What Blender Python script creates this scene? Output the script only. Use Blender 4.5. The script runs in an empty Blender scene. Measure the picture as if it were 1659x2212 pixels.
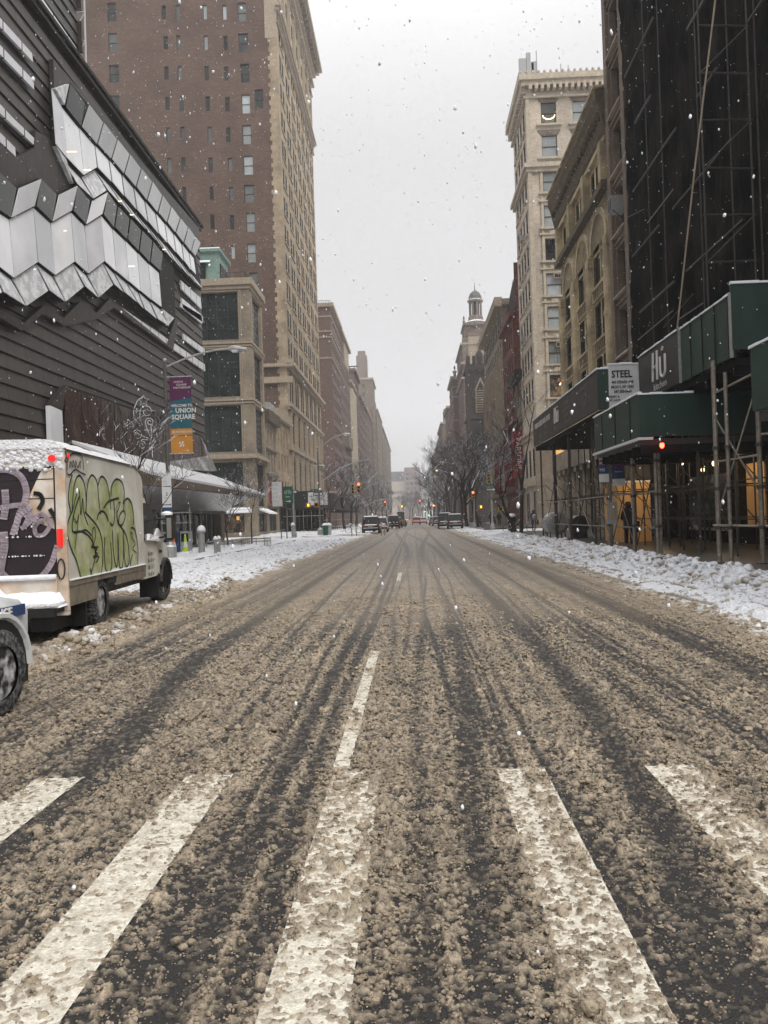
import bpy, math, random
import numpy as np
from mathutils import Vector, Matrix
random.seed(7); rnd = random.random
SC = bpy.context.scene; COL = SC.collection
R = math.radians
# ---------------------------------------------------------------- camera (measured from the photograph)
H = 1.57; F = 1741.; RO = .032
_x = 63.5*math.cos(RO) - 12*math.sin(RO); _y = -63.5*math.sin(RO) - 12*math.cos(RO)
YAW = math.atan(_x/F); PIT = -math.atan(_y/F)
_cy, _sy, _cp, _sp = math.cos(YAW), math.sin(YAW), math.cos(PIT), math.sin(PIT)
_Fw = (-_sy*_cp, _cy*_cp, _sp); _R0 = (_cy, _sy, 0); _U0 = (_sy*_sp, -_cy*_sp, _cp)
def ray(u, v):
    x = (u-829.5)/F; y = (1106-v)/F; c, s = math.cos(RO), math.sin(RO)
    a = c*x+s*y; b = -s*x+c*y
    return [_Fw[i]+a*_R0[i]+b*_U0[i] for i in range(3)]
def at(u, v, Y):            # survey helper: a sighting (u,v) at a known distance -> metres
    r = ray(u, v); t = Y/r[1]; return (r[0]*t, Y, H+r[2]*t)
def atx(u, v, X):           # the same, onto a facade plane x = X
    r = ray(u, v); t = X/r[0]; return (X, r[1]*t, H+r[2]*t)
cd = bpy.data.cameras.new('camera'); cam = bpy.data.objects.new('camera', cd); COL.objects.link(cam)
cd.sensor_fit = 'VERTICAL'; cd.sensor_height = 36; cd.lens = 36*F/2212; cd.clip_start = .1; cd.clip_end = 6000
cam.matrix_world = Matrix.Translation((0, 0, H)) @ Matrix.Rotation(YAW, 4, 'Z') @ Matrix.Rotation(R(90)+PIT, 4, 'X') @ Matrix.Rotation(-RO, 4, 'Z')
SC.camera = cam
SC.view_settings.view_transform = 'Standard'; SC.view_settings.look = 'None'; SC.view_settings.exposure = EXPO = 1.25
# ---------------------------------------------------------------- world + sun
w = bpy.data.worlds.new('World'); SC.world = w; w.use_nodes = True
nt = w.node_tree; nt.nodes.clear()
out = nt.nodes.new('ShaderNodeOutputWorld'); bg = nt.nodes.new('ShaderNodeBackground')
sky = nt.nodes.new('ShaderNodeTexSky'); sky.sky_type = 'NISHITA'; sky.sun_disc = False
sky.sun_elevation = R(32); sky.sun_rotation = R(150); sky.dust_density = 3
hs = nt.nodes.new('ShaderNodeHueSaturation'); hs.inputs['Saturation'].default_value = .06
mx = nt.nodes.new('ShaderNodeMix'); mx.data_type = 'RGBA'; mx.inputs[0].default_value = .93   # thick even cloud
mx.inputs[7].default_value = (5.95, 5.93, 6.0, 1)
nt.links.new(sky.outputs[0], hs.inputs['Color']); nt.links.new(hs.outputs[0], mx.inputs[6])
# overcast dome: brighter towards the zenith
tcw = nt.nodes.new('ShaderNodeTexCoord'); sxw = nt.nodes.new('ShaderNodeSeparateXYZ'); nt.links.new(tcw.outputs['Generated'], sxw.inputs[0])
mrw = nt.nodes.new('ShaderNodeMapRange'); mrw.interpolation_type = 'SMOOTHSTEP'; mrw.inputs[1].default_value = .38; mrw.inputs[2].default_value = .95; mrw.inputs[3].default_value = .575; mrw.inputs[4].default_value = 1.8
nt.links.new(sxw.outputs[2], mrw.inputs[0]); svw = nt.nodes.new('ShaderNodeVectorMath'); svw.operation = 'SCALE'
ncw = nt.nodes.new('ShaderNodeTexNoise'); ncw.inputs['Scale'].default_value = 1.6; ncw.inputs['Detail'].default_value = 3; nt.links.new(tcw.outputs['Generated'], ncw.inputs['Vector'])
mcw = nt.nodes.new('ShaderNodeMapRange'); mcw.inputs[1].default_value = .3; mcw.inputs[2].default_value = .7; mcw.inputs[3].default_value = .9; mcw.inputs[4].default_value = 1.07; nt.links.new(ncw.outputs[0], mcw.inputs[0])
mmw = nt.nodes.new('ShaderNodeMath'); mmw.operation = 'MULTIPLY'; nt.links.new(mrw.outputs[0], mmw.inputs[0]); nt.links.new(mcw.outputs[0], mmw.inputs[1])
nt.links.new(mx.outputs[2], svw.inputs[0]); nt.links.new(mmw.outputs[0], svw.inputs['Scale']); nt.links.new(svw.outputs[0], bg.inputs[0]); bg.inputs[1].default_value = .09
nt.links.new(bg.outputs[0], out.inputs[0])
sd = bpy.data.lights.new('sun', 'SUN'); sd.energy = .8; sd.angle = R(25); sd.color = (1, .95, .88)
sun = bpy.data.objects.new('sun', sd); COL.objects.link(sun); sun.rotation_euler = (R(90-32-14), 0, R(180-150+12))
# ---------------------------------------------------------------- materials
def N(t, kind, **kw):
    n = t.nodes.new(kind)
    for k, v in kw.items(): setattr(n, k, v)
    return n
_mats = {}
def mat(name, col, rough=.8, var=.18, sc=1.5, metal=0, bump=.0, bsc=30, snow=0, stretch=(1,1,1), emit=None, es=1, spec=.4, joints=None, col2=None, c2s=.6, snow_lo=.55, alpha=None, brick=None):
    if name in _mats: return _mats[name]
    m = bpy.data.materials.new(name); m.use_nodes = True; t = m.node_tree; p = t.nodes['Principled BSDF']; L = t.links.new
    tc = N(t, 'ShaderNodeNewGeometry'); mp = N(t, 'ShaderNodeMapping'); mp.inputs['Scale'].default_value = stretch
    L(tc.outputs['Position'], mp.inputs[0])
    nz = N(t, 'ShaderNodeTexNoise'); nz.inputs['Scale'].default_value = sc; nz.inputs['Detail'].default_value = 6; nz.inputs['Roughness'].default_value = .65
    L(mp.outputs[0], nz.inputs['Vector'])
    rp = N(t, 'ShaderNodeMapRange'); rp.inputs[1].default_value = .3; rp.inputs[2].default_value = .7
    rp.inputs[3].default_value = 1-var; rp.inputs[4].default_value = 1+var; L(nz.outputs[0], rp.inputs[0])
    base = N(t, 'ShaderNodeMix', data_type='RGBA'); base.inputs[6].default_value = (*col, 1)
    base.inputs[7].default_value = (*(col2 or col), 1)
    n2 = N(t, 'ShaderNodeTexNoise'); n2.inputs['Scale'].default_value = c2s; n2.inputs['Detail'].default_value = 5; L(tc.outputs['Position'], n2.inputs['Vector'])
    r2 = N(t, 'ShaderNodeMapRange'); r2.inputs[1].default_value = .42; r2.inputs[2].default_value = .6; L(n2.outputs[0], r2.inputs[0])
    L(r2.outputs[0], base.inputs[0])
    mul = N(t, 'ShaderNodeVectorMath', operation='SCALE'); L(base.outputs[2], mul.inputs[0]); L(rp.outputs[0], mul.inputs['Scale'])
    c = mul.outputs[0]
    if joints:
        ax, per, wd, dk = joints
        sx = N(t, 'ShaderNodeSeparateXYZ'); L(tc.outputs['Position'], sx.inputs[0])
        a = N(t, 'ShaderNodeMath', operation='PINGPONG'); a.inputs[1].default_value = per/2; L(sx.outputs[ax], a.inputs[0])
        b = N(t, 'ShaderNodeMath', operation='LESS_THAN'); b.inputs[1].default_value = wd; L(a.outputs[0], b.inputs[0])
        d = N(t, 'ShaderNodeMath', operation='MULTIPLY_ADD'); d.inputs[1].default_value = dk-1; d.inputs[2].default_value = 1; L(b.outputs[0], d.inputs[0])
        k = N(t, 'ShaderNodeVectorMath', operation='SCALE'); L(c, k.inputs[0]); L(d.outputs[0], k.inputs['Scale']); c = k.outputs[0]
    if brick:
        cx = N(t, 'ShaderNodeSeparateXYZ'); L(tc.outputs['Position'], cx.inputs[0])
        ad = N(t, 'ShaderNodeMath', operation='ADD'); L(cx.outputs[0], ad.inputs[0]); L(cx.outputs[1], ad.inputs[1])
        cb = N(t, 'ShaderNodeCombineXYZ'); L(ad.outputs[0], cb.inputs[0]); L(cx.outputs[2], cb.inputs[1])
        br = N(t, 'ShaderNodeTexBrick'); br.inputs['Scale'].default_value = brick[0]; br.inputs['Mortar Size'].default_value = .02
        br.inputs['Color1'].default_value = (1-brick[1],)*3+(1,); br.inputs['Color2'].default_value = (1+brick[1],)*3+(1,); br.inputs['Mortar'].default_value = (1.1, 1.1, 1.1, 1)
        L(cb.outputs[0], br.inputs['Vector'])
        k = N(t, 'ShaderNodeVectorMath', operation='MULTIPLY'); L(c, k.inputs[0]); L(br.outputs[0], k.inputs[1]); c = k.outputs[0]
    if snow:
        sn = N(t, 'ShaderNodeSeparateXYZ'); L(tc.outputs['Normal'], sn.inputs[0])
        n3 = N(t, 'ShaderNodeTexNoise'); n3.inputs['Scale'].default_value = 9; n3.inputs['Detail'].default_value = 4; L(tc.outputs['Position'], n3.inputs['Vector'])
        ad = N(t, 'ShaderNodeMath', operation='MULTIPLY_ADD'); ad.inputs[1].default_value = .5; L(n3.outputs[0], ad.inputs[0]); L(sn.outputs[2], ad.inputs[2])
        r3 = N(t, 'ShaderNodeMapRange'); r3.inputs[1].default_value = snow_lo+.2; r3.inputs[2].default_value = snow_lo+.35; r3.inputs[4].default_value = snow; L(ad.outputs[0], r3.inputs[0])
        k = N(t, 'ShaderNodeMix', data_type='RGBA'); L(r3.outputs[0], k.inputs[0]); L(c, k.inputs[6]); k.inputs[7].default_value = (.74, .76, .8, 1); c = k.outputs[2]
    L(c, p.inputs['Base Color'])
    p.inputs['Roughness'].default_value = rough; p.inputs['Metallic'].default_value = metal; p.inputs['Specular IOR Level'].default_value = spec
    if bump:
        nb = N(t, 'ShaderNodeTexNoise'); nb.inputs['Scale'].default_value = bsc; nb.inputs['Detail'].default_value = 5; L(mp.outputs[0], nb.inputs['Vector'])
        bp = N(t, 'ShaderNodeBump'); bp.inputs['Strength'].default_value = bump; bp.inputs['Distance'].default_value = .05; L(nb.outputs[0], bp.inputs['Height']); L(bp.outputs[0], p.inputs['Normal'])
    if emit: p.inputs['Emission Color'].default_value = (*emit, 1); p.inputs['Emission Strength'].default_value = es
    _mats[name] = m; return m
def glassmat(name, a, b, rough=.08, metal=.0, spec=.8, wav=.02):
    """window glass: base colour carries room tone and, on pale kinds, reflected sky, each pane a little different"""
    if name in _mats: return _mats[name]
    m = bpy.data.materials.new(name); m.use_nodes = True; t = m.node_tree; p = t.nodes['Principled BSDF']; L = t.links.new
    oi = N(t, 'ShaderNodeObjectInfo'); g = N(t, 'ShaderNodeNewGeometry')
    nz = N(t, 'ShaderNodeTexNoise'); nz.inputs['Scale'].default_value = .55; L(g.outputs['Position'], nz.inputs['Vector'])
    ad = N(t, 'ShaderNodeMath', operation='ADD'); L(oi.outputs['Random'], ad.inputs[0]); L(nz.outputs[0], ad.inputs[1])
    r = N(t, 'ShaderNodeMapRange'); r.inputs[1].default_value = .5; r.inputs[2].default_value = 1.4; L(ad.outputs[0], r.inputs[0])
    k = N(t, 'ShaderNodeMix', data_type='RGBA'); L(r.outputs[0], k.inputs[0]); k.inputs[6].default_value = (*a, 1); k.inputs[7].default_value = (*b, 1)
    L(k.outputs[2], p.inputs['Base Color']); p.inputs['Roughness'].default_value = rough; p.inputs['Metallic'].default_value = metal; p.inputs['Specular IOR Level'].default_value = spec
    n2 = N(t, 'ShaderNodeTexNoise'); n2.inputs['Scale'].default_value = 1.2; L(g.outputs['Position'], n2.inputs['Vector'])
    bp = N(t, 'ShaderNodeBump'); bp.inputs['Strength'].default_value = wav*5; bp.inputs['Distance'].default_value = .1; L(n2.outputs[0], bp.inputs['Height']); L(bp.outputs[0], p.inputs['Normal'])
    _mats[name] = m; return m
SNOWC = (.78, .8, .84)
M = dict(
 asphalt=mat('asphalt', (.024,.0225,.022), .5, .75, 95, bump=.5, bsc=140),
 paint=mat('road_paint', (.66,.62,.53), .6, .3, 60, bump=.4, bsc=120, col2=(.5,.46,.38), c2s=14),
 concrete=mat('wet_concrete', (.09,.085,.08), .4, .3, 4, bump=.2, bsc=20, joints=(1, 1.5, .012, .5)),
 kerb=mat('kerb_granite', (.2,.19,.18), .7, .2, 12, snow=.9),
 snow=mat('snow', SNOWC, .75, .06, 6, bump=.35, bsc=25),
 snowd=mat('snow_lumpy', (.7,.7,.72), .8, .1, 14, bump=.9, bsc=28),
 bronze=mat('bronze_shingle', (.06,.05,.043), .5, .25, 1.2, metal=.15, joints=(1, 1.62, .022, .25), bump=.06, bsc=3, spec=.5),
 bronzef=mat('bronze_panel', (.038,.031,.027), .45, .3, 1.5, metal=.15, joints=(1, 1.62, .022, .25)),
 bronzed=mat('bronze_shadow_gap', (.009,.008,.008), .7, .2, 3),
 brick=mat('brown_brick', (.104,.066,.048), .9, .34, 2.2, stretch=(.6,.6,4), brick=(2.2,.22), col2=(.082,.05,.036), c2s=.25),
 brickred=mat('red_brick', (.12,.04,.03), .9, .25, 2, stretch=(.6,.6,4), brick=(2.2,.2)),
 brickdull=mat('dull_red_brick', (.125,.08,.065), .9, .25, 1.5, stretch=(.6,.6,4), brick=(1.8,.15)),
 brickbr=mat('dark_brown_brick', (.12,.085,.07), .9, .22, 1.5, stretch=(.6,.6,4)),
 stone=mat('limestone_warm', (.33,.26,.175), .85, .24, 1.1, stretch=(1,1,1.5), col2=(.23,.18,.12), c2s=.35, snow=.9, bump=.25, bsc=14),
 stoneb=mat('limestone_grey', (.27,.22,.16), .85, .22, 1.6, stretch=(1,1,1.5), snow=.9, col2=(.18,.15,.115), c2s=.3, bump=.15, bsc=14),
 stonet=mat('limestone_trim', (.31,.255,.19), .85, .2, 3, snow=.9, bump=.2, bsc=14),
 ochre=mat('ochre_stone', (.40,.32,.195), .85, .26, 1.6, snow=.9, col2=(.25,.2,.125), c2s=.5, bump=.35, bsc=11),
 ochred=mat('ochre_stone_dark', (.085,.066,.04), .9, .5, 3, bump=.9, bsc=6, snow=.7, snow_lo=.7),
 cream=mat('cream_glazed_brick', (.5,.43,.345), .7, .2, 3, stretch=(.5,.5,5), brick=(2.6,.16), col2=(.36,.31,.25), c2s=.35, snow=.9),
 creamt=mat('cream_terracotta', (.42,.36,.28), .75, .24, 2.5, snow=.9, bump=.3, bsc=10),
 grime_shade=mat('grimy_shaded_stone', (.15,.12,.095), .9, .4, 2, snow=.9, bump=.3, bsc=9),
 brownst=mat('brown_stone', (.14,.105,.078), .9, .25, 1.5, snow=.8, bump=.15, bsc=12),
 net=mat('black_netting', (.017,.0145,.0125), .95, 1.0, 5, stretch=(1,4,.25), spec=.05, bump=1, bsc=1.8, col2=(.003,.003,.003), c2s=.5),
 pipe=mat('scaffold_pipe', (.23,.2,.165), .5, .4, 9, metal=.4, snow=.8, snow_lo=.6),
 piped=mat('dark_pipe', (.05,.044,.038), .6, .4, 6, snow=.5, snow_lo=.7),
 green=mat('green_plywood', (.011,.036,.025), .5, .35, 1.4, stretch=(1,1,.4), snow=1, snow_lo=.5, bump=.1, bsc=6, spec=.45),
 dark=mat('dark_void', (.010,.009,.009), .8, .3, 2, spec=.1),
 black=mat('matte_black', (.012,.012,.013), .5, .3, 5),
 vinyl=mat('charcoal_vinyl', (.03,.028,.026), .45, .15, 3, snow=1, snow_lo=.5),
 white=mat('white_sheet', (.6,.6,.6), .6, .06, 6),
 letter=mat('white_lettering', (.62,.6,.57), .6, .05),
 letterd=mat('grey_lettering', (.2,.19,.18), .6, .25, 8),
 ink=mat('black_ink', (.012,.012,.014), .6, .05),
 ply=mat('new_plywood', (.75,.47,.2), .7, .14, 3, stretch=(3,3,.4)),
 frame=mat('window_frame', (.02,.022,.022), .4, .2, 5),
 framew=mat('light_window_frame', (.11,.1,.085), .6, .2, 5),
 copper=mat('copper_patina', (.15,.23,.195), .6, .25, 3, snow=.95),
 steel=mat('galvanised_steel', (.3,.3,.29), .5, .2, 8, metal=.3, snow=.9),
 poled=mat('dark_pole', (.09,.085,.078), .55, .25, 8, snow=.9, snow_lo=.35),
 bark=mat('wet_bark', (.04,.031,.026), .9, .3, 12, snow=.95, snow_lo=.5),
 rubber=mat('tyre_rubber', (.018,.018,.018), .8, .3, 30, bump=.4, bsc=60),
 rubbers=mat('tyre_snowy', (.02,.02,.02), .8, .3, 30, bump=.5, bsc=60, col2=(.14,.14,.14), c2s=24),
 rim=mat('dirty_rim', (.035,.033,.03), .5, .4, 12, metal=.2, col2=(.5,.5,.52), c2s=9),
 truckw=mat('cream_truck_paint', (.62,.61,.56), .4, .1, 2, snow=1, snow_lo=.55, col2=(.5,.48,.42), c2s=1.2, bump=.05, bsc=4),
 truckr=mat('truck_rear_rust', (.58,.53,.47), .5, .25, 2.5, col2=(.45,.33,.23), c2s=2.2, snow=1, snow_lo=.5),
 salt=mat('road_grime', (.17,.145,.11), .8, .4, 4),
 red=mat('red_lens', (.5,.01,.01), .25, .1, 5, emit=(1,.03,.02), es=.25),
 redhot=mat('red_signal', (.6,.02,.01), .3, .1, 5, emit=(1,.06,.03), es=5),
 amber=mat('orange_hand_signal', (.6,.2,.02), .3, .1, 5, emit=(1,.3,.03), es=3.5),
 warm=mat('warm_lamp', (.9,.7,.4), .4, .05, 5, emit=(1,.6,.25), es=2),
 warmroom=mat('lit_room', (.4,.25,.1), .5, .5, .9, emit=(1,.52,.16), es=.3),
 grn=mat('green_signal', (.02,.4,.2), .3, .1, 5, emit=(.1,1,.5), es=6),
 yellow=mat('signal_yellow', (.42,.24,.03), .5, .2, 5, snow=.9),
 signg=mat('sign_green', (.008,.085,.045), .4, .1, 5),
 banred=mat('banner_crimson', (.2,.012,.016), .6, .2, 3),
 banpur=mat('banner_purple', (.08,.012,.06), .6, .15, 3), banteal=mat('banner_teal', (.015,.09,.12), .6, .15, 3), banor=mat('banner_orange', (.48,.21,.03), .6, .12, 3),
 skin=mat('skin', (.35,.2,.14), .6, .05), coat=mat('black_coat', (.012,.012,.014), .85, .3, 6), coatb=mat('brown_coat', (.045,.033,.026), .85, .3, 6), jeans=mat('dark_trousers', (.025,.027,.035), .85, .2, 6),
 lime=mat('graffiti_green', (.3,.33,.14), .55, .25, 4.5, col2=(.44,.45,.3), c2s=2), navy=mat('graffiti_navy', (.008,.022,.03), .5, .15, 4), plum=mat('graffiti_plum', (.016,.008,.012), .55, .45, 2.2), lilac=mat('graffiti_lilac', (.36,.3,.34), .55, .3, 6),
 police=mat('police_white', (.56,.58,.58), .25, .08, 2, spec=.7, snow=.8, snow_lo=.75), blue=mat('police_blue', (.02,.05,.14), .4, .1, 4),
 cargrey=mat('dark_car_paint', (.03,.028,.026), .3, .2, 4, snow=1, snow_lo=.45), carw=mat('light_car_paint', (.38,.38,.38), .35, .15, 4, snow=1, snow_lo=.45), carr=mat('orange_car_paint', (.4,.07,.03), .35, .15, 4, snow=.6),
 conor=mat('cone_orange', (.6,.1,.02), .5, .1), conlime=mat('cone_lime', (.4,.6,.03), .5, .1),
 sheetm=mat('silver_panel', (.34,.33,.31), .28, .3, 1.4, metal=.6, joints=(1, 1.62, .03, .25), bump=.12, bsc=1.6),
 mural=mat('shop_clutter', (.2,.12,.06), .6, .9, 3.5, col2=(.02,.02,.02), c2s=1.6),
)
M['glass'] = glassmat('window_glass', (.005,.006,.006), (.028,.03,.028), .2, .0, .35)
M['glassl'] = glassmat('window_glass_blinds_sky', (.2,.22,.21), (.42,.45,.46))  # pale colour: blinds, plus sky reflection painted on the cream building's panes
M['glassm'] = glassmat('window_glass_mixed', (.008,.009,.009), (.13,.14,.135), .2, .0, .4)
M['glassx'] = [M['glassm'], M['glassm'], M['glassl'], M['glass']]; M['glassy'] = [M['glassl'], M['glassl'], M['glassl'], M['glassm']]
M['glassg'] = glassmat('green_dark_glass', (.008,.012,.011), (.04,.055,.05), wav=.03)
M['gw'] = glassmat('sky_white_glass', (.5,.51,.54), (.88,.89,.92), .16, .0, .7)  # reflected white sky painted as the base colour
M['gr'] = mat('ribbon_glass', (.66,.67,.7), .2, .12, 1.5, joints=(1, 1.62, .05, .15), spec=.6)  # pale base colour stands in for the sky mirrored in these strips
M['gg'] = glassmat('grey_reflecting_glass', (.34,.35,.36), (.56,.57,.58), .15, .0, .8)  # grey reflection put into the base colour
M['gs'] = mat('snow_dusted_glass', (.48,.485,.5), .45, .3, 22, metal=.0, col2=(.7,.71,.73), c2s=3)
M['gd'] = glassmat('dark_reflecting_glass', (.008,.009,.007), (.035,.036,.028), .12, .0, .25)  # dark facets: mirrored street put into the base colour
M['gb'] = glassmat('brown_glass', (.035,.018,.013), (.085,.05,.038), .15, .2, 1, wav=.08)
# ---------------------------------------------------------------- mesh builder
class MB:
    def __init__(s): s.v = []; s.f = []; s.m = []; s.mats = []; s.T = None
    def mi(s, m):
        if m not in s.mats: s.mats.append(m)
        return s.mats.index(m)
    def add(s, vs, fs, m):
        o = len(s.v); k = s.mi(m)
        if s.T is not None: vs = [tuple(s.T @ Vector(q)) for q in vs]
        s.v += [tuple(q) for q in vs]; s.f += [tuple(i+o for i in f) for f in fs]; s.m += [k]*len(fs); return s
    def box(s, x0, x1, y0, y1, z0, z1, m):
        if x0 > x1: x0, x1 = x1, x0
        if y0 > y1: y0, y1 = y1, y0
        if z0 > z1: z0, z1 = z1, z0
        vs = [(x, y, z) for z in (z0, z1) for y in (y0, y1) for x in (x0, x1)]
        return s.add(vs, [(0,2,3,1),(4,5,7,6),(0,1,5,4),(2,6,7,3),(0,4,6,2),(1,3,7,5)], m)
    def quad(s, a, b, c, d, m): return s.add([a, b, c, d], [(0,1,2,3)], m)
    def prism(s, pts, off, m):        # flat polygon pts pushed by vector off into a solid
        n = len(pts); q = [tuple(p[i]+off[i] for i in range(3)) for p in pts]
        return s.add(list(pts)+q, [tuple(range(n)), tuple(range(2*n-1, n-1, -1))]+[(i, i+n, (i+1)%n+n, (i+1)%n) for i in range(n)], m)
    def tube(s, pts, rs, m, n=8, cap=True):
        if not isinstance(rs, (list, tuple)): rs = [rs]*len(pts)
        P = [Vector(p) for p in pts]; vs = []; fs = []; ref = None
        for i, p in enumerate(P):
            d = (P[min(i+1, len(P)-1)]-P[max(i-1, 0)])
            if d.length < 1e-9: d = Vector((0,0,1))
            d.normalize()
            if ref is None: ref = Vector((0,0,1)) if abs(d.z) < .9 else Vector((1,0,0))
            a = d.cross(ref); a = a.normalized() if a.length > 1e-5 else Vector((1,0,0)); b = d.cross(a).normalized(); ref = a.cross(d) 
            if ref.length < 1e-5: ref = Vector((0,1,0))
            for k in range(n):
                t = 2*math.pi*k/n; vs.append(tuple(p+(a*math.cos(t)+b*math.sin(t))*rs[i]))
        for i in range(len(P)-1):
            for k in range(n): fs.append((i*n+k, i*n+(k+1)%n, (i+1)*n+(k+1)%n, (i+1)*n+k))
        if cap: fs.append(tuple(range(n))[::-1]); fs.append(tuple(range((len(P)-1)*n, len(P)*n)))
        return s.add(vs, fs, m)
    def cyl(s, c, r, h, m, n=16, axis='z', r2=None):
        e = {'z': (0,0,h), 'x': (h,0,0), 'y': (0,h,0)}[axis]
        return s.tube([c, tuple(c[i]+e[i] for i in range(3))], [r, r if r2 is None else r2], m, n)
    def lathe(s, c, prof, m, n=16):   # prof: (r,z)
        vs = [(c[0]+r*math.cos(2*math.pi*k/n), c[1]+r*math.sin(2*math.pi*k/n), c[2]+z) for r, z in prof for k in range(n)]
        fs = [(i*n+k, i*n+(k+1)%n, (i+1)*n+(k+1)%n, (i+1)*n+k) for i in range(len(prof)-1) for k in range(n)]
        return s.add(vs, fs+[tuple(range(n))[::-1], tuple(range((len(prof)-1)*n, len(prof)*n))], m)
    def ball(s, c, r, m, n=10, sq=(1,1,1)):
        prof = [(math.sin(math.pi*i/n)*1., -math.cos(math.pi*i/n)) for i in range(n+1)]
        k = n*2; vs = [(c[0]+r*sq[0]*max(a,.001)*math.cos(2*math.pi*j/k), c[1]+r*sq[1]*max(a,.001)*math.sin(2*math.pi*j/k), c[2]+r*sq[2]*b) for a, b in prof for j in range(k)]
        return s.add(vs, [(i*k+j, i*k+(j+1)%k, (i+1)*k+(j+1)%k, (i+1)*k+j) for i in range(n) for j in range(k)], m)
    def mesh(s, name, smooth=False):
        me = bpy.data.meshes.new(name); me.from_pydata(s.v, [], s.f)
        for m in s.mats: me.materials.append(m)
        me.polygons.foreach_set('material_index', s.m)
        if smooth: me.polygons.foreach_set('use_smooth', [True]*len(s.f))
        me.update(); return me
    def build(s, name, parent=None, smooth=False, loc=None):
        o = bpy.data.objects.new(name, s.mesh(name, smooth)); COL.objects.link(o)
        if parent is not None:
            o.parent = parent; 
            if loc is None: o.location = -Vector(parent['_o']) if '_o' in parent else (0,0,0)
        if loc is not None: o.location = loc
        return o
def tag(o, label=None, cat=None, group=None, kind=None):
    if label: o['label'] = label
    if cat: o['category'] = cat
    if group: o['group'] = group
    if kind: o['kind'] = kind
    return o
def thing(name, label, cat, loc=(0,0,0), rz=0, group=None):
    o = bpy.data.objects.new(name, None); COL.objects.link(o); o.location = loc; o.rotation_euler = (0,0,rz); o.empty_display_size = .3
    return tag(o, label, cat, group)
def world_thing(name, label, cat, base, group=None):   # parts are written in world metres; the Empty sits at the base
    o = thing(name, label, cat, base, 0, group); o['_o'] = tuple(base); return o
def copy_tree(o, parent=None):
    c = o.copy(); COL.objects.link(c)
    if parent is not None: c.parent = parent
    for ch in o.children: copy_tree(ch, c)
    return c
def text(s, parent, m, size, mw, name='lettering', align='CENTER', bold=.0, sx=1, ext=.004):
    c = bpy.data.curves.new(name, 'FONT'); c.body = s; c.size = size; c.align_x = align; c.extrude = ext; c.offset = bold
    c.materials.append(m); c.resolution_u = 2
    tmp = bpy.data.objects.new('tmp', c); COL.objects.link(tmp); me = bpy.data.meshes.new_from_object(tmp.evaluated_get(bpy.context.evaluated_depsgraph_get())); bpy.data.objects.remove(tmp)
    o = bpy.data.objects.new(name, me); COL.objects.link(o); o.parent = parent
    mm = mw @ Matrix.Diagonal((sx, 1, 1, 1))
    if parent is not None and '_o' in parent: mm = Matrix.Translation(-Vector(parent['_o'])) @ mm
    o.matrix_local = mm if parent is not None else mm
    return o
def ticks(par, m, size, n, mw, seed=1, name='lettering'):
    """a line of print too small to read from the street: uneven upright strokes"""
    g = random.Random(seed); b = MB(); x = -n*size*.3
    for i in range(n):
        wd = size*g.choice((.1,.12,.1,.3)); h = size*g.choice((.5,.5,.7,.52)); 
        if g.random() < .83: b.box(x, x+wd, (0 if wd < .2*size else h*.4), (h if wd < .2*size else h*.62), 0, .004, m)
        x += size*.3+ (size*.25 if g.random() < .14 else 0)
    if par is not None and '_o' in par: mw = Matrix.Translation(-Vector(par['_o'])) @ mw
    o = b.build(name); o.parent = par; o.matrix_local = mw; return o
def face(loc, d, roll=0):      # matrix for lettering that faces direction d ('-y','-x','+x')
    rz = {'-y': 0, '-x': -90, '+x': 90, '+y': 180}[d]
    return Matrix.Translation(loc) @ Matrix.Rotation(R(rz), 4, 'Z') @ Matrix.Rotation(R(90), 4, 'X') @ Matrix.Rotation(R(roll), 4, 'Z')
# ---------------------------------------------------------------- buildings
_wm = {}
def winmesh(w, h, style, fr, gl):
    k = (round(w, 2), round(h, 2), style, fr.name, gl.name)
    if k in _wm: return _wm[k]
    b = MB(); t = .06 if w < 2.2 else .09
    b.box(-w/2, -w/2+t, 0, .1, 0, h, fr); b.box(w/2-t, w/2, 0, .1, 0, h, fr); b.box(-w/2+t, w/2-t, 0, .1, 0, t, fr); b.box(-w/2+t, w/2-t, 0, .1, h-t, h, fr)
    if style == 'sash':
        b.box(-w/2+t, w/2-t, .0, .09, h/2-.03, h/2+.03, fr); b.quad((-w/2+t,.06,h/2), (w/2-t,.06,h/2), (w/2-t,.06,h-t), (-w/2+t,.06,h-t), gl); b.quad((-w/2+t,.08,t), (w/2-t,.08,t), (w/2-t,.08,h/2), (-w/2+t,.08,h/2), gl)
    elif style.startswith('grid'):
        nx, nz = map(int, style[4:].split('x'))
        for i in range(1, nx): x = -w/2+w*i/nx; tt = .025 if i % 2 else .06; b.box(x-tt, x+tt, .01, .09, t, h-t, fr)
        for i in range(1, nz): z = h*i/nz; b.box(-w/2+t, w/2-t, .02, .08, z-.03, z+.03, fr)
        b.quad((-w/2+t,.06,t), (w/2-t,.06,t), (w/2-t,.06,h-t), (-w/2+t,.06,h-t), gl)
    else: b.quad((-w/2+t,.06,t), (w/2-t,.06,t), (w/2-t,.06,h-t), (-w/2+t,.06,h-t), gl)
    me = b.mesh('window'); _wm[k] = (me, b); return _wm[k]
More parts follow.
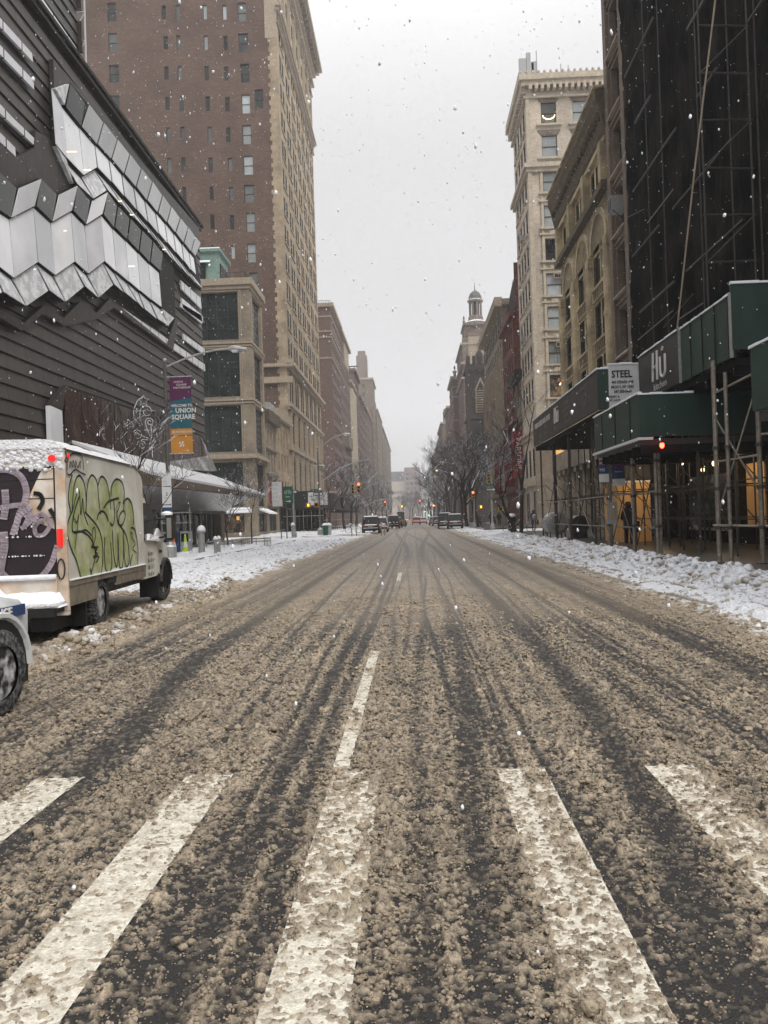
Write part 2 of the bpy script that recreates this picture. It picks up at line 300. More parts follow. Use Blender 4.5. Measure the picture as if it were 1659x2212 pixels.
class Bldg:
    """a block x0..x1, y0..y1, 0..z with facades that have real recessed openings"""
    def __init__(s, name, label, x0, x1, y0, y1, z, wall, trim, group=None, roofsnow=True, cat='building'):
        s.e = (x0, x1, y0, y1, z); s.w = MB(); s.t = MB(); s.wall = wall; s.trim = trim; s.wins = []
        s.root = world_thing(name, label, cat, ((x0+x1)/2, (y0+y1)/2, 0), group); s.done = set()
        s.roofsnow = roofsnow
    def pt(s, fc, u, z, d):
        x0, x1, y0, y1, _ = s.e
        if fc == 'N': return (u, y0-d, z)
        if fc == 'E': return (x1+d, u, z)
        if fc == 'W': return (x0-d, u, z)
        return (u, y1+d, z)
    def rng(s, fc): return (s.e[0], s.e[1]) if fc in 'NS' else (s.e[2], s.e[3])
    def facade(s, fc, holes=(), depth=.3, style='sash', fr=None, gl=None, z0=0, z1=None, reveal=None, m=None):
        s.done.add(fc); z1 = z1 or s.e[4]; a, b = s.rng(fc); wl = m or s.wall
        hs = [h if len(h) > 4 else (*h, style) for h in holes]
        us = sorted({a, b, *[h[0] for h in hs], *[h[1] for h in hs]}); zs = sorted({z0, z1, *[h[2] for h in hs], *[h[3] for h in hs]})
        H_ = np.zeros((len(us), len(zs)), bool); ua = np.array(us); za = np.array(zs)
        for h in hs: H_[np.ix_((ua >= h[0]-1e-6) & (ua < h[1]-1e-6), (za >= h[2]-1e-6) & (za < h[3]-1e-6))] = True
        for i in range(len(us)-1):
            j = 0
            while j < len(zs)-1:
                if H_[i, j]: j += 1; continue
                k = j
                while k+1 < len(zs)-1 and not H_[i, k+1]: k += 1
                s.w.quad(s.pt(fc, us[i], zs[j], 0), s.pt(fc, us[i+1], zs[j], 0), s.pt(fc, us[i+1], zs[k+1], 0), s.pt(fc, us[i], zs[k+1], 0), wl); j = k+1
        for (u0, u1, c, d, st) in hs:
            for (p, q) in (((u0,c),(u1,c)), ((u1,c),(u1,d)), ((u1,d),(u0,d)), ((u0,d),(u0,c))):
                s.w.quad(s.pt(fc, *p, 0), s.pt(fc, *q, 0), s.pt(fc, *q, -depth), s.pt(fc, *p, -depth), reveal or wl)
            if st != 'none': s.wins.append((fc, u0, u1, c, d, st, depth-.11, fr or M['frame'], (gl[hash((round(u0*10), round(c*10))) % len(gl)] if isinstance(gl, list) else gl) or M['glass']))
            else: s.w.quad(s.pt(fc, u0, c, -depth), s.pt(fc, u1, c, -depth), s.pt(fc, u1, d, -depth), s.pt(fc, u0, d, -depth), M['dark'])
    def band(s, fc, z0, z1, pr, u0=None, u1=None, m=None, wrap=True):
        a, b = s.rng(fc); u0 = a-(pr if wrap else 0) if u0 is None else u0; u1 = b+(pr if wrap else 0) if u1 is None else u1
        if fc in 'EW': z0 += .006; z1 -= .006; pr += .004; u0 += .013
        p = s.pt(fc, u0, z0, pr); q = s.pt(fc, u1, z1, -.05)
        s.t.box(p[0], q[0], p[1], q[1], z0, z1, m or s.trim)
    def finish(s, cap=100, trimname='trim'):
        x0, x1, y0, y1, z = s.e
        for fc in 'NEWS':
            if fc not in s.done: s.facade(fc)
        s.w.quad((x0,y0,z), (x1,y0,z), (x1,y1,z), (x0,y1,z), M['snow'] if s.roofsnow else s.wall)
        s.w.build('wall', s.root)
        if s.t.v: s.t.build(trimname, s.root)
        def key(q):
            p = s.pt(q[0], (q[1]+q[2])/2, (q[3]+q[4])/2, 0); d = math.dist(p, (0,0,H))
            nx = {'N': (0,-1), 'E': (1,0), 'W': (-1,0), 'S': (0,1)}[q[0]]; c = max(0, -(p[0]*nx[0]+p[1]*nx[1])/d)
            vz = 0 if (p[2] > H+p[1]*.66) else 1
            return -(q[2]-q[1])*(q[4]-q[3])*c/d**2*(vz+.01)
        ws = sorted(s.wins, key=key); rest = MB()
        for i, (fc, u0, u1, c, d, st, dp, fr, gl) in enumerate(ws):
            me, b = winmesh(u1-u0, d-c, st, fr, gl)
            T = Matrix.Translation(s.pt(fc, (u0+u1)/2, c, -dp)) @ Matrix.Rotation({'N': 0, 'E': R(90), 'W': R(-90), 'S': R(180)}[fc], 4, 'Z')
            if i < cap:
                o = bpy.data.objects.new('window', me); COL.objects.link(o); o.parent = s.root; o.matrix_local = Matrix.Translation(-Vector(s.root['_o'])) @ T
            else:
                rest.T = T
                for m in b.mats: rest.mi(m)
                off = len(rest.v); rest.v += [tuple(T @ Vector(q)) for q in b.v]; rest.f += [tuple(i_+off for i_ in f) for f in b.f]; rest.m += [rest.mats.index(b.mats[k]) for k in b.m]
        if rest.v: tag(rest.build('window', s.root), kind='stuff')
        return s.root
def cols(a, b, n, w):                # n openings of width w evenly between a and b
    st = (b-a)/n; return [(a+st*(i+.5)-w/2, a+st*(i+.5)+w/2) for i in range(n)]
def rows(z0, z1, n, h, off=.45):
    st = (z1-z0)/n; return [(z0+st*i+(st-h)*off, z0+st*i+(st-h)*off+h) for i in range(n)]
def grid(cs, rs): return [(*c, *r) for c in cs for r in rs]
# ================================================================ LEFT SIDE
XL, XR = -16.5, 13.2
# ---- bronze university building, block of 14th to 13th street
UC = world_thing('university_building', 'bronze shingled university building with zigzag ribbons of pale glass', 'building', (-28, 37, 0))
def bands(b, y0, y1, z0, z1, n, m):
    h = (z1-z0)/n
    for i in range(n):
        z = z0+i*h
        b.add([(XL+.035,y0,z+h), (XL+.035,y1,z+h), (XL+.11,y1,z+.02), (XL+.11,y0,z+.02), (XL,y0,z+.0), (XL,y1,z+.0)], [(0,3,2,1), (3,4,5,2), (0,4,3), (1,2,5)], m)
        b.quad((XL+.112,y0,z+.02), (XL+.112,y1,z+.02), (XL+.03,y1,z-.03), (XL+.03,y0,z-.03), M['bronzed'])  # dark strip under each band: its shade put into the colour
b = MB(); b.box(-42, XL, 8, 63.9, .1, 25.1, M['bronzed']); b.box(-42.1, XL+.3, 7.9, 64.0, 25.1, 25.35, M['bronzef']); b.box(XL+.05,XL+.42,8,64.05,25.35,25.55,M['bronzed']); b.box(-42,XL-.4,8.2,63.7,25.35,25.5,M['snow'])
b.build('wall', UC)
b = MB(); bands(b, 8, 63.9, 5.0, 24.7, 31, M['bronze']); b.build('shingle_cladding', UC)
b = MB(); b.box(-40, XL-.05, 8, 40.6, 25.55, 46, M['bronzed']); bands(b, 8, 40.6, 25.6, 46, 32, M['bronze'])
for k in range(9): b.box(XL-.1, XL+.3, 40.6, 40.75, 26+k*2.2, 27.6+k*2.2, M['bronzef'])
b.build('tower', UC)
b = MB()      # narrow hoist mast at the back edge of the tower
for k in range(2): b.tube([(XL-.6+k*.8,41.3,25.5), (XL-.6+k*.8,41.3,46)], .05, M['white'], 5)
for k in range(14): b.tube([(XL-.6,41.3,25.5+k*1.5), (XL+.2,41.3,27+k*1.5)], .035, M['white'], 4); b.tube([(XL-.6,41.3,25.5+k*1.5), (XL+.2,41.3,25.5+k*1.5)], .035, M['white'], 4)
b.build('hoist_mast', UC)
r1 = lambda x, y: (x*.44, y*.44)
c3 = lambda x, y: (x*.2, 298.6+y*.2)
r2_ = lambda x, y: (x*.28, 663.6+y*.28)
def fpoly(name, pts, X, m, tilt=(), thick=.22):
    """facade panel: outline surveyed on the facade, own thickness; tilt pushes each corner out"""
    q = []
    for i, (u, v) in enumerate(pts):
        x = X+(tilt[i] if tilt else 0); p = atx(u, v, X); q.append((x, p[1], p[2]))
    return MB().prism(q, (-thick, 0, 0), m).build(name, UC)
def shrink(pts, e=.19):
    cx = sum(p[0] for p in pts)/len(pts); cy = sum(p[1] for p in pts)/len(pts); out = []
    for x, y in pts:
        d = math.hypot(x-cx, y-cy); k = max(0, 1-e*14/d); out.append((cx+(x-cx)*k, cy+(y-cy)*k))
    return out
def strip(T, B, ms, X=XL+.55, out=(0,0), nm='glass_panel', fold=0):
    for i in range(len(T)-1):
        m = ms[i % len(ms)] if isinstance(ms, list) else ms
        dark = m is M['gd'] ; o = (.0, -.0) if dark else out
        q = shrink([T[i], T[i+1], B[i+1], B[i]]); z_, y_ = [(fold if k % 2 == 0 else 0)*(1 if k < 9 else 0) for k in (i, i+1)]; fpoly(nm, q, X, m, (-o[0]+z_, -o[0]+y_, o[1]+y_, o[1]+z_), thick=.04)
# bronze smooth facets round the glass
fpoly('bronze_panel', [r1(*p) for p in [(262,290),(978,1120),(982,1190),(345,405),(265,430)]], XL+.34, M['bronzef'])
fpoly('bronze_panel', [r1(*p) for p in [(275,700),(368,910),(285,957),(185,877),(85,922),(0,850),(0,705),(78,775),(170,725),(175,640)]], XL+.34, M['bronzef'])
fpoly('bronze_panel', [r1(*p) for p in [(0,1520),(120,1585),(215,1500),(315,1560),(395,1480),(475,1535),(540,1465),(820,1690),(862,1560),(875,1580),(850,1720),(560,1510),(470,1570),(320,1600),(210,1540),(110,1625),(0,1560)]], XL+.33, M['bronzef'])
fpoly('bronze_panel', [r1(*p) for p in [(800,1235),(820,1248),(855,1320),(862,1560),(795,1515),(785,1335)]], XL+.5, M['bronzed'])  # end face in the shadow tone, shade painted as its colour
# dark backing ribbons (mullions show between the panes)
T2 = [r1(*p) for p in [(345,405),(425,510),(498,600),(567,683),(628,755),(685,825),(740,890),(790,957),(833,1012),(878,1068),(917,1112),(952,1158),(980,1190)]]
M2 = [r1(*p) for p in [(318,525),(400,623),(478,710),(548,783),(610,855),(668,920),(722,985),(775,1045),(820,1095),(862,1145),(902,1195),(938,1238),(960,1262)]]
B2 = [r1(*p) for p in [(329,779),(413,863),(479,826),(550,897),(611,965),(672,1033),(727,1092),(780,1150),(822,1195),(865,1243),(903,1285),(940,1330),(964,1352)]]
C2 = [r1(*p) for p in [(363,908),(447,979),(515,939),(590,1012),(650,1075),(708,1130),(758,1185),(806,1245),(846,1285),(885,1325),(922,1362),(955,1395),(988,1420)]]
fpoly('dark_backing', [r1(*p) for p in [(265,430),(345,405),(425,510),(635,764),(982,1190),(962,1260),(990,1422),(805,1250),(515,940),(447,980),(363,908),(275,710)]], XL+.36, M['bronzed'])
strip([r1(265,430), r1(318,525)][:1]+[r1(318,525)], [r1(275,712), r1(329,779)], M['gw'], out=(.1,.0))
fpoly('glass_panel', shrink([r1(*p) for p in [(268,432),(343,407),(318,520)]]), XL+.55, M['gs'])
strip(T2, M2, [M['gd']]+[M['gg']]*11, out=(-.15,.0)); strip(M2, B2, M['gw'], out=(.12,.0)); strip(B2, C2, M['gs'], out=(.2,.15))
fpoly('glass_panel', shrink([r1(*p) for p in [(275,712),(329,779),(363,908)]]), XL+.55, M['gs'])
T = [c3(*p) for p in [(-620,250),(-330,455),(-60,345),(190,530),(410,430),(625,600),(805,505),(985,665),(1135,575),(1275,722),(1410,858),(1535,985),(1655,1100)]]+[r1(*p) for p in [(805,1245)]]
Mz = [c3(*p) for p in [(-700,710),(-400,865),(-130,735),(125,865),(350,740),(570,905),(755,790),(935,935),(1085,830),(1235,970),(1375,1100),(1500,1225),(1620,1345)]]+[r1(*p) for p in [(790,1335)]]
Bz = [c3(*p) for p in [(-690,1340),(-380,1530),(-100,1355),(155,1515),(380,1350),(600,1485),(780,1345),(960,1470),(1105,1340),(1255,1445),(1395,1558),(1520,1660),(1640,1755)]]+[r1(*p) for p in [(795,1512)]]
Cz = [c3(*p) for p in [(-640,1640),(-320,1850),(-30,1670),(265,1820),(475,1655),(690,1775),(865,1610),(1050,1730),(1185,1590),(1325,1675),(1470,1780)]]+[r1(*p) for p in [(700,1520),(765,1570),(825,1605)]]
fpoly('dark_backing', T+Mz[::-1][:1]+Bz[::-1][:1]+Cz[::-1], XL+.38, M['bronzed'])
strip(T, Mz, [M['gd'], M['gw'], M['gd'], M['gw'], M['gd'], M['gw'], M['gd'], M['gw'], M['gd'], M['gd'], M['gd'], M['gd'], M['gd']], out=(-.05,.0), fold=.14)
strip(Mz, Bz, M['gw'], out=(.10,.0), fold=.14); strip(Bz, Cz, M['gs'], out=(.12,.1), fold=.14)
fpoly('glass_panel', shrink([r1(*p) for p in [(795,1512),(862,1562),(825,1605)]]), XL+.55, M['gs'])
# ceiling lights seen inside
for (u, v, l) in [(328,742,60),(412,832,45),(582,985,22),(640,1052,22),(632,1305,36),(800,1222,18),(315,1130,14)]:
    fpoly('ceiling_light', [r1(u,v), r1(u+l*.8,v), r1(u+l*.8,v+5), r1(u,v+5)], XL+.95, mat('office_light',(.9,.8,.6),.5,.05,5,emit=(1,.85,.62),es=.6), thick=.03)
# ribbon windows in the shingles
for poly in ([(158,-20),(200,-20),(375,235),(375,285)], [(0,85),(158,262),(163,305),(0,130)], [(0,220),(165,395),(168,440),(0,265)], [(0,510),(65,580),(170,680),(178,722),(0,555)], [(0,650),(75,725),(78,770),(0,695)],
             [(888,1376),(985,1462),(990,1518),(893,1420)], [(893,1463),(990,1545),(993,1590),(897,1510)]):
    fpoly('ribbon_window', [r1(*p) for p in poly], XL+.3, M['gr'], thick=.12)
for poly in ([(950,10),(1265,225),(1580,440),(1585,495),(1265,275),(957,60)], [(1415,205),(1578,320),(1582,370),(1420,250)], [(1400,-30),(1565,70),(1568,120),(1400,0)]):
    fpoly('ribbon_window', [r2_(*p) for p in poly], XL+.3, M['gr'], thick=.12)
# lower levels: brown reflecting glass, sloping ledge, canopy, silver soffit, shopfront
tp = [(515,600),(640,645),(775,690),(895,735),(1030,780),(1180,850),(1330,900),(1480,960),(1560,990),(1608,1075)]
bt = [(488,1075),(625,1105),(765,1135),(870,1160),(1010,1185),(1175,1205),(1330,1225),(1480,1240),(1560,1250),(1615,1250)]
fpoly('dark_backing', [r2_(*p) for p in tp+bt[::-1]], XL+.3, M['bronzed'])
strip([r2_(*p) for p in tp], [r2_(*p) for p in bt], M['gb'], X=XL+.42, out=(.1,.1))
fpoly('bronze_panel', [r2_(*p) for p in [(385,750),(515,600),(485,800)]], XL+.42, M['bronzef'])
fpoly('glass_panel', [r2_(*p) for p in [(388,758),(480,800),(492,1060),(398,1045)]], XL+.42, M['gw'])
for p5 in ([(0,-60),(0,30),(350,150),(515,300)], ): pass
b = MB()
b.box(-40, XL-.6, 8, 63.5, .12, 4.9, M['dark'])
b.add([(XL+.16,38,5.2),(XL+.95,38,4.5),(XL-.5,38,4.5),(XL-.5,38,5.2),(XL+.16,63.8,7.7),(XL+.95,63.8,5.8),(XL-.5,63.8,5.6),(XL-.5,63.8,7.7)],[(0,1,2,3),(7,6,5,4),(0,4,5,1),(1,5,6,2),(0,3,7,4)], mat('snowy_concrete',(.15,.14,.13),.8,.4,3,col2=(.34,.34,.35),c2s=.7)); b.build('ledge', UC)
b = MB()      # canopy: snow-topped wedge running out towards the corner
P_ = [(XL-.2,37.5,5.9), (-12.3,37.5,4.0), (-12.3,37.5,3.5), (XL-.5,37.5,3.5)]; Q_ = [(XL-.2,64.9,5.6), (-12.0,65.4,3.75), (-12.0,65.4,3.62), (XL-.5,64.9,3.62)]
b.add(P_+Q_, [(0,1,2,3), (4,7,6,5), (1,5,6,2), (2,6,7,3)], M['brownst']); b.add([(p[0],p[1],p[2]+.14) for p in (P_[0],P_[1],Q_[1],Q_[0])]+[P_[0],P_[1],Q_[1],Q_[0]], [(0,1,2,3), (1,5,6,2), (0,4,5,1), (2,6,7,3)], M['snowd'])
b.build('canopy', UC)
b = MB()
b.add([(-12.7,27,3.5), (-12.7,62,3.6), (-14.6,62,2.45), (-14.6,27,2.4)], [(0,1,2,3)], M['sheetm'])
b.box(-14.7, -14.5, 27, 62, 2.3, 2.5, M['bronzef']); b.build('silver_soffit', UC)
b = MB(); b.box(-15.6, -15.5, 26, 62, .15, 2.4, M['glassg'])
for k in range(23): b.box(-15.5, -15.4, 27+k*1.55, 27.12+k*1.55, .15, 2.4, M['steel'] if k % 3 else M['conlime' if k == 9 else 'stonet'])
b.box(-15.6, -14.9, 62, 63, .15, 3.6, M['stoneb']); b.box(-15.5,-14.9,45,45.7,.15,3.4,M['bronzef'])
b.build('shopfront', UC)
# ---- limestone corner building with big gridded windows
B = Bldg('corner_building', 'limestone corner building with tall gridded windows and a green copper penthouse', -34, XL, 84, 91.2, 27.1, M['stoneb'], M['stonet'])
zr = [(20.9,25.9), (14.9,19.9), (9.1,14.0), (3.3,8.0)]
B.facade('N', [(-24.6,-17.75,a,c,'grid6x4') for a, c in zr]+[(-33.4,-26.2,a,c,'grid6x4') for a, c in zr]+[(-24.6,-17.75,.6,2.6,'grid3x1'), (-33.4,-26.2,.6,2.6,'grid3x1')], depth=.45, gl=M['glassg'])
B.facade('E', [(85.3,90.2,a,c,'grid5x8') for a, c in zr]+[(85.5,90.2,.5,2.6,'grid3x1')], depth=.4, gl=M['glassm'])
for fc in 'NE':
    B.band(fc, 26.6, 27.3, .35); B.band(fc, 26.2, 26.6, .15)
    for a, c in zr[:3]:
        B.band(fc, a-.45, a-.28, .16); B.band(fc, a-.75, a-.6, .1)
    B.band(fc, 8.35, 8.65, .4)
for a, c in zr:       # moulded frames round the windows
    for (u0, u1, fc) in ((-24.6,-17.75,'N'), (-33.4,-26.2,'N'), (85.3,90.2,'E')):
        for d in (.16, .34):
            for (p0, p1, q0, q1) in ((u0-d,u0-d+.08,a-d,c+d), (u1+d-.08,u1+d,a-d,c+d), (u0-d,u1+d,c+d-.08,c+d)):
                A, C_ = B.pt(fc,p0,q0,.07 if d < .2 else .04), B.pt(fc,p1,q1,-.02); B.t.box(A[0],C_[0],A[1],C_[1],q0,q1,M['stonet'])
ro = B.finish()
b = MB(); b.box(-25.5,-16.9,83.2,84,2.62,3.0,M['snowd']); b.prism([(-25.5,84,3.2),(-25.5,82.9,2.75),(-25.5,82.9,2.6),(-25.5,84,2.9)], (8.4,0,0), M['snow']); b.prism([(XL,86,3.1),(XL+1.1,86,2.6),(XL+1.1,86,2.45),(XL,86,2.9)], (0,5,0), M['snow']); b.build('awning', ro)
b = MB(); b.box(-24.4,-17.9,84.3,84.35,.65,2.55,M['mural']); b.box(-21.6,-20.9,84.25,84.29,1.6,2.3,M['warmroom']); b.box(-18.6,-18.3,84.25,84.29,1.9,2.3,M['warmroom']); b.build('shop_interior', ro)
b = MB(); b.box(-33,-20.2,86.3,91,27.1,31,M['copper'])
for u0, u1 in ((-25.2,-21.6), (-31,-27)): b.box(u0,u1,86.2,86.31,27.6,29.9,M['glassg']); [b.box(u0+(u1-u0)*k/4-.04,u0+(u1-u0)*k/4+.04,86.15,86.22,27.6,29.9,M['frame']) for k in range(5)]
b.box(-20.21,-20.1,87,90.6,27.6,29.9,M['glassm']); [b.box(-20.12,-20.04,87+.72*k,87.06+.72*k,27.6,29.9,M['frame']) for k in range(6)]
b.box(-33.2,-19.9,86,91.3,31,31.3,M['copper']); b.box(-33.1,-20,86.1,91.2,31.3,31.45,M['snow'])
b.prism([(-26,86.18,30.1),(-21,86.18,30.1),(-21,85.7,29.75),(-26,85.7,29.75)], (0,0,-.06), M['copper']); b.build('copper_penthouse', ro)
b = MB()
for k in range(17): b.tube([(-17,84.4+k*.4,27.2), (-17,84.4+k*.4,28.1)], .02, M['black'], 4)
b.tube([(-17,84.4,28.1), (-17,90.8,28.1)], .03, M['black'], 4); b.tube([(-17,84.4,28.1), (-20,84.4,28.1)], .03, M['black'], 4)
b.box(-29,-22,88,91,31.45,33,M['brick']); b.build('roof_railing', ro)
# ---- two small row buildings
B = Bldg('row_house', 'narrow white painted row house with dark cornice above the red market banners', -30, XL, 91.25, 98, 14.0, M['stoneb'], M['grime_shade'])
B.facade('E', grid(cols(91.8,97.6,3,1.0), [(4.2,6.6), (7.5,9.6), (10.4,12.2)])+[(92,97.4,.5,3.2,'grid4x1')], gl=M['glass'])
B.band('E', 13.1, 14.4, .55, m=M['ochred']); B.band('E', 9.9, 10.1, .2); B.band('E', 6.9, 7.2, .25); B.band('E', 3.4, 3.7, .3); ro = B.finish()
B = Bldg('row_house', 'plain tan four storey row house between the white house and the skyscraper', -30, XL, 98.05, 108.7, 15.2, M['stone'], M['stonet'])
B.facade('E', grid(cols(98.8,108,4,1.1), [(4.6,6.8), (8,10.2), (11.2,13.4)])+[(99,108,.5,3.2,'grid5x1')])
B.band('E', 14.4, 15.5, .45); B.band('E', 3.5, 3.9, .25); ro = B.finish()
b = MB(); b.box(-20,-17.5,100,104,15.3,16.6,M['steel']); b.cyl((-18.5,106,15.2),.5,1.4,M['steel']); b.build('roof_ducts', ro)
# ---- the tall brick and limestone building
B = Bldg('office_tower', 'very tall office tower with brown brick side wall and limestone avenue front', -54, XL, 108.8, 149, 86.5, M['stone'], M['stonet'])
hN = []
zc = lambda v, u=400: at(u, v*.44, 108.8)[2]
for yr in (-105, -45, 60, 210, 360, 510, 660, 810, 950, 1090, 1240, 1385, 1530, 1680, 1830, 1980, 2130):
    z = zc(yr)
    for i, xx in enumerate((548, 805, 872, 1005, 1100, 1190)):
        if yr > 520 and i == 0 or yr > 1300: continue
        p = at((xx+.038*(yr-60)+(22 if i == 0 else 0)*0)*.44, yr*.44, 108.8)
        big = i in (0, 5); hw, hh = (.62, 1.25) if big else (.3, .95)
        hN.append((p[0]-hw, p[0]+hw, p[2]-hh, p[2]+hh, 'sash' if big else 'plain'))
for yr in (485, 1385): p = at((1272 if yr < 500 else 1245)*.44, yr*.44, 108.8); hN.append((p[0]-.62, p[0]+.62, p[2]-1.25, p[2]+1.25, 'sash'))
# brick side: snap the openings to common lines so the wall is one clean grid
us_ = {}
def snap(v, st): return round(v/st)*st
hN = [(snap(a,.15), snap(c,.15), snap(d,.2), snap(e,.2), s) for a, c, d, e, s in hN]
B.facade('N', hN, depth=.28, gl=M['glassx'], m=M['brick'], z1=86.5)
fl = 3.95; z0 = 24.5; hE = []
ybays = cols(109.6, 148.4, 7, 3.5)
for k in range(12):
    z = z0+k*fl
    for (a, c) in ybays:
        if c < 112.5: hE.append((a+.9, a+2.3, z, z+2.45, 'sash'))
        else: hE.append((a, a+1.35, z, z+2.45, 'sash')); hE.append((a+2.1, a+3.45, z, z+2.45, 'sash'))
for (a, c) in ybays:
    for k in range(3): hE.append((a+.1, a+1.3, 72.8+k*3.6, 75.1+k*3.6, 'sash')); hE.append((a+2.1, a+3.3, 72.8+k*3.6, 75.1+k*3.6, 'sash'))
    hE.append((a+.2, a+3.2, 5.6, 10.4, 'grid2x4')); hE.append((a+.2, a+3.2, 12.4, 16.6, 'grid3x3')); hE.append((a+.2, a+1.4, 18.2, 22.2, 'sash')); hE.append((a+2.1, a+3.3, 18.2, 22.2, 'sash'))
B.facade('E', hE, depth=.14, gl=M['glass'], reveal=M['grime_shade'])  # reveals painted dark: recess shade put into the stone colour
for z, h, p in ((23.0,.5,.8), (22.6,.4,.45), (17.2,.4,.5), (16.85,.35,.3), (11.3,.4,.4), (4.7,.5,.4), (71.2,.35,.45), (71.6,.2,.7), (69.6,.15,.25), (82.4,.4,.6), (80.5,.15,.3)): B.band('E', z, z+h, p)
B.band('E', 85.9, 86.7, 2.0); B.band('E', 85.2, 85.9, 1.5); B.band('E', 84.4, 85.2, .9)
for k in range(26): B.t.box(XL-.02, XL+1.7, 109+k*1.55, 109.55+k*1.55, 84.5, 85.85, M['grime_shade'])
for (a, c) in ybays:
    for k in range(12):
        z = z0+k*fl; B.t.box(XL-.05, XL+.16, a-.12, c+.12, z-.22, z-.02, M['stonet'])
    for q in (-.25, 3.75): B.t.box(XL-.05, XL+.3, a+q-.2, a+q+.2, 5, 16.8, M['stonet']); B.t.box(XL-.05, XL+.22, a+q-.18, a+q+.18, 73, 82.4, M['stonet'])
    # arched heads of the ground storey windows
    for q in range(8):
        t0, t1 = math.pi*q/8, math.pi*(q+1)/8; cy_, rr = (a+c)/2, 1.55
        B.t.prism([(XL+.12, cy_+rr*math.cos(t0), 9.2+rr*math.sin(t0)), (XL+.12, cy_+rr*math.cos(t1), 9.2+rr*math.sin(t1)), (XL+.12, cy_+2.1*math.cos(t1), 9.2+2.1*math.sin(t1)), (XL+.12, cy_+2.1*math.cos(t0), 9.2+2.1*math.sin(t0))], (-.3,0,0), M['stonet'])
for k in range(110):      # stone quoins keyed into the brick, and the deeper leaf frieze
    B.t.box(XL-(1.0 if k % 2 else 1.25)-.12*rnd(), XL, 108.72, 108.85, 1+k*.61, 1+k*.61+.61, M['stone'])
for k in range(60): B.t.ball((XL+.1, 109.4+k*.65, 70.0+rnd()*.6), .42, M['grime_shade'], 4, (.6,1,1))
B.t.box(XL-1.6, XL+.05, 108.7, 108.82, 67.5, 86, M['stonet'])
B.t.box(XL-3.3, XL+.8, 108.2, 108.8, 20.4, 21.2, M['stonet']); B.t.box(XL-3.6, XL+.9, 108.1, 108.8, 22.6, 23.0, M['stonet'])
ro = B.finish()
# ---- sidewalk shed at the foot of the tower
SH = world_thing('sidewalk_shed', 'black sidewalk shed on steel posts along the foot of the tall tower', 'scaffold', (-14, 125, 0))
b = MB(); b.box(-16.4,-11,99.9,100,3.2,5.3,M['black']); b.box(-11.1,-11,100,166,3.1,5.2,M['black']); b.box(-16.4,-11,99.9,166,3.0,3.1,M['dark']); b.box(-16.4,-11.1,100,166,5.0,5.1,M['snow']); b.build('parapet', SH)
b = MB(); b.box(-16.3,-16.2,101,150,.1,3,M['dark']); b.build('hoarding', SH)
for k in range(22):
    b = MB(); b.tube([(-11.2,100.2+k*3,.15), (-11.2,100.2+k*3,3.1)], .06, M['pipe'], 6); b.build('post', SH)
for k in range(11): b = MB(); b.tube([(-16.2+k*.5,100.1,.15), (-16.2+k*.5,100.1,3.1)], .045, M['pipe' if k % 2 else 'piped'], 5); b.build('post', SH)
b = MB(); b.tube([(-11.2,100,1.6), (-11.2,166,1.6)], .04, M['pipe'], 5); b.tube([(-16.2,100.1,2.2), (-11.2,100.1,2.2)], .04, M['pipe'], 5); b.build('rail', SH)
b = MB(); b.box(-13.0,-10.6,99.75,99.8,3.5,5.1,M['white']); s_ = b.build('sign_board', SH)
for k in range(3): ticks(SH, M['ink'], .34, 11-k*3, face((-11.8, 99.73, 4.5-.45*k), '-y'), k)
# ---- far left street wall
def simple(name, label, x0, x1, y0, y1, z, wall, trim, fc, floors, cw, n, extra=(), gl='glass', zb=5, N=False, bandz=(), wh=1.7, cap=60):
    B = Bldg(name, label, x0, x1, y0, y1, z, wall, trim, 'blocks lining the avenue beyond the next corner')
    rs = rows(zb, z-1.2, floors, wh)
    B.facade(fc, grid(cols(y0+.6, y1-.6, n, cw), rs), depth=.12, gl=M[gl], reveal=M['grime_shade'])  # dark reveal colour stands in for shade inside the openings
    if N: B.facade('N', grid(cols(x0+3 if fc == 'E' else x0+1, x1-1, N, 1), rs), depth=.2, gl=M[gl])
    B.band(fc, z-.6, z+.2, .7); B.band('N', z-.6, z+.2, .5); B.band(fc, 4.2, 4.6, .3)
    for q in bandz: B.band(fc, q, q+.3, .15, m=M['stonet']); B.band('N', q, q+.3, .15, m=M['stonet'])
    return B
B = simple('apartment_block', 'red brick apartment block with white stone bands and a projecting cornice', -36, XL, 173.4, 193.9, 48.3, M['brickdull'], M['stonet'], 'E', 14, 1.15, 9, bandz=(36.5,41,42.3,45.5,7.5), wh=1.9); ro = B.finish(100)
b = MB()
for k in range(8): b.tube([(-20+k*.5,174.5,48.3), (-20+k*.5,174.5,49.4)], .04, M['black'], 4)
b.tube([(-20,174.5,49.4), (-16.6,174.5,49.4)], .05, M['black'], 4); b.build('roof_railing', ro)
B = simple('apartment_block', 'dark brown apartment block with pale ornate top two storeys', -36, XL, 194, 222, 48.0, M['brickbr'], M['stonet'], 'E', 13, 1.2, 8, wh=1.9, bandz=(41,)); B.t.box(XL-.1,XL+.9,203,216,20,23,M['grime_shade']); B.t.box(XL-.05,XL+.25,205,218,41.5,47,M['stonet']); B.finish(60)
B = simple('apartment_block', 'brick block set with pale bay windows beyond the brown apartment block', -36, XL, 222.1, 240, 40, M['stoneb'], M['stonet'], 'E', 10, 1.3, 6)
for k in range(3): B.t.box(XL-.1,XL+.8,223.5+k*5.6,226.5+k*5.6,8,38,M['creamt'])
B.finish(40)
B = simple('apartment_block', 'brown brick block with heavy cornice and roof pergola in front of the pale tower', -36, XL, 240.1, 262, 46.5, M['brickdull'], M['brickbr'], 'E', 12, 1.3, 6, bandz=(24,39)); ro = B.finish(40)
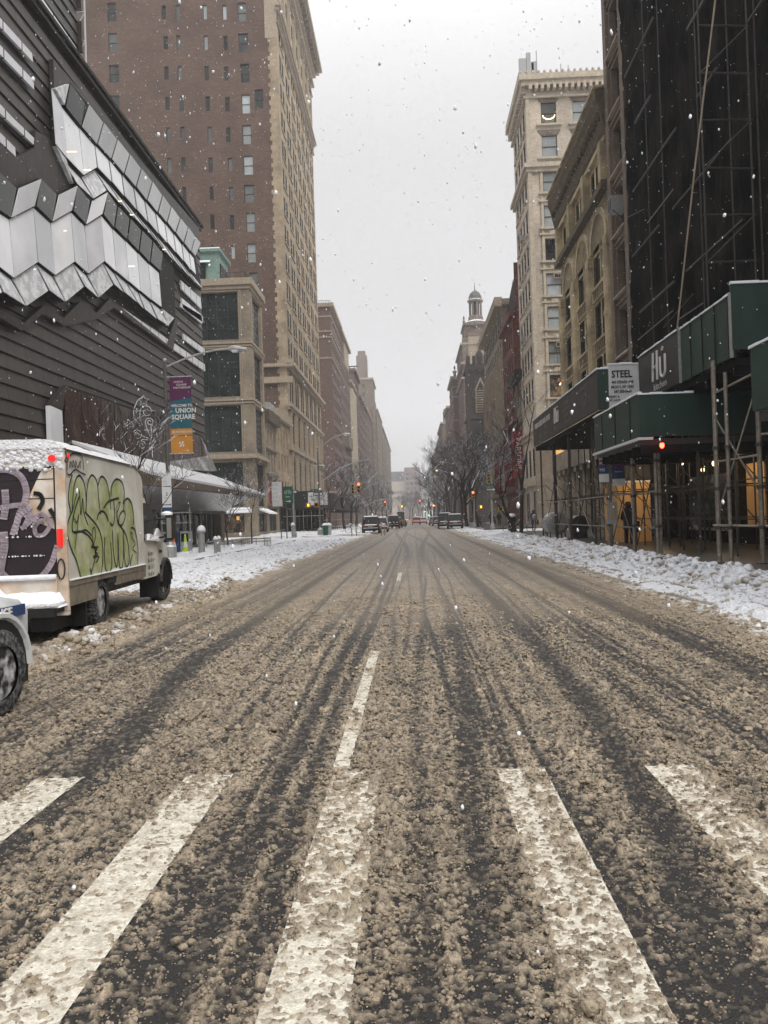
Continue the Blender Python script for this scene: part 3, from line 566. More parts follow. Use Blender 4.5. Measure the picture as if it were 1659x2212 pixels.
b = MB(); b.box(-20,-15.5,246,246.3,48.3,48.6,M['black']); b.tube([(-18,246,46.5), (-18,246,48.4)], .12, M['black'], 4); b.tube([(-16.6,246,46.5), (-16.6,246,48.4)], .12, M['black'], 4); b.build('roof_pergola', ro)
B = simple('apartment_block', 'reddish brick block stepping back at the top past the pergola', -36, XL, 262.1, 300, 42, M['brickdull'], M['grime_shade'], 'E', 11, 1.4, 9); B.finish(30)
B = simple('apartment_block', 'brown block with a bright central window bay', -36, XL, 300.1, 340, 43, M['brickbr'], M['stonet'], 'E', 11, 1.4, 9); B.finish(20)
B = Bldg('stepped_tower', 'pale hazy skyscraper with stepped crown rising behind the left row', -32, -19, 392, 410, 58, M['brownst'], M['stonet'])
B.facade('N', grid(cols(-31,-20,5,1.4), rows(10,56,14,2)), depth=.2); B.facade('E', grid(cols(393,409,5,1.4), rows(10,56,14,2)), depth=.2)
B.t.box(-27.5,-19.6,394,406,58,66,M['brownst']); B.t.box(-25.6,-20.4,395,402,66,82,M['brownst']); B.t.box(-24.9,-21.2,396,401,82,84.5,M['brownst'])
B.t.prism([(-27.3,395,66),(-19.8,395,66),(-20.6,395,70),(-25.4,395,70)], (0,8,0), M['brownst']); B.finish(20)
B = simple('apartment_block', 'pale chamfered block at the foot of the stepped skyscraper', -36, XL+.5, 345, 372, 62, M['brownst'], M['stonet'], 'E', 15, 1.6, 6, N=3); B.finish(20)
B = simple('apartment_block', 'pale brown block with stepped corner setbacks', -36, XL, 400, 455, 56, M['brownst'], M['stonet'], 'E', 14, 1.8, 9, N=3); B.t.box(-22,-17.5,402,420,56,61,M['brownst']); B.finish(20)
B = simple('apartment_block', 'faint last block on the left before the far office building', -36, XL, 470, 640, 55, M['brownst'], M['stonet'], 'E', 13, 2, 18, N=3); B.t.box(-24,-17.5,472,520,55,60,M['brownst']); B.finish(20)
# ---- building closing the view
p0, p1 = at(846, 1075, 880), at(907, 1009, 880); pm = at(873, 1020, 880)
B = Bldg('office_building', 'hazy office building with stepped glass terrace closing the end of the avenue', pm[0], p1[0], 880, 910, p1[2], M['brickdull'], M['stonet'])
B.facade('N', grid(cols(pm[0]+1, p1[0]-3, 3, 3), rows(20, p1[2]-4, 6, 3)), depth=.5); ro = B.finish(18)
b = MB(); b.box(p0[0],pm[0],885,910,0,at(850,1040,880)[2],M['stonet']); b.box(p0[0],pm[0],890,910,0,at(850,1018,880)[2],M['glassm'])
for k in range(7): b.box(p0[0]+1+k*2.1,p0[0]+2.2+k*2.1,884.8,885,22,25,M['glass']); b.box(p0[0]+1+k*2.1,p0[0]+2.2+k*2.1,884.8,885,28,31,M['glass'])
b.build('terrace_wing', ro)
B = Bldg('footbridge_block', 'long pale low block with horizontal bands under the hazy office building', -30, 34, 905, 920, at(890,1064,900)[2], M['white'], M['stonet']); B.band('N', 9, 14, 1, m=M['brownst']); B.band('N', 19,22,1,m=M['brownst']); B.finish()
# ================================================================ RIGHT SIDE
# ---- brown stone building behind the netting
B = Bldg('stone_building', 'brown stone building with deep bare windows between the netting and the arched building', XR, 34, 12, 51.7, 46, M['brownst'], M['brownst'])
hs = [(a, a+2.3, 7.6+k*3.75, 10.3+k*3.75, 'plain') for k in range(10) for a in (48.3, 44.6, 40.8, 37, 33, 29)]
B.facade('W', hs, depth=.5, gl=M['glass'])
for k in range(10):
    for a in (48.3, 44.6): B.t.prism([(XR-.02,a-.3,7.55+k*3.75),(XR-.28,a-.3,7.35+k*3.75),(XR-.28,a-.3,7.25+k*3.75),(XR-.02,a-.3,7.25+k*3.75)], (0,2.9,0), M['stonet'])
    B.t.box(XR-.12,XR+.02,40,51.6,11.0+k*3.75-.45,11.0+k*3.75-.3,M['brownst'])
for y in (47.6,51.2): B.t.box(XR-.22,XR+.02,y-.4,y+.35,5.4,46,M['brownst'])
B.t.box(XR-.5,XR+.02,38,51.7,6.2,6.5,M['grime_shade'])
ro = B.finish()
b = MB(); b.box(XR-.75,XR+.1,48.6,49.5,19.6,20.5,M['steel']); b.box(XR-.78,XR-.75,48.7,49.4,19.7,20.4,M['black']); b.tube([(XR-.7,48.6,19.6),(XR,48.6,19.0)],.03,M['black'],4); b.build('air_conditioner', ro)
b = MB(); b.box(XR-1.3,XR-.05,44,51.9,6.5,6.6,M['grime_shade'])
for k in range(8): b.tube([(XR-1.3,44.2+k*1.08,6.6),(XR-1.3,44.2+k*1.08,7.6)],.03,M['pipe'],5)
b.box(XR-1.33,XR-1.27,44,51.9,6.6,7.6,M['brownst']); b.build('balcony', ro)
# ---- black netted scaffolding
NT = world_thing('netted_scaffold', 'towering black debris netting over scaffolding at the right edge', 'scaffold', (11.8, 26, 0))
b = MB(); ny, nz = 120, 60; vs = []; fs = []
for j in range(nz+1):
    for i in range(ny+1):
        y = 12+30.4*i/ny; z = 7+38*j/nz
        vs.append((11.75+.10*math.sin(y*3.1+.6*math.sin(z*.4))+.09*math.sin(y*7.7+z*.15)+.05*math.sin(z*3.3), y, z))
for j in range(nz):
    for i in range(ny): a = j*(ny+1)+i; fs.append((a, a+1, a+ny+2, a+ny+1))
b.add(vs, fs, M['net']); b.quad((11.9,42.4,7),(13.2,42.4,7),(13.2,42.4,45),(11.9,42.4,45),M['net']); b.build('debris_netting', NT, smooth=True)
random.seed(3)
for k in range(9):
    y = 13+k*3.1+rnd()*1.6; b = MB(); b.tube([(11.55,y,7),(11.52,y+.1,45)], .03, M['piped'], 5); b.build('standard', NT)
for k in range(18):
    z = 8+rnd()*34; y = 13+rnd()*26; l = 1.5+rnd()*4; b = MB(); b.tube([(11.5,y,z),(11.5,min(y+l,42),z+(rnd()-.5)*(.2 if k % 3 else 2.2))], .028, M['pipe' if k % 3 else 'piped'], 5); b.build('ledger', NT)
for k in range(7):
    z0_ = 9+k*5; b = MB(); b.prism([(11.45,20+k*.4,z0_),(11.45,21.1+k*.4,z0_),(11.45,25.5,z0_+3.6),(11.45,24.5,z0_+3.6)], (-.06,0,0), M['piped']); b.build('diagonal_board', NT)
random.seed(9)
for k in range(12):
    z_ = 8.2+k*3.1; y_ = 13+rnd()*3
    while y_ < 41: l_ = 2+rnd()*5; b = MB(); b.box(11.5,11.58,y_,min(y_+l_,42.2),z_,z_+.07+.06*rnd(),M['piped']); b.build('toe_board', NT); y_ += l_+rnd()*5
random.seed(9)
for k in range(13):
    z_ = 8+k*1.55; b = MB(); b.tube([(9.75+.05*rnd(),26.5,z_),(11.5,26.7,z_+.12*rnd()-.05)], .035, M['piped'], 6); b.build('transom', NT)
    if k % 2: b = MB(); b.tube([(9.8,26.5,z_),(11.4,26.6,z_+1.5)], .025, M['piped'], 5); b.build('brace', NT)
for x_ in (9.8,11.35): b = MB(); b.tube([(x_,26.5,7.2),(x_,26.6,34)], .03, M['piped'], 6); b.build('standard', NT)
rp = [at(1545,0,19), at(1500,370,20), at(1462,715,21.4)]
b = MB(); b.tube(rp, .022, M['stonet'], 5); tag(b.build('hoist_rope'), 'pale hoist rope hanging down in front of the black netting', 'rope')
# ---- ochre stone building with tall arches
B = Bldg('arched_building', 'ochre stone building with three tall arches and a deep bracketed cornice', XR, 36, 51.75, 68.6, 28.4, M['ochre'], M['ochre'])
ac = [(53.0,57.1), (58.2,62.3), (63.4,67.5)]; hs = []
for a, c in ac:
    m_ = (a+c)/2
    for (z0_, z1_) in ((9.6,12.2), (13.3,15.9)): hs += [(a+.15,m_-.18,z0_,z1_,'sash'), (m_+.18,c-.15,z0_,z1_,'sash')]
    hs += [(a+.15,c-.15,17.0,21.6,'none')]
    for q in range(3): hs.append((a+.05+q*1.4, a+1.0+q*1.4, 23.3, 25.0, 'sash'))
for q in range(4): hs.append((53+q*3.9, 55.6+q*3.9, 1.0, 4.6, 'grid2x3'))
B.facade('W', hs, depth=.22, gl=M['glass'], reveal=M['ochred']); B.facade('S', grid(cols(17,33,4,1.4), rows(8,26,5,2.4)), depth=.3)  # reveals in the darker ochre: recess shade put into the colour
t = B.t
def arc(t, X0, cy_, cz, r0, r1, m, th=.3, n=14, fill=None):
    for q in range(n):
        a0, a1 = math.pi*q/n, math.pi*(q+1)/n
        t.prism([(X0, cy_+r0*math.cos(a0), cz+r0*math.sin(a0)), (X0, cy_+r1*math.cos(a0), cz+r1*math.sin(a0)), (X0, cy_+r1*math.cos(a1), cz+r1*math.sin(a1)), (X0, cy_+r0*math.cos(a1), cz+r0*math.sin(a1))], (th,0,0), m)
        if fill:
            t.prism([(X0+.1, cy_+r0*math.cos(a0), cz+r0*math.sin(a0)), (X0+.1, cy_+r0*math.cos(a0), fill), (X0+.1, cy_+r0*math.cos(a1), fill), (X0+.1, cy_+r0*math.cos(a1), cz+r0*math.sin(a1))], (.2,0,0), m)
for a, c in ac:
    m_ = (a+c)/2; r = (c-a)/2
    arc(t, XR-.14, m_, 19.6, r, r+.42, M['ochre'], .2); arc(t, XR-.14, m_, 19.6, r-.02, r+.02, M['ochre'], .12, fill=22.3)
    t.box(XR+.02,XR+.16,m_-.12,m_+.12,8,21.4,M['ochre']); t.box(XR+.06,XR+.18,a+.1,c-.1,19.3,19.5,M['ochre']); b_ = t
    t.prism([(XR+.17,a+.15,17.1),(XR+.17,c-.15,17.1),(XR+.17,c-.15,19.6),(XR+.17,m_+1.0,21.2),(XR+.17,m_-1.0,21.2),(XR+.17,a+.15,19.6)], (.02,0,0), M['glass'])
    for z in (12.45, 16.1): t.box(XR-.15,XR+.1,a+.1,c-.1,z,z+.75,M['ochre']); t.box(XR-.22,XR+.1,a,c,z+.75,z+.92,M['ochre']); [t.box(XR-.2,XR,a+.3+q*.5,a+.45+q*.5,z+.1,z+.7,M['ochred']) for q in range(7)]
for y in (52.4, 57.65, 62.85, 68.05):     # round piers
    t.cyl((XR-.05,y,8.2),.42,10.6,M['ochre'],12); t.box(XR-.35,XR+.1,y-.5,y+.5,18.7,19.4,M['ochre']); t.cyl((XR-.05,y,7.9),.55,.4,M['ochre'],12); t.box(XR-.5,XR+.05,y-.35,y+.35,22.9,25.4,M['ochre'])
    for z in (14.2,): t.cyl((XR-.05,y,z),.47,.3,M['ochre'],12)
for q in range(18): t.box(XR-.06,XR+.02,51.9,68.5,19.8+q*.16,19.86+q*.16,M['ochre'])
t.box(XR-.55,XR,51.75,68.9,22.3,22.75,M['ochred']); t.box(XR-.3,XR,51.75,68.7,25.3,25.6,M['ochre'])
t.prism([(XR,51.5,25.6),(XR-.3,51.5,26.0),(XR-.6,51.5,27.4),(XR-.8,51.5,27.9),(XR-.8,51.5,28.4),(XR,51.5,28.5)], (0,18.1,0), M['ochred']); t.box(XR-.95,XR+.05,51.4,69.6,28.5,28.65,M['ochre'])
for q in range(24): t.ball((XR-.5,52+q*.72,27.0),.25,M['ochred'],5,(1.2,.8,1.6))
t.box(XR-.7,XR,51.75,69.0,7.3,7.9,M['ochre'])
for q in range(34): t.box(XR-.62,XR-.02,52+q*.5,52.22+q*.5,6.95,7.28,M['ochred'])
t.box(XR-.3,XR,51.75,68.7,6.4,6.9,M['ochre'])
for y in (53.2,55.6,58.2,60.4,62.6,64.8,66.8,68.2): t.cyl((XR-.6,y,.3),.4,4.4,M['stoneb'],12); t.box(XR-1.1,XR,y-.5,y+.5,4.6,5.0,M['stoneb'])
t.box(XR-1.2,XR,51.8,69,5.0,6.4,M['stoneb']); B.finish()
# ---- cream corner building
B = Bldg('cream_corner_building', 'tall cream glazed brick corner building with antennas on its bracketed cornice', XR, 40, 84.5, 95.2, 47.3, M['cream'], M['creamt'])
zc = [at(1193, v, 84.5)[2] for v in (243.6, 315.6, 391, 467, 539, 614, 686, 762, 834)]; hs = []
ux = [at(1200, 600, 84.5)[0]-.15, at(1268, 600, 84.5)[0]-.1, at(1268, 600, 84.5)[0]+3.3]
for z in zc:
    for u in ux+[ux[2]+4, ux[2]+8]: hs.append((u-.8, u+.8, z-1.15, z+1.15, 'sash'))
hs.append((ux[0]-.9, ux[0]+1.6, 5.2, 8.9, 'grid2x2'))
B.facade('N', hs, depth=.22, gl=M['glassy'])
B.facade('W', [(a, a+1.15, z-1.1, z+1.1, 'sash') for z in zc for a in (86.2,88.4,90.6,92.8)]+[(a, a+1.6, 5.6, 8.6, 'sash') for a in (86.6,89.4,92.2)]+[(86.4,88.6,.6,4,'plain'),(91.5,94,.6,4,'plain')], depth=.14, gl=M['glassm'])
t = B.t
for z, h, p in ((46.6,.6,.8), (46.1,.5,.55), (44.9,.25,.3), (37.6,.45,.55), (37.2,.4,.3), (10.2,.35,.5), (9.7,.5,.25), (4.6,.3,.3), (5.0,.5,.12)):
    for fc in 'NW': B.band(fc, z, z+h, p)
for k in range(30):
    t.box(XR+.2+k*.62, XR+.5+k*.62, 83.6, 84.6, 45.55, 46.1, M['creamt'])
    if k < 18: t.box(XR-.6, XR, 84.5+k*.62, 84.8+k*.62, 45.55, 46.1, M['creamt'])
for k in range(40): t.ball((XR-.6+k*.62, 83.8, 47.35), .17, M['creamt'], 4, (1,1,1.3)); t.ball((XR-.7, 83.8+k*.3, 47.35), .14, M['creamt'], 4, (1,1,1.3))
for z in zc:
    for u in ux:
        if z < 37:
            t.box(u-1.15,u-.82,84.38,84.52,z-1.15,z+1.35,M['creamt']); t.box(u+.82,u+1.15,84.38,84.52,z-1.15,z+1.35,M['creamt']); t.box(u-1.15,u+1.15,84.38,84.52,z+1.17,z+1.5,M['creamt'])
            t.box(u-1.35,u+1.35,84.25,84.52,z+1.5,z+1.65,M['creamt']); t.box(u-.35,u+.35,84.3,84.52,z+1.65,z+1.95,M['creamt'])
        else: t.prism([(u-.9,84.4,z+1.17),(u+.9,84.4,z+1.17),(u+1.2,84.4,z+1.7),(u-1.2,84.4,z+1.7)], (0,.12,0), M['grime_shade'])
        t.box(u-1.3,u+1.3,84.2,84.52,z-1.38,z-1.18,M['creamt'])
    for a in (86.2,88.4,90.6,92.8): t.box(XR-.2,XR,a-.2,a+1.35,z-1.35,z-1.15,M['creamt']); t.box(XR-.12,XR,a-.2,a+1.35,z+1.15,z+1.4,M['creamt'])
for (u0, u1) in ((XR-.1,XR+.35), (XR+1.15,XR+1.4)): t.box(u0,u1,84.35,84.6,10.5,37.2,M['creamt'])
t.box(XR-.12,XR+.3,84.3,84.5,38.1,44.9,M['creamt'])
# corner pilaster and lower storeys
t.box(XR-.35,XR+1.35,83.9,84.5,1.1,8.9,M['stoneb']); t.box(XR-.55,XR+1.55,83.7,84.5,8.9,9.6,M['stonet']); t.box(XR-.55,XR+1.55,83.7,84.5,.15,.75,M['stoneb']); t.box(XR-.45,XR+1.45,83.8,84.5,.75,1.1,M['stonet'])
t.box(XR+1.6,XR+7,84.2,84.5,4.7,5.1,M['stoneb']); t.box(XR+1.9,XR+5.4,84.3,84.45,.3,4.4,M['brickred']); t.box(XR+1.75,XR+1.95,84.2,84.5,.15,4.6,M['stonet'])
ro = B.finish(60)
b = MB(); b.box(ux[0]-.7,ux[0]+1.3,84.62,84.64,5.3,8.8,M['warmroom']); b.box(ux[0]+4.2,ux[0]+8.5,84.2,84.22,5.3,8.6,M['warmroom']); b.build('lit_window', ro)
z = zc[8]; MB().box(ux[0]-.7,ux[0]+.7,84.6,84.62,z-1.05,z+1.0,M['mural']).build('lit_window', ro); b = MB(); b.tube([(ux[0]+.2,84.5,z+.1),(ux[0]+.7,84.5,z+.65)], .07, M['warm'], 6); b.build('ceiling_light', ro)
z = zc[0]; b = MB(); b.tube([(ux[0]+.62*math.cos(math.pi+math.pi*k/10),84.45,z-.25+.42*math.sin(math.pi+math.pi*k/10)) for k in range(11)], .05, M['warm'], 6); b.build('ring_light', ro)
for j, i in ((5,0),(7,0)):
    z = zc[j]; b = MB(); b.box(ux[0]-.05,ux[0]+.65,84.1,84.7,z+.55,z+1.0,M['creamt']); b.box(ux[0],ux[0]+.6,84.08,84.1,z+.6,z+.95,M['black']); b.build('air_conditioner', ro)
for j, yy in ((3,88.4),(6,90.6)): z = zc[j]; b = MB(); b.box(XR-.5,XR+.1,yy+.2,yy+.9,z-1.0,z-.4,M['steel']); b.build('air_conditioner', ro)
b = MB()
for (u, v, w_, h_) in ((1130,166,.75,3.2), (1143,166,.45,4.2), (1155,160,.6,2.2), (1150,150,.3,1.2)):
    p = at(u, v, 86); b.box(p[0]-w_/2,p[0]+w_/2,86,86.35,max(p[2],47.3)-.1,max(p[2],47.3)+h_*.62,M['steel'])
for (u, h_) in ((1160,5),(1176,1.6),(1190,1.5),(1212,2.8),(1228,2.6),(1200,1.2)):
    p = at(u, 160, 86); b.tube([(p[0],86,47.3),(p[0],86,47.3+h_*.7)], .05, M['steel'], 5)
for q in range(2,4): p = at(1135+q*8, 158, 86.2); b.tube([(p[0],86.5,47.3),(p[0]+.3,86.5,48.6)], .06, M['black'], 5)
b.box(at(1240,150,86)[0],30,86,92,47.3,48.1,M['grime_shade']); b.build('antenna_array', ro)
# ---- small house, red brick warehouse, tan block
B = Bldg('row_house', 'low grey row house with green bracketed cornice squeezed beside the cream building', XR, 30, 95.3, 101, 18.2, M['stoneb'], M['grime_shade'])
B.facade('W', grid(cols(95.7,100.7,3,1.0), rows(5,17,4,2)), depth=.25); B.band('W', 17.4, 18.5, .9, m=M['bronzed']); B.band('W', 12.3,12.6,.3); B.band('W',4.2,4.7,.3); B.finish()
B = Bldg('brick_warehouse', 'deep red brick warehouse with a green metal and glass roof storey', XR, 32, 101.05, 113, 26.8, M['brickred'], M['brickred'])
B.facade('W', grid(cols(101.8,112.6,5,1.3), rows(5,26,6,2.4)), depth=.35, m=M['brickred']); B.band('W', 26.2,27.0,.5); B.band('W',13,13.5,.5); B.band('W',4.4,4.9,.3)
B.t.box(XR+5,32,99.5,101,20,36.5,M['brickred']); B.t.box(XR+.3,XR+4.9,100.9,101.05,0,33,M['brickred'])
ro = B.finish()
b = MB(); b.add([(XR+.2,101.1,27),(XR+.2,113,27),(XR+1.7,113,33.5),(XR+1.7,101.1,33.5)], [(0,1,2,3)], M['glassl']); b.add([(XR+.2,101.1,27),(XR+1.7,101.1,33.5),(XR+5,101.1,33.5),(XR+5,101.1,27)], [(0,1,2,3)], M['copper'])
for q in range(12): y = 101.1+q*1.08; b.tube([(XR+.15,y,27),(XR+1.65,y,33.5)], .07, M['frame'], 4)
b.box(XR+1.6,XR+8,101.1,113,33.5,33.9,M['copper']); b.build('glazed_roof_storey', ro)
B = simple('office_building', 'long tan office building with close pilasters beyond the red warehouse', XR, 34, 113.1, 141, 31.5, M['stoneb'], M['stonet'], 'W', 7, 1.5, 11, bandz=(24,9.5), wh=2.6)
B.root['group'] = ''; del B.root['group']; B.root['category'] = 'building'
for q in range(12): B.t.box(XR-.3,XR,113.4+q*2.5,113.9+q*2.5,5,24,M['stonet'])
B.band('W',30.5,31.8,1.0); B.finish(77)
# ---- dark church tower
CH = world_thing('church_tower', 'dark sooty gothic church tower with battlements beyond the tan building', 'church', (15, 175, 0))
xa = at(1012, 900, 172)[0]; b = MB(); b.box(xa,xa+5.4,172,180,0,33.8,mat('soot_stone',(.035,.028,.025),.9,.4,2,snow=.9,bump=.5,bsc=4)); sm = _mats['soot_stone']
for q in range(5): b.box(xa+q*1.2,xa+.7+q*1.2,171.9,172.5,33.8,35.6,sm)
for z in (12,22,32.6): b.box(xa-.4,xa+5.8,171.6,180,z,z+.5,sm)
for x in (xa-.4,xa+5.2): b.box(x,x+.8,171.3,172.2,0,33,sm); b.prism([(x,171.3,33),(x+.8,171.3,33),(x+.4,171.3,36)],(0,.8,0),sm)
b.build('stone_shaft', CH)
b = MB(); b.prism([(xa+1.6,171.9,23.5),(xa+3.9,171.9,23.5),(xa+3.9,171.9,28.5),(xa+2.75,171.9,31),(xa+1.6,171.9,28.5)],(0,.2,0),M['stonet']); b.prism([(xa+1.85,171.8,23.7),(xa+3.65,171.8,23.7),(xa+3.65,171.8,28.3),(xa+2.75,171.8,30.3),(xa+1.85,171.8,28.3)],(0,.15,0),M['bronzed'])
for q in range(9): b.box(xa+1.85,xa+3.65,171.7,171.82,24+q*.5,24.2+q*.5,M['stoneb'])
b.build('louvred_window', CH)
# ---- apartment tower with cupola
B = Bldg('apartment_tower', 'brick apartment tower crowned by a white stone lantern and green dome', at(1000,800,215)[0], at(1000,800,215)[0]+13, 215, 240, 47.5, M['brickdull'], M['stonet'])
x0, x1 = B.e[0], B.e[1]; B.facade('N', grid(cols(x0+1,x1-1,4,1.3), rows(6,49,13,1.9)), depth=.2); B.facade('W', grid(cols(216,239,7,1.3), rows(6,49,13,1.9)), depth=.2)
for z in (47.1,42,38): B.band('N',z,z+.5,.5); B.band('W',z,z+.5,.5)
cx = at(1028, 700, 222)[0]; t = B.t
n0_ = len(t.v)
t.box(cx-3.6,cx+3.6,216,226,50,55,M['brickdull']); t.box(cx-2.8,cx+2.8,214.8,216,41,52,M['stonet']); t.prism([(cx-3.3,214.6,52),(cx+3.3,214.6,52),(cx,214.6,54.2)],(0,1.5,0),M['grime_shade']); t.prism([(cx-.9,214.5,43),(cx+.9,214.5,43),(cx+.9,214.5,47),(cx,214.5,48.2),(cx-.9,214.5,47)],(0,.3,0),M['bronzed'])
t.box(cx-4,cx+4,215.4,226.5,55,55.6,M['grime_shade'])
for x in (cx-3.7,cx+3.5): t.lathe((x,215.8,55.6),[(.35,0),(.35,.6),(.15,.9),(.3,1.3),(.02,2.0)],M['grime_shade'],8)
t.lathe((cx,222,55.6),[(3.0,0),(2.9,1.4),(2.1,1.9),(2.0,3.0),(1.9,3.2)],M['grime_shade'],12)
for q in range(8): a = q*math.pi/4+.2; t.cyl((cx+1.6*math.cos(a),222+1.6*math.sin(a),58.6),.28,4.2,M['grime_shade'],6)
t.cyl((cx,222,58.8),1.0,4.0,M['bronzed'],10); t.lathe((cx,222,62.7),[(2.1,0),(2.2,.4),(1.9,.6),(1.85,.9)],M['grime_shade'],14)
t.lathe((cx,222,63.5),[(1.85,0),(1.75,.8),(1.35,1.6),(.7,2.2),(.2,2.4),(.12,3.0),(.04,4.8)],mat('dull_dome',(.075,.088,.07),.7,.2,3),14)
t.box(x0,x0+1.6,214.6,215.6,44,51.5,M['grime_shade'])
t.v[n0_:] = [(a, b_, c-2.5) for a, b_, c in t.v[n0_:]]
B.root['group'] = ''; del B.root['group']; B.finish(60)
B = simple('apartment_block', 'brick block with white crown band and an urn on its parapet beside the church', at(984,900,232)[0], 34, 240.5, 262, 43, M['brickdull'], M['stonet'], 'W', 11, 1.3, 7, N=3, bandz=(30,37,40)); B.t.lathe((XR+.5,241,43),[(.5,0),(.4,1),(.7,1.8),(.2,2.4),(.3,3),(.02,3.6)],M['grime_shade'],8); B.finish(40)
B = simple('apartment_block', 'lower tan brick block right of centre with snow on its terrace', at(969,900,275)[0], 34, 275, 300, 39, M['brickdull'], M['stonet'], 'W', 10, 1.3, 7, N=3, bandz=(30,)); B.finish(30)
B = simple('apartment_block', 'pale block set further down the right side behind the trees', at(956,950,330)[0], 34, 330, 375, 40, M['brownst'], M['stonet'], 'W', 10, 1.6, 9, N=3); B.t.box(14,20,332,345,40,46,M['brownst']); B.finish(20)
B = simple('apartment_block', 'palest and last block on the right side of the avenue', at(951,950,440)[0], 34, 440, 640, 45, M['brownst'], M['stonet'], 'W', 10, 2, 20, N=3); B.finish(20)
# ================================================================ GROUND
def sheet(name, pts, z, m):
    b = MB(); b.quad(*[(x, y, z) for x, y in pts], m); return tag(b.build(name), kind='structure')
sheet('ground', [(-1600,-300), (1600,-300), (1600,3000), (-1600,3000)], -.06, M['snowd'])
sheet('road', [(-9.2,-30), (7.45,-30), (7.45,900), (-9.2,900)], 0, M['asphalt'])
b = MB(); b.box(-16.5,-9.2,-30,61,-.05,.15,M['concrete']); b.box(-16.5,-9.2,86,900,-.05,.15,M['concrete']); b.box(-9.2,-9.0,-30,61,-.05,.155,M['kerb']); b.box(-9.2,-9.0,86,900,-.05,.155,M['kerb']); tag(b.build('pavement'), kind='structure')
b = MB(); b.box(7.6,13.2,-30,67.5,-.05,.15,M['concrete']); b.box(7.6,13.2,87,900,-.05,.15,M['concrete']); b.box(7.4,7.6,-30,67.5,-.05,.155,M['kerb']); b.box(7.4,7.6,87,900,-.05,.155,M['kerb']); tag(b.build('pavement'), kind='structure')
b = MB(); b.box(-75,-16.6,64.2,83.6,-.05,.1,M['snowd']); b.box(7.46,75,69,84,-.05,.05,M['snowd']); tag(b.build('side_street'), kind='structure')
b = MB()
for xc in (-2.27,-1.32,-.40,.61,1.51,2.45,-3.2,3.4):
    b.quad((xc-.145,1.0,.004),(xc+.145,1.0,.004),(xc+.145,5.0,.004),(xc-.145,5.0,.004),M['paint'])
b.quad((-.56,5.08,.004),(-.455,5.08,.004),(-.455,9.56,.004),(-.56,9.56,.004),M['paint'])
for q in range(3): b.quad((-.48,20.1+q*13.5,.004),(-.37,20.1+q*13.5,.004),(-.37,23.2+q*13.5,.004),(-.48,23.2+q*13.5,.004),M['paint'])
b.quad((-4,62,.004),(4.2,62,.004),(4.2,62.4,.004),(-4,62.4,.004),M['paint'])
tag(b.build('road_markings'), kind='structure')
# ---- slush and snow: one height field with clods
rg = np.random.default_rng(5); TB = rg.random((6,256,256))
def vn(x, y, k=0):
    xi = np.floor(x).astype(int); yi = np.floor(y).astype(int); fx = x-xi; fy = y-yi; fx = fx*fx*(3-2*fx); fy = fy*fy*(3-2*fy); t = TB[k % 6]
    g = lambda a, c: t[(a+k*37) % 256, (c+k*91) % 256]
    return (g(xi,yi)*(1-fx)+g(xi+1,yi)*fx)*(1-fy)+(g(xi,yi+1)*(1-fx)+g(xi+1,yi+1)*fx)*fy
def fbm(x, y, k=0, o=4):
    s = 0; a = .5; t = 0
    for i in range(o): s = s+a*vn(x, y, k+i); t += a; x = x*2.03+7.1; y = y*2.03+3.7; a *= .5
    return s/t
def clod(x, y, s, k, dens, rmin=.25, rmax=.6, ax=1.):
    """rounded lumps on a jittered lattice of pitch s (m)"""
    X = x/s; Y = y/(s*ax); xi = np.floor(X).astype(int); yi = np.floor(Y).astype(int); h = np.zeros_like(x)
    for dx in (-1,0,1):
        for dy in (-1,0,1):
            a = (xi+dx) % 256; c = (yi+dy) % 256
            px = xi+dx+TB[k%6][a,c]; py = yi+dy+TB[(k+1)%6][a,c]; r = rmin+(rmax-rmin)*TB[(k+2)%6][a,c]**1.5; on = TB[(k+3)%6][a,c] < dens
            d2 = (X-px)**2+(Y-py)**2; h = np.maximum(h, np.where(on, np.sqrt(np.maximum(r*r-d2,0))*s*.8, 0))
    return h
def ss(x, a, b): t = np.clip((x-a)/(b-a),0,1); return t*t*(3-2*t)
yr = [1.4]
while yr[-1] < 18: yr.append(yr[-1]+max(.0068, .0031*yr[-1]))
while yr[-1] < 800: yr.append(yr[-1]*(1+.009+.00002*yr[-1]))
xr = [0.]
while xr[-1] < 16.4: xr.append(xr[-1]+(.0068 if xr[-1] < 1.9 else .0068+.0046*(xr[-1]-1.9)))
xp = np.array(xr); xs = np.concatenate([-xp[:0:-1], xp[xp < 7.95]]); ysr = np.array(yr)
Xg, Yg = np.meshgrid(xs, ysr); nyv, nxv = Xg.shape
stp = np.maximum(.0068, .0031*Yg)*np.where(Yg > 18, 2.6, 1)
Xw = Xg+.05*(fbm(Xg*.0+3, Yg*.35, 2, 3)-.5)
def trk(c, w, d): return d*np.exp(-((Xw-c)/w)**2)
wl = -2.15-.42*ss(Yg, 5, 10)+.25*ss(Yg,25,60); Tk = trk(wl, .17, 1.)+trk(wl-.36, .09, .5)
Tk = np.maximum(Tk, trk(-.85, .075, .95)); Tk = np.maximum(Tk, trk(-.665, .06, .95))
Tk = np.maximum(Tk, trk(-.30+.1*np.sin(Yg*.3), .05, .5)*ss(Yg,5,9))
c4 = .2+.32*ss(Yg,2,10); Tk = np.maximum(Tk, trk(c4, .10, .85)*(1-.5*ss(Yg,12,20))); Tk = np.maximum(Tk, trk(-.02+.15*ss(Yg,6,14), .065, .7))
Tk = np.maximum(Tk, trk(1.2-.25*(1-ss(Yg,2,5))+.22*ss(Yg,3,8), .15, 1.)); Tk = np.maximum(Tk, trk(.86-.1*ss(Yg,2,6), .055, .65)*(1-ss(Yg,8,14)))
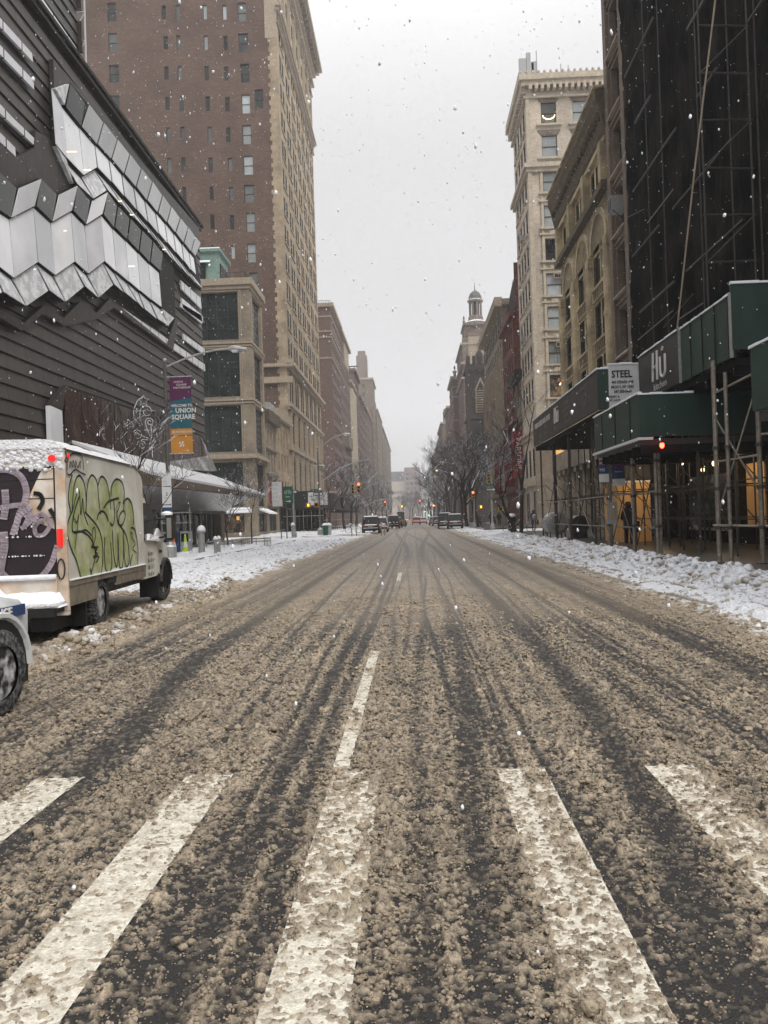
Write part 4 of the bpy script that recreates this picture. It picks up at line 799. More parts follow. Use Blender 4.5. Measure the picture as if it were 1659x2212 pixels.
Tk = np.maximum(Tk, trk(1.85, .07, .55)*(1-ss(Yg,6,10))); Tk = np.maximum(Tk, trk(2.15+.1*np.sin(Yg*.4), .09, .5)*ss(Yg,4,7))
Tk = np.maximum(Tk, trk(3.2+.25*ss(Yg,10,40), .19, 1.)); Tk = np.maximum(Tk, trk(2.78+.1*ss(Yg,10,40), .10, .45)); Tk = np.maximum(Tk, trk(-3.3, .14, .55)*(.5+.5*ss(Yg,5,9))); Tk = np.maximum(Tk, trk(-1.6, .05, .35))
Tk = np.maximum(Tk, trk(-3.8, .2, .4)); Tk = np.clip(Tk*(.82+.5*(fbm(Xg*2.2,Yg*.7,1)-.5)), 0, 1)
# far wandering tracks
for c0, am in ((-1.1,.8),(1.0,-.7),(.1,1.0)): Tk = np.maximum(Tk, .8*np.exp(-((Xg-c0-am*np.sin(Yg*.05))/.16)**2)*ss(Yg,22,34))
streak = .65*(fbm(Xg*3.0, Yg*.28, 3, 4)-.5)+.75*(fbm(Xg*11., Yg*.42, 1, 3)-.5)
rl = np.random.default_rng(21)
for q in range(64):      # narrow single tyre lines
    c0 = rl.uniform(-3.9,4.0); wd = rl.uniform(.012,.045); am = rl.uniform(.35,.9); ya = rl.uniform(1,14); yb = ya+rl.uniform(4,30)
    Tk = np.maximum(Tk, am*np.exp(-((Xg-c0-.06*np.sin(Yg*rl.uniform(.1,.5)+q))/wd)**2)*ss(Yg,ya-1.5,ya+1.5)*(1-ss(Yg,yb,yb+4)))
big = fbm(Xg*.9, Yg*.5, 4, 4)-.5
cover = np.clip(.80-1.0*Tk+1.0*streak+.6*big, 0, 1)
strp = np.zeros_like(Xg)
for xc, am in ((-2.27,1.35),(-1.32,1.3),(-.40,1.25),(.61,.12),(1.51,1.5),(2.45,1.2)): strp = np.maximum(strp, am*(np.abs(Xg-xc) < .15)*(Yg < 5.02))
strp = strp*np.where((Xg > -.42+.04*np.sin(Yg*5))&(Xg < -.2), .5, 1)
strp = np.maximum(strp, 2.8*(np.abs(Xg+.505) < .06)*(Yg > 5.06)*(Yg < 9.6)); strp = np.maximum(strp, 1.6*(np.abs(Xg+.425) < .07)*(Yg > 20)*(Yg < 23.3)); cover = cover-strp*(.10+.42*ss(fbm(Xg*3.5,Yg*1.6,5,3),.4,.6))
near_thin = ss(-Yg, -6.5, -1.5); cover = np.clip(cover-.10*near_thin, 0, 1)
def lod(s): return np.clip((s/stp-.55)/.9, 0, 1)
g1 = vn(Xg/.024, Yg/.019, 0); g2 = vn(Xg/.055, Yg/.04, 1); g3 = vn(Xg/.014, Yg/.013, 2)
nA = .62*g1+.38*g3-.5+.22*(vn(Xg/.045+9,Yg/.04,4)-.5)
z = .034*(1.35*nA-.085+.225*(cover-.1))
cl = np.maximum(clod(Xg,Yg,.036,0,cover*.55,.2,.62,.8)*lod(.045), clod(Xg,Yg,.062,1,np.clip(cover*1.25-.32,0,1)*.42,.22,.52,.85)*lod(.062))
cl = np.maximum(cl, clod(Xg,Yg,.022,2,cover*.4+.12,.25,.6,.85)*lod(.028))
z = np.where(z > 0, .0125*(1-np.exp(-np.maximum(z,0)*1.9/.0125)), z)
cl3 = clod(Xg,Yg,.15,3,np.clip(cover-.42,0,1)*.5*ss(fbm(Xg*.8,Yg*.8,5,3),.42,.58),.14,.26,.9); cl = cl+cl3*(.8+.8*g2)
cl = cl+clod(Xg+.3,Yg,.42,4,np.clip(cover-.4,0,1)*.16,.07,.12,1)*(.7+1.1*g1)
cl = np.maximum(cl, clod(Xg+.4,Yg+.2,.11,5,np.clip(cover*1.2-.35,0,1)*.32,.2,.42,.85)*(.55+.9*g1))
z = z+cl*np.clip(.35+1.1*cover,0,1)*1.0
z = np.maximum(z, np.where(strp > 1.3, -.01, -.012+.0185*ss(Yg,7,14)))        # far away the thin places merge into a film
white = np.zeros_like(Xg)
# right bank
jn = .55*(fbm(Xg*.7,Yg*.35,2)-.5)+.25*(fbm(Xg*3,Yg*3,3)-.5)
wr = ss(Xg+jn, 3.75, 4.9); white = np.maximum(white, wr)
rid = np.exp(-((Xg-6.55-.25*np.sin(Yg*.23))/.62)**2)*(1-ss(Yg,62,66))
lump = clod(Xg,Yg,.3,1,.75,.25,.62,1)+.7*clod(Xg,Yg,.16,2,.7,.25,.6,1)+.5*clod(Xg,Yg,.08,3,.7,.25,.6,1)*lod(.08)
lump2 = .6*clod(Xg,Yg,.17,4,.55,.25,.6,1)+.6*clod(Xg,Yg,.075,5,.7,.25,.6,1)*lod(.075)
rw = .12*np.sin(Yg*.21)+.1*(fbm(Yg*.0+2,Yg*.5,3)-.5); rut = np.exp(-((Xg-5.25-rw)/.13)**2)+np.exp(-((Xg-4.6-rw)/.11)**2)*.9+np.exp(-((Xg-5.65-rw)/.08)**2)*.7
z = z+wr*(.06+.6*lump2+.05*(fbm(Xg*2.5,Yg*2.5,1)-.3))*(1-np.clip(rut,0,.95))+rid*(.15+1.25*lump)
wet = Tk.copy(); wet = wet*(1-wr); wet = np.maximum(wet, wr*np.clip(rut,0,1)*.6); rutd = np.clip(rut,0,1)*ss(Xg,3.9,4.4)*ss(fbm(Xg*1.5,Yg*.5,1),.3,.5)
# left side
wn = np.exp(-((Xg+4.45+.1*np.sin(Yg))/.26)**2)*(1-ss(Yg,17,22))*ss(Yg,7.2,8.6)
lw = ss(-Xg+jn, 4.15, 4.8); park = lw*(1-ss(Yg+.6*jn,18,19.5))*ss(Xg,-7.6,-7.0)
wl_ = lw*(1-park*.75); white = np.maximum(white, np.clip(wl_*.96, 0, 1)); white = np.maximum(white, wn*.72)
und = fbm(Xg*.45,Yg*.3,5); 
z = z+wn*(.07+.75*lump+.3*lump2)+lw*(1-park)*(.07+.30*lump2+.16*(und-.35)+.30*np.clip(fbm(Xg*1.3,Yg*1.1,2)-.52,0,1))
foot = clod(Xg,Yg,.55,0,.28,.13,.24,1); z = z-lw*(1-park)*np.minimum(foot*.5,.05)*lod(.2)
walk = ss(-Xg,9.1,9.35)*np.where((Yg < 61)|(Yg > 86),1,0); z = z+walk*.13
bare = ss(-Xg,12.2,13.2)*np.where(Yg < 60,1,0); z = z-bare*.16*ss(fbm(Xg*.8,Yg*.5,3),.3,.5)
clr = ss(-Xg,9.4,10.2)*(1-ss(-Xg,12.0,12.8))*np.exp(-((Yg-47)/9)**2); z = z-clr*.10*ss(fbm(Xg*1.1,Yg*.6,4),.42,.56)
kr = ss(Xg,7.15,7.4); z = z*(1-kr)+kr*(-.03+.0*Xg)+kr*rid*.0
hf = fbm(Xg*7,Yg*5,0,3); dirty = np.clip(fbm(Xg*2.2,Yg*1.4,4)*1.25-.45,0,1)*.55+.52*ss(hf,.5,.66)*(.25+.75*ss(np.abs(Xg),8,4.2))*np.where(Xg < -4.8,.5,1)+wn*.15
cross = np.exp(-((Yg-74)/7)**2)*ss(np.abs(Xg+.5),2.5,5)*ss(fbm(Xg*.35,Yg*1.2,1),.35,.6); dirty = np.maximum(np.maximum(dirty, cross*.85), rutd*.95)
white = np.clip(white-dirty*ss(white,.1,.9),0,1)
me = bpy.data.meshes.new('slush'); nv = nxv*nyv
co = np.empty((nv,3),np.float32); co[:,0] = Xg.ravel(); co[:,1] = Yg.ravel(); co[:,2] = z.ravel()
me.vertices.add(nv); me.vertices.foreach_set('co', co.ravel())
ii = (np.arange(nyv-1)[:,None]*nxv+np.arange(nxv-1)[None,:]).ravel()
zf = co[:,2]; fa = np.stack([ii,ii+1,ii+nxv+1,ii+nxv],1)
keep = (zf[fa].max(1) > -.004); fa = fa[keep].astype(np.int32); nf = len(fa)
me.loops.add(nf*4); me.loops.foreach_set('vertex_index', fa.ravel()); me.polygons.add(nf); me.polygons.foreach_set('loop_start', np.arange(0,nf*4,4,dtype=np.int32))
me.polygons.foreach_set('use_smooth', np.ones(nf,bool)); me.update(calc_edges=True)
thk = np.clip(ss(z, 0, .0135-.003*ss(Yg,6,12)), 0, 1); thk = np.maximum(thk, ss(white,.15,.5))
for nm, ar in (('white', white), ('wet', np.clip(wet,0,1)), ('thin', 1-thk), ('paint', (strp > .1)*1.)):
    a = me.attributes.new(nm, 'FLOAT', 'POINT'); a.data.foreach_set('value', ar.ravel().astype(np.float32))
m = bpy.data.materials.new('slush'); m.use_nodes = True; t = m.node_tree; p = t.nodes['Principled BSDF']; L = t.links.new
ge = N(t,'ShaderNodeNewGeometry'); n1 = N(t,'ShaderNodeTexNoise'); n1.inputs['Scale'].default_value = 7; n1.inputs['Detail'].default_value = 7; n1.inputs['Roughness'].default_value = .7; L(ge.outputs['Position'], n1.inputs['Vector'])
n2 = N(t,'ShaderNodeTexNoise'); n2.inputs['Scale'].default_value = 75; n2.inputs['Detail'].default_value = 5; n2.inputs['Roughness'].default_value = .7; L(ge.outputs['Position'], n2.inputs['Vector'])
n0 = N(t,'ShaderNodeTexNoise'); n0.inputs['Scale'].default_value = 1.1; n0.inputs['Detail'].default_value = 4; L(ge.outputs['Position'], n0.inputs['Vector'])
cr = N(t,'ShaderNodeValToRGB'); L(n1.outputs[0], cr.inputs[0]); e = cr.color_ramp.elements; e[0].position = .3; e[0].color = (.21,.168,.12,1); e[1].position = .68; e[1].color = (.5,.41,.3,1)
mr = N(t,'ShaderNodeMapRange'); mr.inputs[1].default_value = .3; mr.inputs[2].default_value = .72; mr.inputs[3].default_value = .55; mr.inputs[4].default_value = 1.28; L(n2.outputs[0], mr.inputs[0])
m0 = N(t,'ShaderNodeMapRange'); m0.inputs[1].default_value = .35; m0.inputs[2].default_value = .65; m0.inputs[3].default_value = .86; m0.inputs[4].default_value = 1.12; L(n0.outputs[0], m0.inputs[0])
mm0 = N(t,'ShaderNodeMath',operation='MULTIPLY'); L(mr.outputs[0], mm0.inputs[0]); L(m0.outputs[0], mm0.inputs[1])
sc = N(t,'ShaderNodeVectorMath',operation='SCALE'); L(cr.outputs[0], sc.inputs[0]); L(mm0.outputs[0], sc.inputs['Scale'])
aw = N(t,'ShaderNodeAttribute'); aw.attribute_name = 'wet'; ah = N(t,'ShaderNodeAttribute'); ah.attribute_name = 'white'
ww = N(t,'ShaderNodeMapRange'); ww.inputs[1].default_value = .22; ww.inputs[2].default_value = .95; ww.inputs[4].default_value = .8; L(aw.outputs['Fac'], ww.inputs[0])
k1 = N(t,'ShaderNodeMix',data_type='RGBA'); 
n5 = N(t,'ShaderNodeTexNoise'); n5.inputs['Scale'].default_value = 26; n5.inputs['Detail'].default_value = 4; n5.inputs['Roughness'].default_value = .6; L(ge.outputs['Position'], n5.inputs['Vector'])
a5 = N(t,'ShaderNodeMath',operation='MULTIPLY_ADD'); L(aw.outputs['Fac'], a5.inputs[0]); a5.inputs[1].default_value = .22; L(n5.outputs[0], a5.inputs[2])
s5 = N(t,'ShaderNodeMapRange'); s5.inputs[1].default_value = .58; s5.inputs[2].default_value = .66; s5.inputs[4].default_value = .7; L(a5.outputs[0], s5.inputs[0])
mxx = N(t,'ShaderNodeMath',operation='MAXIMUM'); L(ww.outputs[0], mxx.inputs[0]); L(s5.outputs[0], mxx.inputs[1])
L(mxx.outputs[0], k1.inputs[0]); L(sc.outputs[0], k1.inputs[6]); k1.inputs[7].default_value = (.04,.036,.032,1)

at_ = N(t,'ShaderNodeAttribute'); at_.attribute_name = 'thin'; ap_ = N(t,'ShaderNodeAttribute'); ap_.attribute_name = 'paint'
kp = N(t,'ShaderNodeMix',data_type='RGBA'); L(ap_.outputs['Fac'], kp.inputs[0]); kp.inputs[6].default_value = (.04,.034,.028,1); kp.inputs[7].default_value = (.5,.45,.36,1)
kt = N(t,'ShaderNodeMix',data_type='RGBA'); L(at_.outputs['Fac'], kt.inputs[0]); L(k1.outputs[2], kt.inputs[6]); L(kp.outputs[2], kt.inputs[7]); k1 = kt
ad = N(t,'ShaderNodeMath',operation='MULTIPLY_ADD'); L(n1.outputs[0], ad.inputs[0]); ad.inputs[1].default_value = .9; L(ah.outputs['Fac'], ad.inputs[2])
wm = N(t,'ShaderNodeMapRange'); wm.inputs[1].default_value = .72; wm.inputs[2].default_value = 1.08; L(ad.outputs[0], wm.inputs[0])
mw = N(t,'ShaderNodeMath',operation='MULTIPLY'); L(wm.outputs[0], mw.inputs[0]); gt = N(t,'ShaderNodeMapRange'); gt.inputs[1].default_value = .02; gt.inputs[2].default_value = .2; L(ah.outputs['Fac'], gt.inputs[0]); L(gt.outputs[0], mw.inputs[1])
k2 = N(t,'ShaderNodeMix',data_type='RGBA'); L(mw.outputs[0], k2.inputs[0]); L(k1.outputs[2], k2.inputs[6]); k2.inputs[7].default_value = (.75,.765,.8,1); L(k2.outputs[2], p.inputs['Base Color'])
p.inputs['Roughness'].default_value = .42; p.inputs['Specular IOR Level'].default_value = .45
bp = N(t,'ShaderNodeBump'); bp.inputs['Strength'].default_value = .8; bp.inputs['Distance'].default_value = .012; L(n2.outputs[0], bp.inputs['Height'])
n4 = N(t,'ShaderNodeTexNoise'); n4.inputs['Scale'].default_value = 20; n4.inputs['Detail'].default_value = 5; L(ge.outputs['Position'], n4.inputs['Vector'])
b4 = N(t,'ShaderNodeBump'); b4.inputs['Strength'].default_value = .8; b4.inputs['Distance'].default_value = .04; L(n4.outputs[0], b4.inputs['Height']); L(bp.outputs[0], b4.inputs['Normal']); L(b4.outputs[0], p.inputs['Normal'])
me.materials.append(m); o = bpy.data.objects.new('slush', me); COL.objects.link(o); tag(o, 'brown slush with tyre tracks turning to white ploughed snow at both kerbs', 'slush', kind='stuff')
def gz(x, y):      # snow height at a spot
    i = min(np.searchsorted(xs, x), nxv-1); j = min(np.searchsorted(ysr, y), nyv-1); return float(max(z[j, i], 0))
# ---- loose clods lying on the slush and on the ploughed banks
ICO = np.array([(0,0,1),(.894,0,.447),(.276,.851,.447),(-.724,.526,.447),(-.724,-.526,.447),(.276,-.851,.447),(.724,.526,-.447),(-.276,.851,-.447),(-.894,0,-.447),(-.276,-.851,-.447),(.724,-.526,-.447),(0,0,-1)])
IFI = np.array([(0,1,2),(0,2,3),(0,3,4),(0,4,5),(0,5,1),(1,6,2),(2,7,3),(3,8,4),(4,9,5),(5,10,1),(6,7,2),(7,8,3),(8,9,4),(9,10,5),(10,6,1),(11,7,6),(11,8,7),(11,9,8),(11,10,9),(11,6,10)])
def subd(V, F):
    V = [tuple(v) for v in V]; D = {}; G = []
    def mid(a, c):
        k = (min(a,c), max(a,c))
        if k not in D: p = (np.array(V[a])+np.array(V[c])); V.append(tuple(p/np.linalg.norm(p))); D[k] = len(V)-1
        return D[k]
    for a, b_, c in F: x, y, w_ = mid(a,b_), mid(b_,c), mid(c,a); G += [(a,x,w_),(b_,y,x),(c,w_,y),(x,y,w_)]
    return np.array(V), np.array(G)
ICO2, IFI2 = subd(ICO, IFI)
def balls(name, C, r, mt, seed, jit=.35, sq=(1,1,1), att=None, fine=False):
    g = np.random.default_rng(seed); n = len(C)
    U, I = (ICO, IFI) if not fine else (ICO2, IFI2); nu = len(U)
    v = (C[:,None,:]+U[None]*r[:,None,None]*g.uniform(1-jit,1+jit,(n,nu,1))*np.array(sq)).reshape(-1,3).astype(np.float32)
    f = (I[None]+nu*np.arange(n)[:,None,None]).reshape(-1,3).astype(np.int32)
    me = bpy.data.meshes.new(name); me.vertices.add(len(v)); me.vertices.foreach_set('co', v.ravel()); me.loops.add(f.size); me.loops.foreach_set('vertex_index', f.ravel())
    me.polygons.add(len(f)); me.polygons.foreach_set('loop_start', np.arange(0,f.size,3,dtype=np.int32)); me.polygons.foreach_set('use_smooth', np.ones(len(f),bool)); me.update(calc_edges=True)
    if att is not None: a = me.attributes.new('white','FLOAT','POINT'); a.data.foreach_set('value', np.repeat(att,nu).astype(np.float32))
    me.materials.append(mt); o = bpy.data.objects.new(name, me); COL.objects.link(o); return o
def samp(A, x, y): return A[np.clip(np.searchsorted(ysr, y),0,nyv-1), np.clip(np.searchsorted(xs, x),0,nxv-1)]
gr = np.random.default_rng(77); CC = []; RR = []
for (n, ya, yb, ra, rb, per) in ((26000,2.2,5.0,.002,.005,1), (9500,2.2,5.2,.004,.010,7), (7500,4.6,9,.006,.014,5), (4200,8,16,.010,.022,4), (500,2.4,14,.018,.032,3)):
    y = ya+(yb-ya)*gr.random(n); x = gr.uniform(-1,1,n)*np.minimum(.55*y+1.0, 4.3)
    keepc = gr.random(n) < .55*(per == 1)+(samp(cover,x,y)**1.6*.9+.02)*(1-.2*(samp(strp,x,y) > .3)); x = x[keepc]; y = y[keepc]
    for k in range(per):
        r = ra+(rb-ra)*gr.random(len(x))**2; d = 1.3*rb*gr.random(len(x))**.5*(k > 0); a = gr.random(len(x))*6.283
        xx = x+d*np.cos(a)*1.3; yy = y+d*np.sin(a); zz = np.maximum(samp(z,xx,yy), 0)+r*.35+(.5*ra*(k == 0))
        CC.append(np.stack([xx,yy,zz],1)); RR.append(r)
CC = np.concatenate(CC); RR = np.concatenate(RR)
o = balls('slush_clods', CC, RR, m, 5, .28, (1.15,1.1,.85)); tag(o, 'loose brown slush clods strewn over the crosswalk and lanes', 'slush', kind='stuff')
CC = []; RR = []; AA = []
for (n, xa, xb, ya, yb, ra, rb) in ((3800,5.6,7.35,9,60,.03,.085), (5200,4.2,7.2,7.5,40,.012,.04), (3000,-4.8,-4.05,8.4,20,.012,.045), (900,-4.75,-4.2,8.6,19,.03,.07), (5000,-9.2,-4.6,18,60,.015,.05)):
    y = ya+(yb-ya)*gr.random(n)**1.6; x = xa+(xb-xa)*gr.random(n); r = ra+(rb-ra)*gr.random(n)**2.2; zz = samp(z,x,y)
    ok = (zz > .01) & ~((x > 4) & (samp(rut,x,y) > .25))
    CC.append(np.stack([x,y,zz+r*.12],1)[ok]); RR.append(r[ok]); AA.append(np.clip(samp(white,x,y)*1.0-.4*gr.random(n)**1.6,0,1)[ok])
o = balls('ploughed_lumps', np.concatenate(CC), np.concatenate(RR), m, 6, .2, (1.2,1.15,.8), np.concatenate(AA), True); tag(o, 'chunky lumps of ploughed snow along both kerbs', 'snow', kind='stuff')
# ================================================================ RIGHT SIDEWALK SHED
SD = world_thing('sidewalk_shed', 'green plywood sidewalk shed with charcoal sign panels on steel pipe scaffolding', 'scaffold', (10, 28, 0))
def panel(name, x0, x1, y0, y1, z0, z1, m, snow=True):
    b = MB(); b.box(x0,x1,y0,y1,z0,z1,m)
    if snow:      # lumpy snow cap
        n = max(3, int(max(abs(x1-x0),abs(y1-y0))/.35)); al = abs(y1-y0) > abs(x1-x0)
        for i in range(n):
            a = (y0 if al else x0)+(y1-y0 if al else x1-x0)*i/n; c = a+(y1-y0 if al else x1-x0)/n+.03
            h = .05+.05*rnd()
            if al: b.prism([(x0-.04,a,z1),(x1+.04,a,z1),(x1+.02,a,z1+h*.8),((x0+x1)/2,a,z1+h),(x0-.03,a,z1+h*.7)], (0,c-a,0), M['snow'])
            else: b.prism([(a,y0-.04,z1),(a,y1+.04,z1),(a,y1+.02,z1+h*.8),(a,(y0+y1)/2,z1+h),(a,y0-.03,z1+h*.7)], (c-a,0,0), M['snow'])
    return b.build(name, SD)
panel('sign_panel', 7.0,7.1,30.3,46.3,5.4,6.86,M['vinyl']); panel('return_panel', 7.0,7.4,30.2,30.3,5.35,6.86,M['green']); panel('permit_board', 7.4,8.68,30.15,30.24,5.3,7.0,M['white'])
panel('sign_panel', 8.5,8.6,25.45,30.1,5.55,7.2,M['vinyl']); panel('plywood_panel', 8.5,8.6,21.5,25.4,5.53,7.16,M['green'])
panel('plywood_panel', 8.5,13.1,21.4,21.48,5.7,7.42,M['green']); panel('plywood_panel', 7.0,7.1,25,31,3.82,5.14,M['green']); panel('return_panel', 7.0,12.6,24.9,24.98,3.82,5.1,M['green'])
panel('plywood_panel', 7.65,7.75,9,18.3,3.7,5.1,M['green']); panel('return_panel', 7.76,13,18.3,18.38,3.7,5.1,M['green'])
b = MB()
for k in range(4): y = 21.6+k*.97; b.box(8.475,8.5,y,y+.03,5.53,7.16,M['bronzed'])
for k in range(3): b.box(6.975,7.0,25.9+k*1.9,25.93+k*1.9,3.82,5.14,M['bronzed']); b.box(7.62,7.65,12.5+k*2.4,12.53+k*2.4,3.7,5.1,M['bronzed'])
b.box(8.44,8.5,25.4,25.5,5.5,7.25,M['steel']); b.box(8.45,8.52,21.42,21.5,5.5,7.2,M['steel']); b.build('panel_joint', SD)
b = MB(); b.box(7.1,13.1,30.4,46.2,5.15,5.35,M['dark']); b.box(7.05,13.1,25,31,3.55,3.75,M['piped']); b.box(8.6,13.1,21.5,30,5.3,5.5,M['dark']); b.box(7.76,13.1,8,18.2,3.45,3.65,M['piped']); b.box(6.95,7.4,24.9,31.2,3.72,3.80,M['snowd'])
for k in range(7): b.box(7.0,13.1,24.8+k*1.0,24.88+k*1.0,3.3,3.55,M['dark'])
for k in range(9): b.box(8.6,13.1,21.6+k,21.7+k,5.05,5.3,M['dark'])
b.build('deck', SD)
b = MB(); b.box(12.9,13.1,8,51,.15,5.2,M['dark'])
for y0,y1 in ((24,29),(33,38),(43,49)): b.box(12.85,12.9,y0,y1,.7,3.0,M['glassg']); b.box(12.8,12.85,y0,y1,.6,.72,M['steel'])
b.build('shopfront', SD)
def vb(a, c, r=.042, m='pipe'): return [a, c, r, m]
posts = []
for y in (12.5,15,17.6): posts += [(7.95,y,3.6,.045),(9.4,y,3.6,.045),(12.2,y,3.6,.045)]
for x, y, h, r in ((7.82,21.0,5.35,.062),(8.02,20.75,5.0,.05),(8.62,20.3,5.35,.065),(7.55,25.3,3.6,.05),(7.75,25.6,3.6,.05),(8.9,25.4,3.6,.045),(7.45,27.6,3.6,.05),(7.6,28.0,3.6,.05),(7.4,30.8,5.2,.05),(7.45,33.4,5.2,.045),(7.6,34.0,5.2,.045),(7.35,38,5.2,.045),(7.5,38.5,5.2,.045),(7.35,42,5.2,.045),(7.5,42.4,5.2,.045),(7.3,45.8,5.2,.045)): posts.append((x,y,h,r))
for y in (20.5,23,25.6,28.4,31,34,37,40,43,46): posts += [(10.1,y,3.6 if y < 31.5 else 5.2,.04),(12.3,y,3.6 if y < 31.5 else 5.2,.045)]
for x, y, h, r in posts:
    b = MB(); b.tube([(x,y,.15),(x,y,h)], r, M['pipe'] if r > .048 else M['piped'], 8)
    if r > .044:
        b.box(x-.12,x+.12,y-.12,y+.12,.15,.18,M['piped'])
        for zz in (1.05,2.05,3.1): b.cyl((x,y,zz-.04),r+.03,.09,M['piped'],8)
    b.build('post', SD)
for q in range(16):
    for xx in (9.3,11.3): y = 22+q*1.55+.4*(xx > 10); b = MB(); b.tube([(xx,y,.15),(xx,y,3.6 if y < 31.5 else 5.2)], .028, M['piped'], 6); b.build('post', SD)
def brace(a, c, r=.024, m='pipe'): b = MB(); b.tube([a,c], r, M[m], 6); b.build('brace', SD)
brace((7.82,21,3.9),(8.62,20.3,1.9)); brace((8.62,20.3,4.6),(7.82,21,1.4)); brace((7.7,21.05,1.12),(8.75,20.2,1.08),.035); brace((7.8,21,2.75),(8.62,20.3,2.85),.028); brace((7.8,21,4.5),(8.6,20.3,4.9),.03); brace((8.62,20.3,4.45),(13,18.6,4.6),.035); brace((8.62,20.3,3.35),(13,16.5,3.5),.035)
for y0, y1, xx in ((25.4,27.8,7.6),(27.8,30.8,7.5),(30.8,33.6,7.45),(33.6,38.2,7.45),(38.2,42.2,7.4),(42.2,45.8,7.4)):
    brace((xx,y0,3.2),(xx,y1,.4),.02,'piped'); brace((xx,y1,3.2),(xx,y0,.4),.02,'piped'); brace((xx-.05,y0,2.15),(xx-.05,y1,2.15),.026); brace((xx-.05,y0,1.0),(xx-.05,y1,1.0),.026)
for y in (25.6,28.4,31,34,37,40,43,46): brace((7.5,y,2.3),(12.3,y,2.3),.022,'piped'); brace((7.5,y,3.2),(10.1,y,.5),.018,'piped'); brace((10.1,y,3.3),(12.3,y,.6),.018,'piped')
for xx in (10.1,12.3):
    for zz in (1.2,2.4): brace((xx,20.5,zz),(xx,46,zz),.022,'piped')
# lettering on the panels
X_ = Matrix
def tx(s, m, size, loc, sx=1, bold=0, d='-x', al='CENTER', nm='lettering'): return text(s, SD, m, size, face(loc, d), nm, al, bold, sx)
tx('STEEL', M['ink'], .37, (7.88,30.13,6.52), .8, .008, '-y'); tx('444 GERARD AVE', M['ink'], .145, (7.9,30.13,6.3), .72, .003, '-y'); tx('BRONX, NY 10451', M['ink'], .145, (7.9,30.13,6.12), .72, .003, '-y'); tx('347-203-0482', M['ink'], .145, (7.9,30.13,5.95), .8, .003, '-y')
tx('PERMIT #', M['ink'], .1, (7.56,30.13,5.78), 1, .002, '-y'); tx('EXP. DATE:', M['ink'], .1, (7.58,30.13,5.64), 1, .002, '-y')
def hu(x, y, z, s, wy=1.6):      # the two-letter mark with a small ring over it, and the word below
    b = MB()
    for p in ([(0,.62,0),(0,.55,1)], [(0,.30,0),(0,.27,1)], [(0,.6,.42),(0,.29,.52)]): b.tube([(x-.01,y+p[0][1]*s,z+p[0][2]*s),(x-.01,y+p[1][1]*s,z+p[1][2]*s)], .045*s, M['letter'], 6)
    c = [(x-.01, y+(-.10-.17*math.cos(a))*s, z+(.2+.2*math.sin(a))*s) for a in [math.pi+math.pi*k/8 for k in range(9)]]
    b.tube([(x-.01,y+.07*s,z+.72*s)]+c+[(x-.01,y-.27*s,z+.72*s)], .045*s, M['letter'], 6)
    b.tube([(x-.01,y-.10*s+.06*s*math.cos(k*.7854),z+.95*s+.06*s*math.sin(k*.7854)) for k in range(9)], .02*s, M['letter'], 5); b.v = [(a, y+(c_-y)*wy, d) for a, c_, d in b.v]; b.build('logo', SD)
hu(8.49,27.35,6.02,.98); tx('kitchen', M['letter'], .34, (8.49,27.6,5.69), 1.45)
hu(6.99,38.6,5.9,.74); tx('kitchen', M['letterd'], .26, (6.99,38.8,5.6), 1.6)
tx('UNPROCESSED REAL FOOD', M['letter'], .38, (6.99,43.1,6.3), 1.05, .006)
for i in range(6): ticks(SD, M['letterd'], .3, 9, face((6.99,45.0-(i % 3)*1.7,6.0-(i//3)*.33),'-x'), i)
for i, n_ in enumerate((15,18,14,13)): ticks(SD, M['letterd'], .32, n_, face((6.99,35.6,6.43-i*.28),'-x'), 20+i)
for i, n_ in enumerate((10,9,8)): ticks(SD, M['letterd'], .32, n_, face((6.99,32.2,6.45-i*.3),'-x'), 30+i)
# shed lamps (lit in the photograph)
for (x_, y_, z_, e_) in ((9.3,33.5,3.3,20),(10.6,35.4,3.3,22),(10.8,27,3.2,6),(11.4,30.2,3.2,15)):
    ld = bpy.data.lights.new('shed_lamp','POINT'); ld.energy = e_; ld.color = (1,.72,.42); ld.shadow_soft_size = .08; lo = bpy.data.objects.new('shed_lamp', ld); COL.objects.link(lo); lo.location = (x_,y_,z_)

for (u, v, Y, c) in ((1430,962,24.6,'redhot'),(1543,1001,25,'warm'),(1473,1000,33,'warm'),(1518,1015,30,'warm')):
    p = at(u, v, Y); b = MB(); b.ball(p, .07, M[c], 6, (1,1,1.3)); b.cyl((p[0],p[1],p[2]+.07),.05,.08,M['black'],8); b.build('bulkhead_lamp', SD)
# plywood hoardings
p0 = at(1336,1169,37); p1 = at(1408,1168,37); b = MB(); b.box(p0[0],p1[0],37,37.1,.15,2.85,M['ply']); b.box(p0[0],p0[0]+.08,37.1,39.5,.15,2.85,M['ply']); b.box((p0[0]+p1[0])/2-.01,(p0[0]+p1[0])/2+.01,36.99,37.0,.2,2.8,M['brownst'])
b.box(p0[0]-.05,p1[0]+.05,36.95,37.15,2.85,2.93,M['snow']); tag(b.build('plywood_hoarding'), 'tall raw plywood boarding behind the person in black', 'hoarding')
b = MB(); b.box(12.72,12.8,29.6,31.2,.8,3.2,M['ply']); b.box(12.7,12.72,30.38,30.4,.8,3.2,M['brownst']); tag(b.build('plywood_hoarding'), 'plywood sheet over a shop window near the right edge', 'hoarding')
# shop sign over the boarding, and clothes rack seen in the window
b = MB(); b.box(p0[0]+.3,p1[0]+.1,37.2,37.3,3.0,3.7,M['black']); so = b.build('shop_sign'); tag(so, 'black shop sign with brass letters above the plywood boarding', 'sign'); ticks(so, M['stonet'], .55, 9, face(((p0[0]+p1[0])/2+.2,37.18,3.15),'-y'), 4)
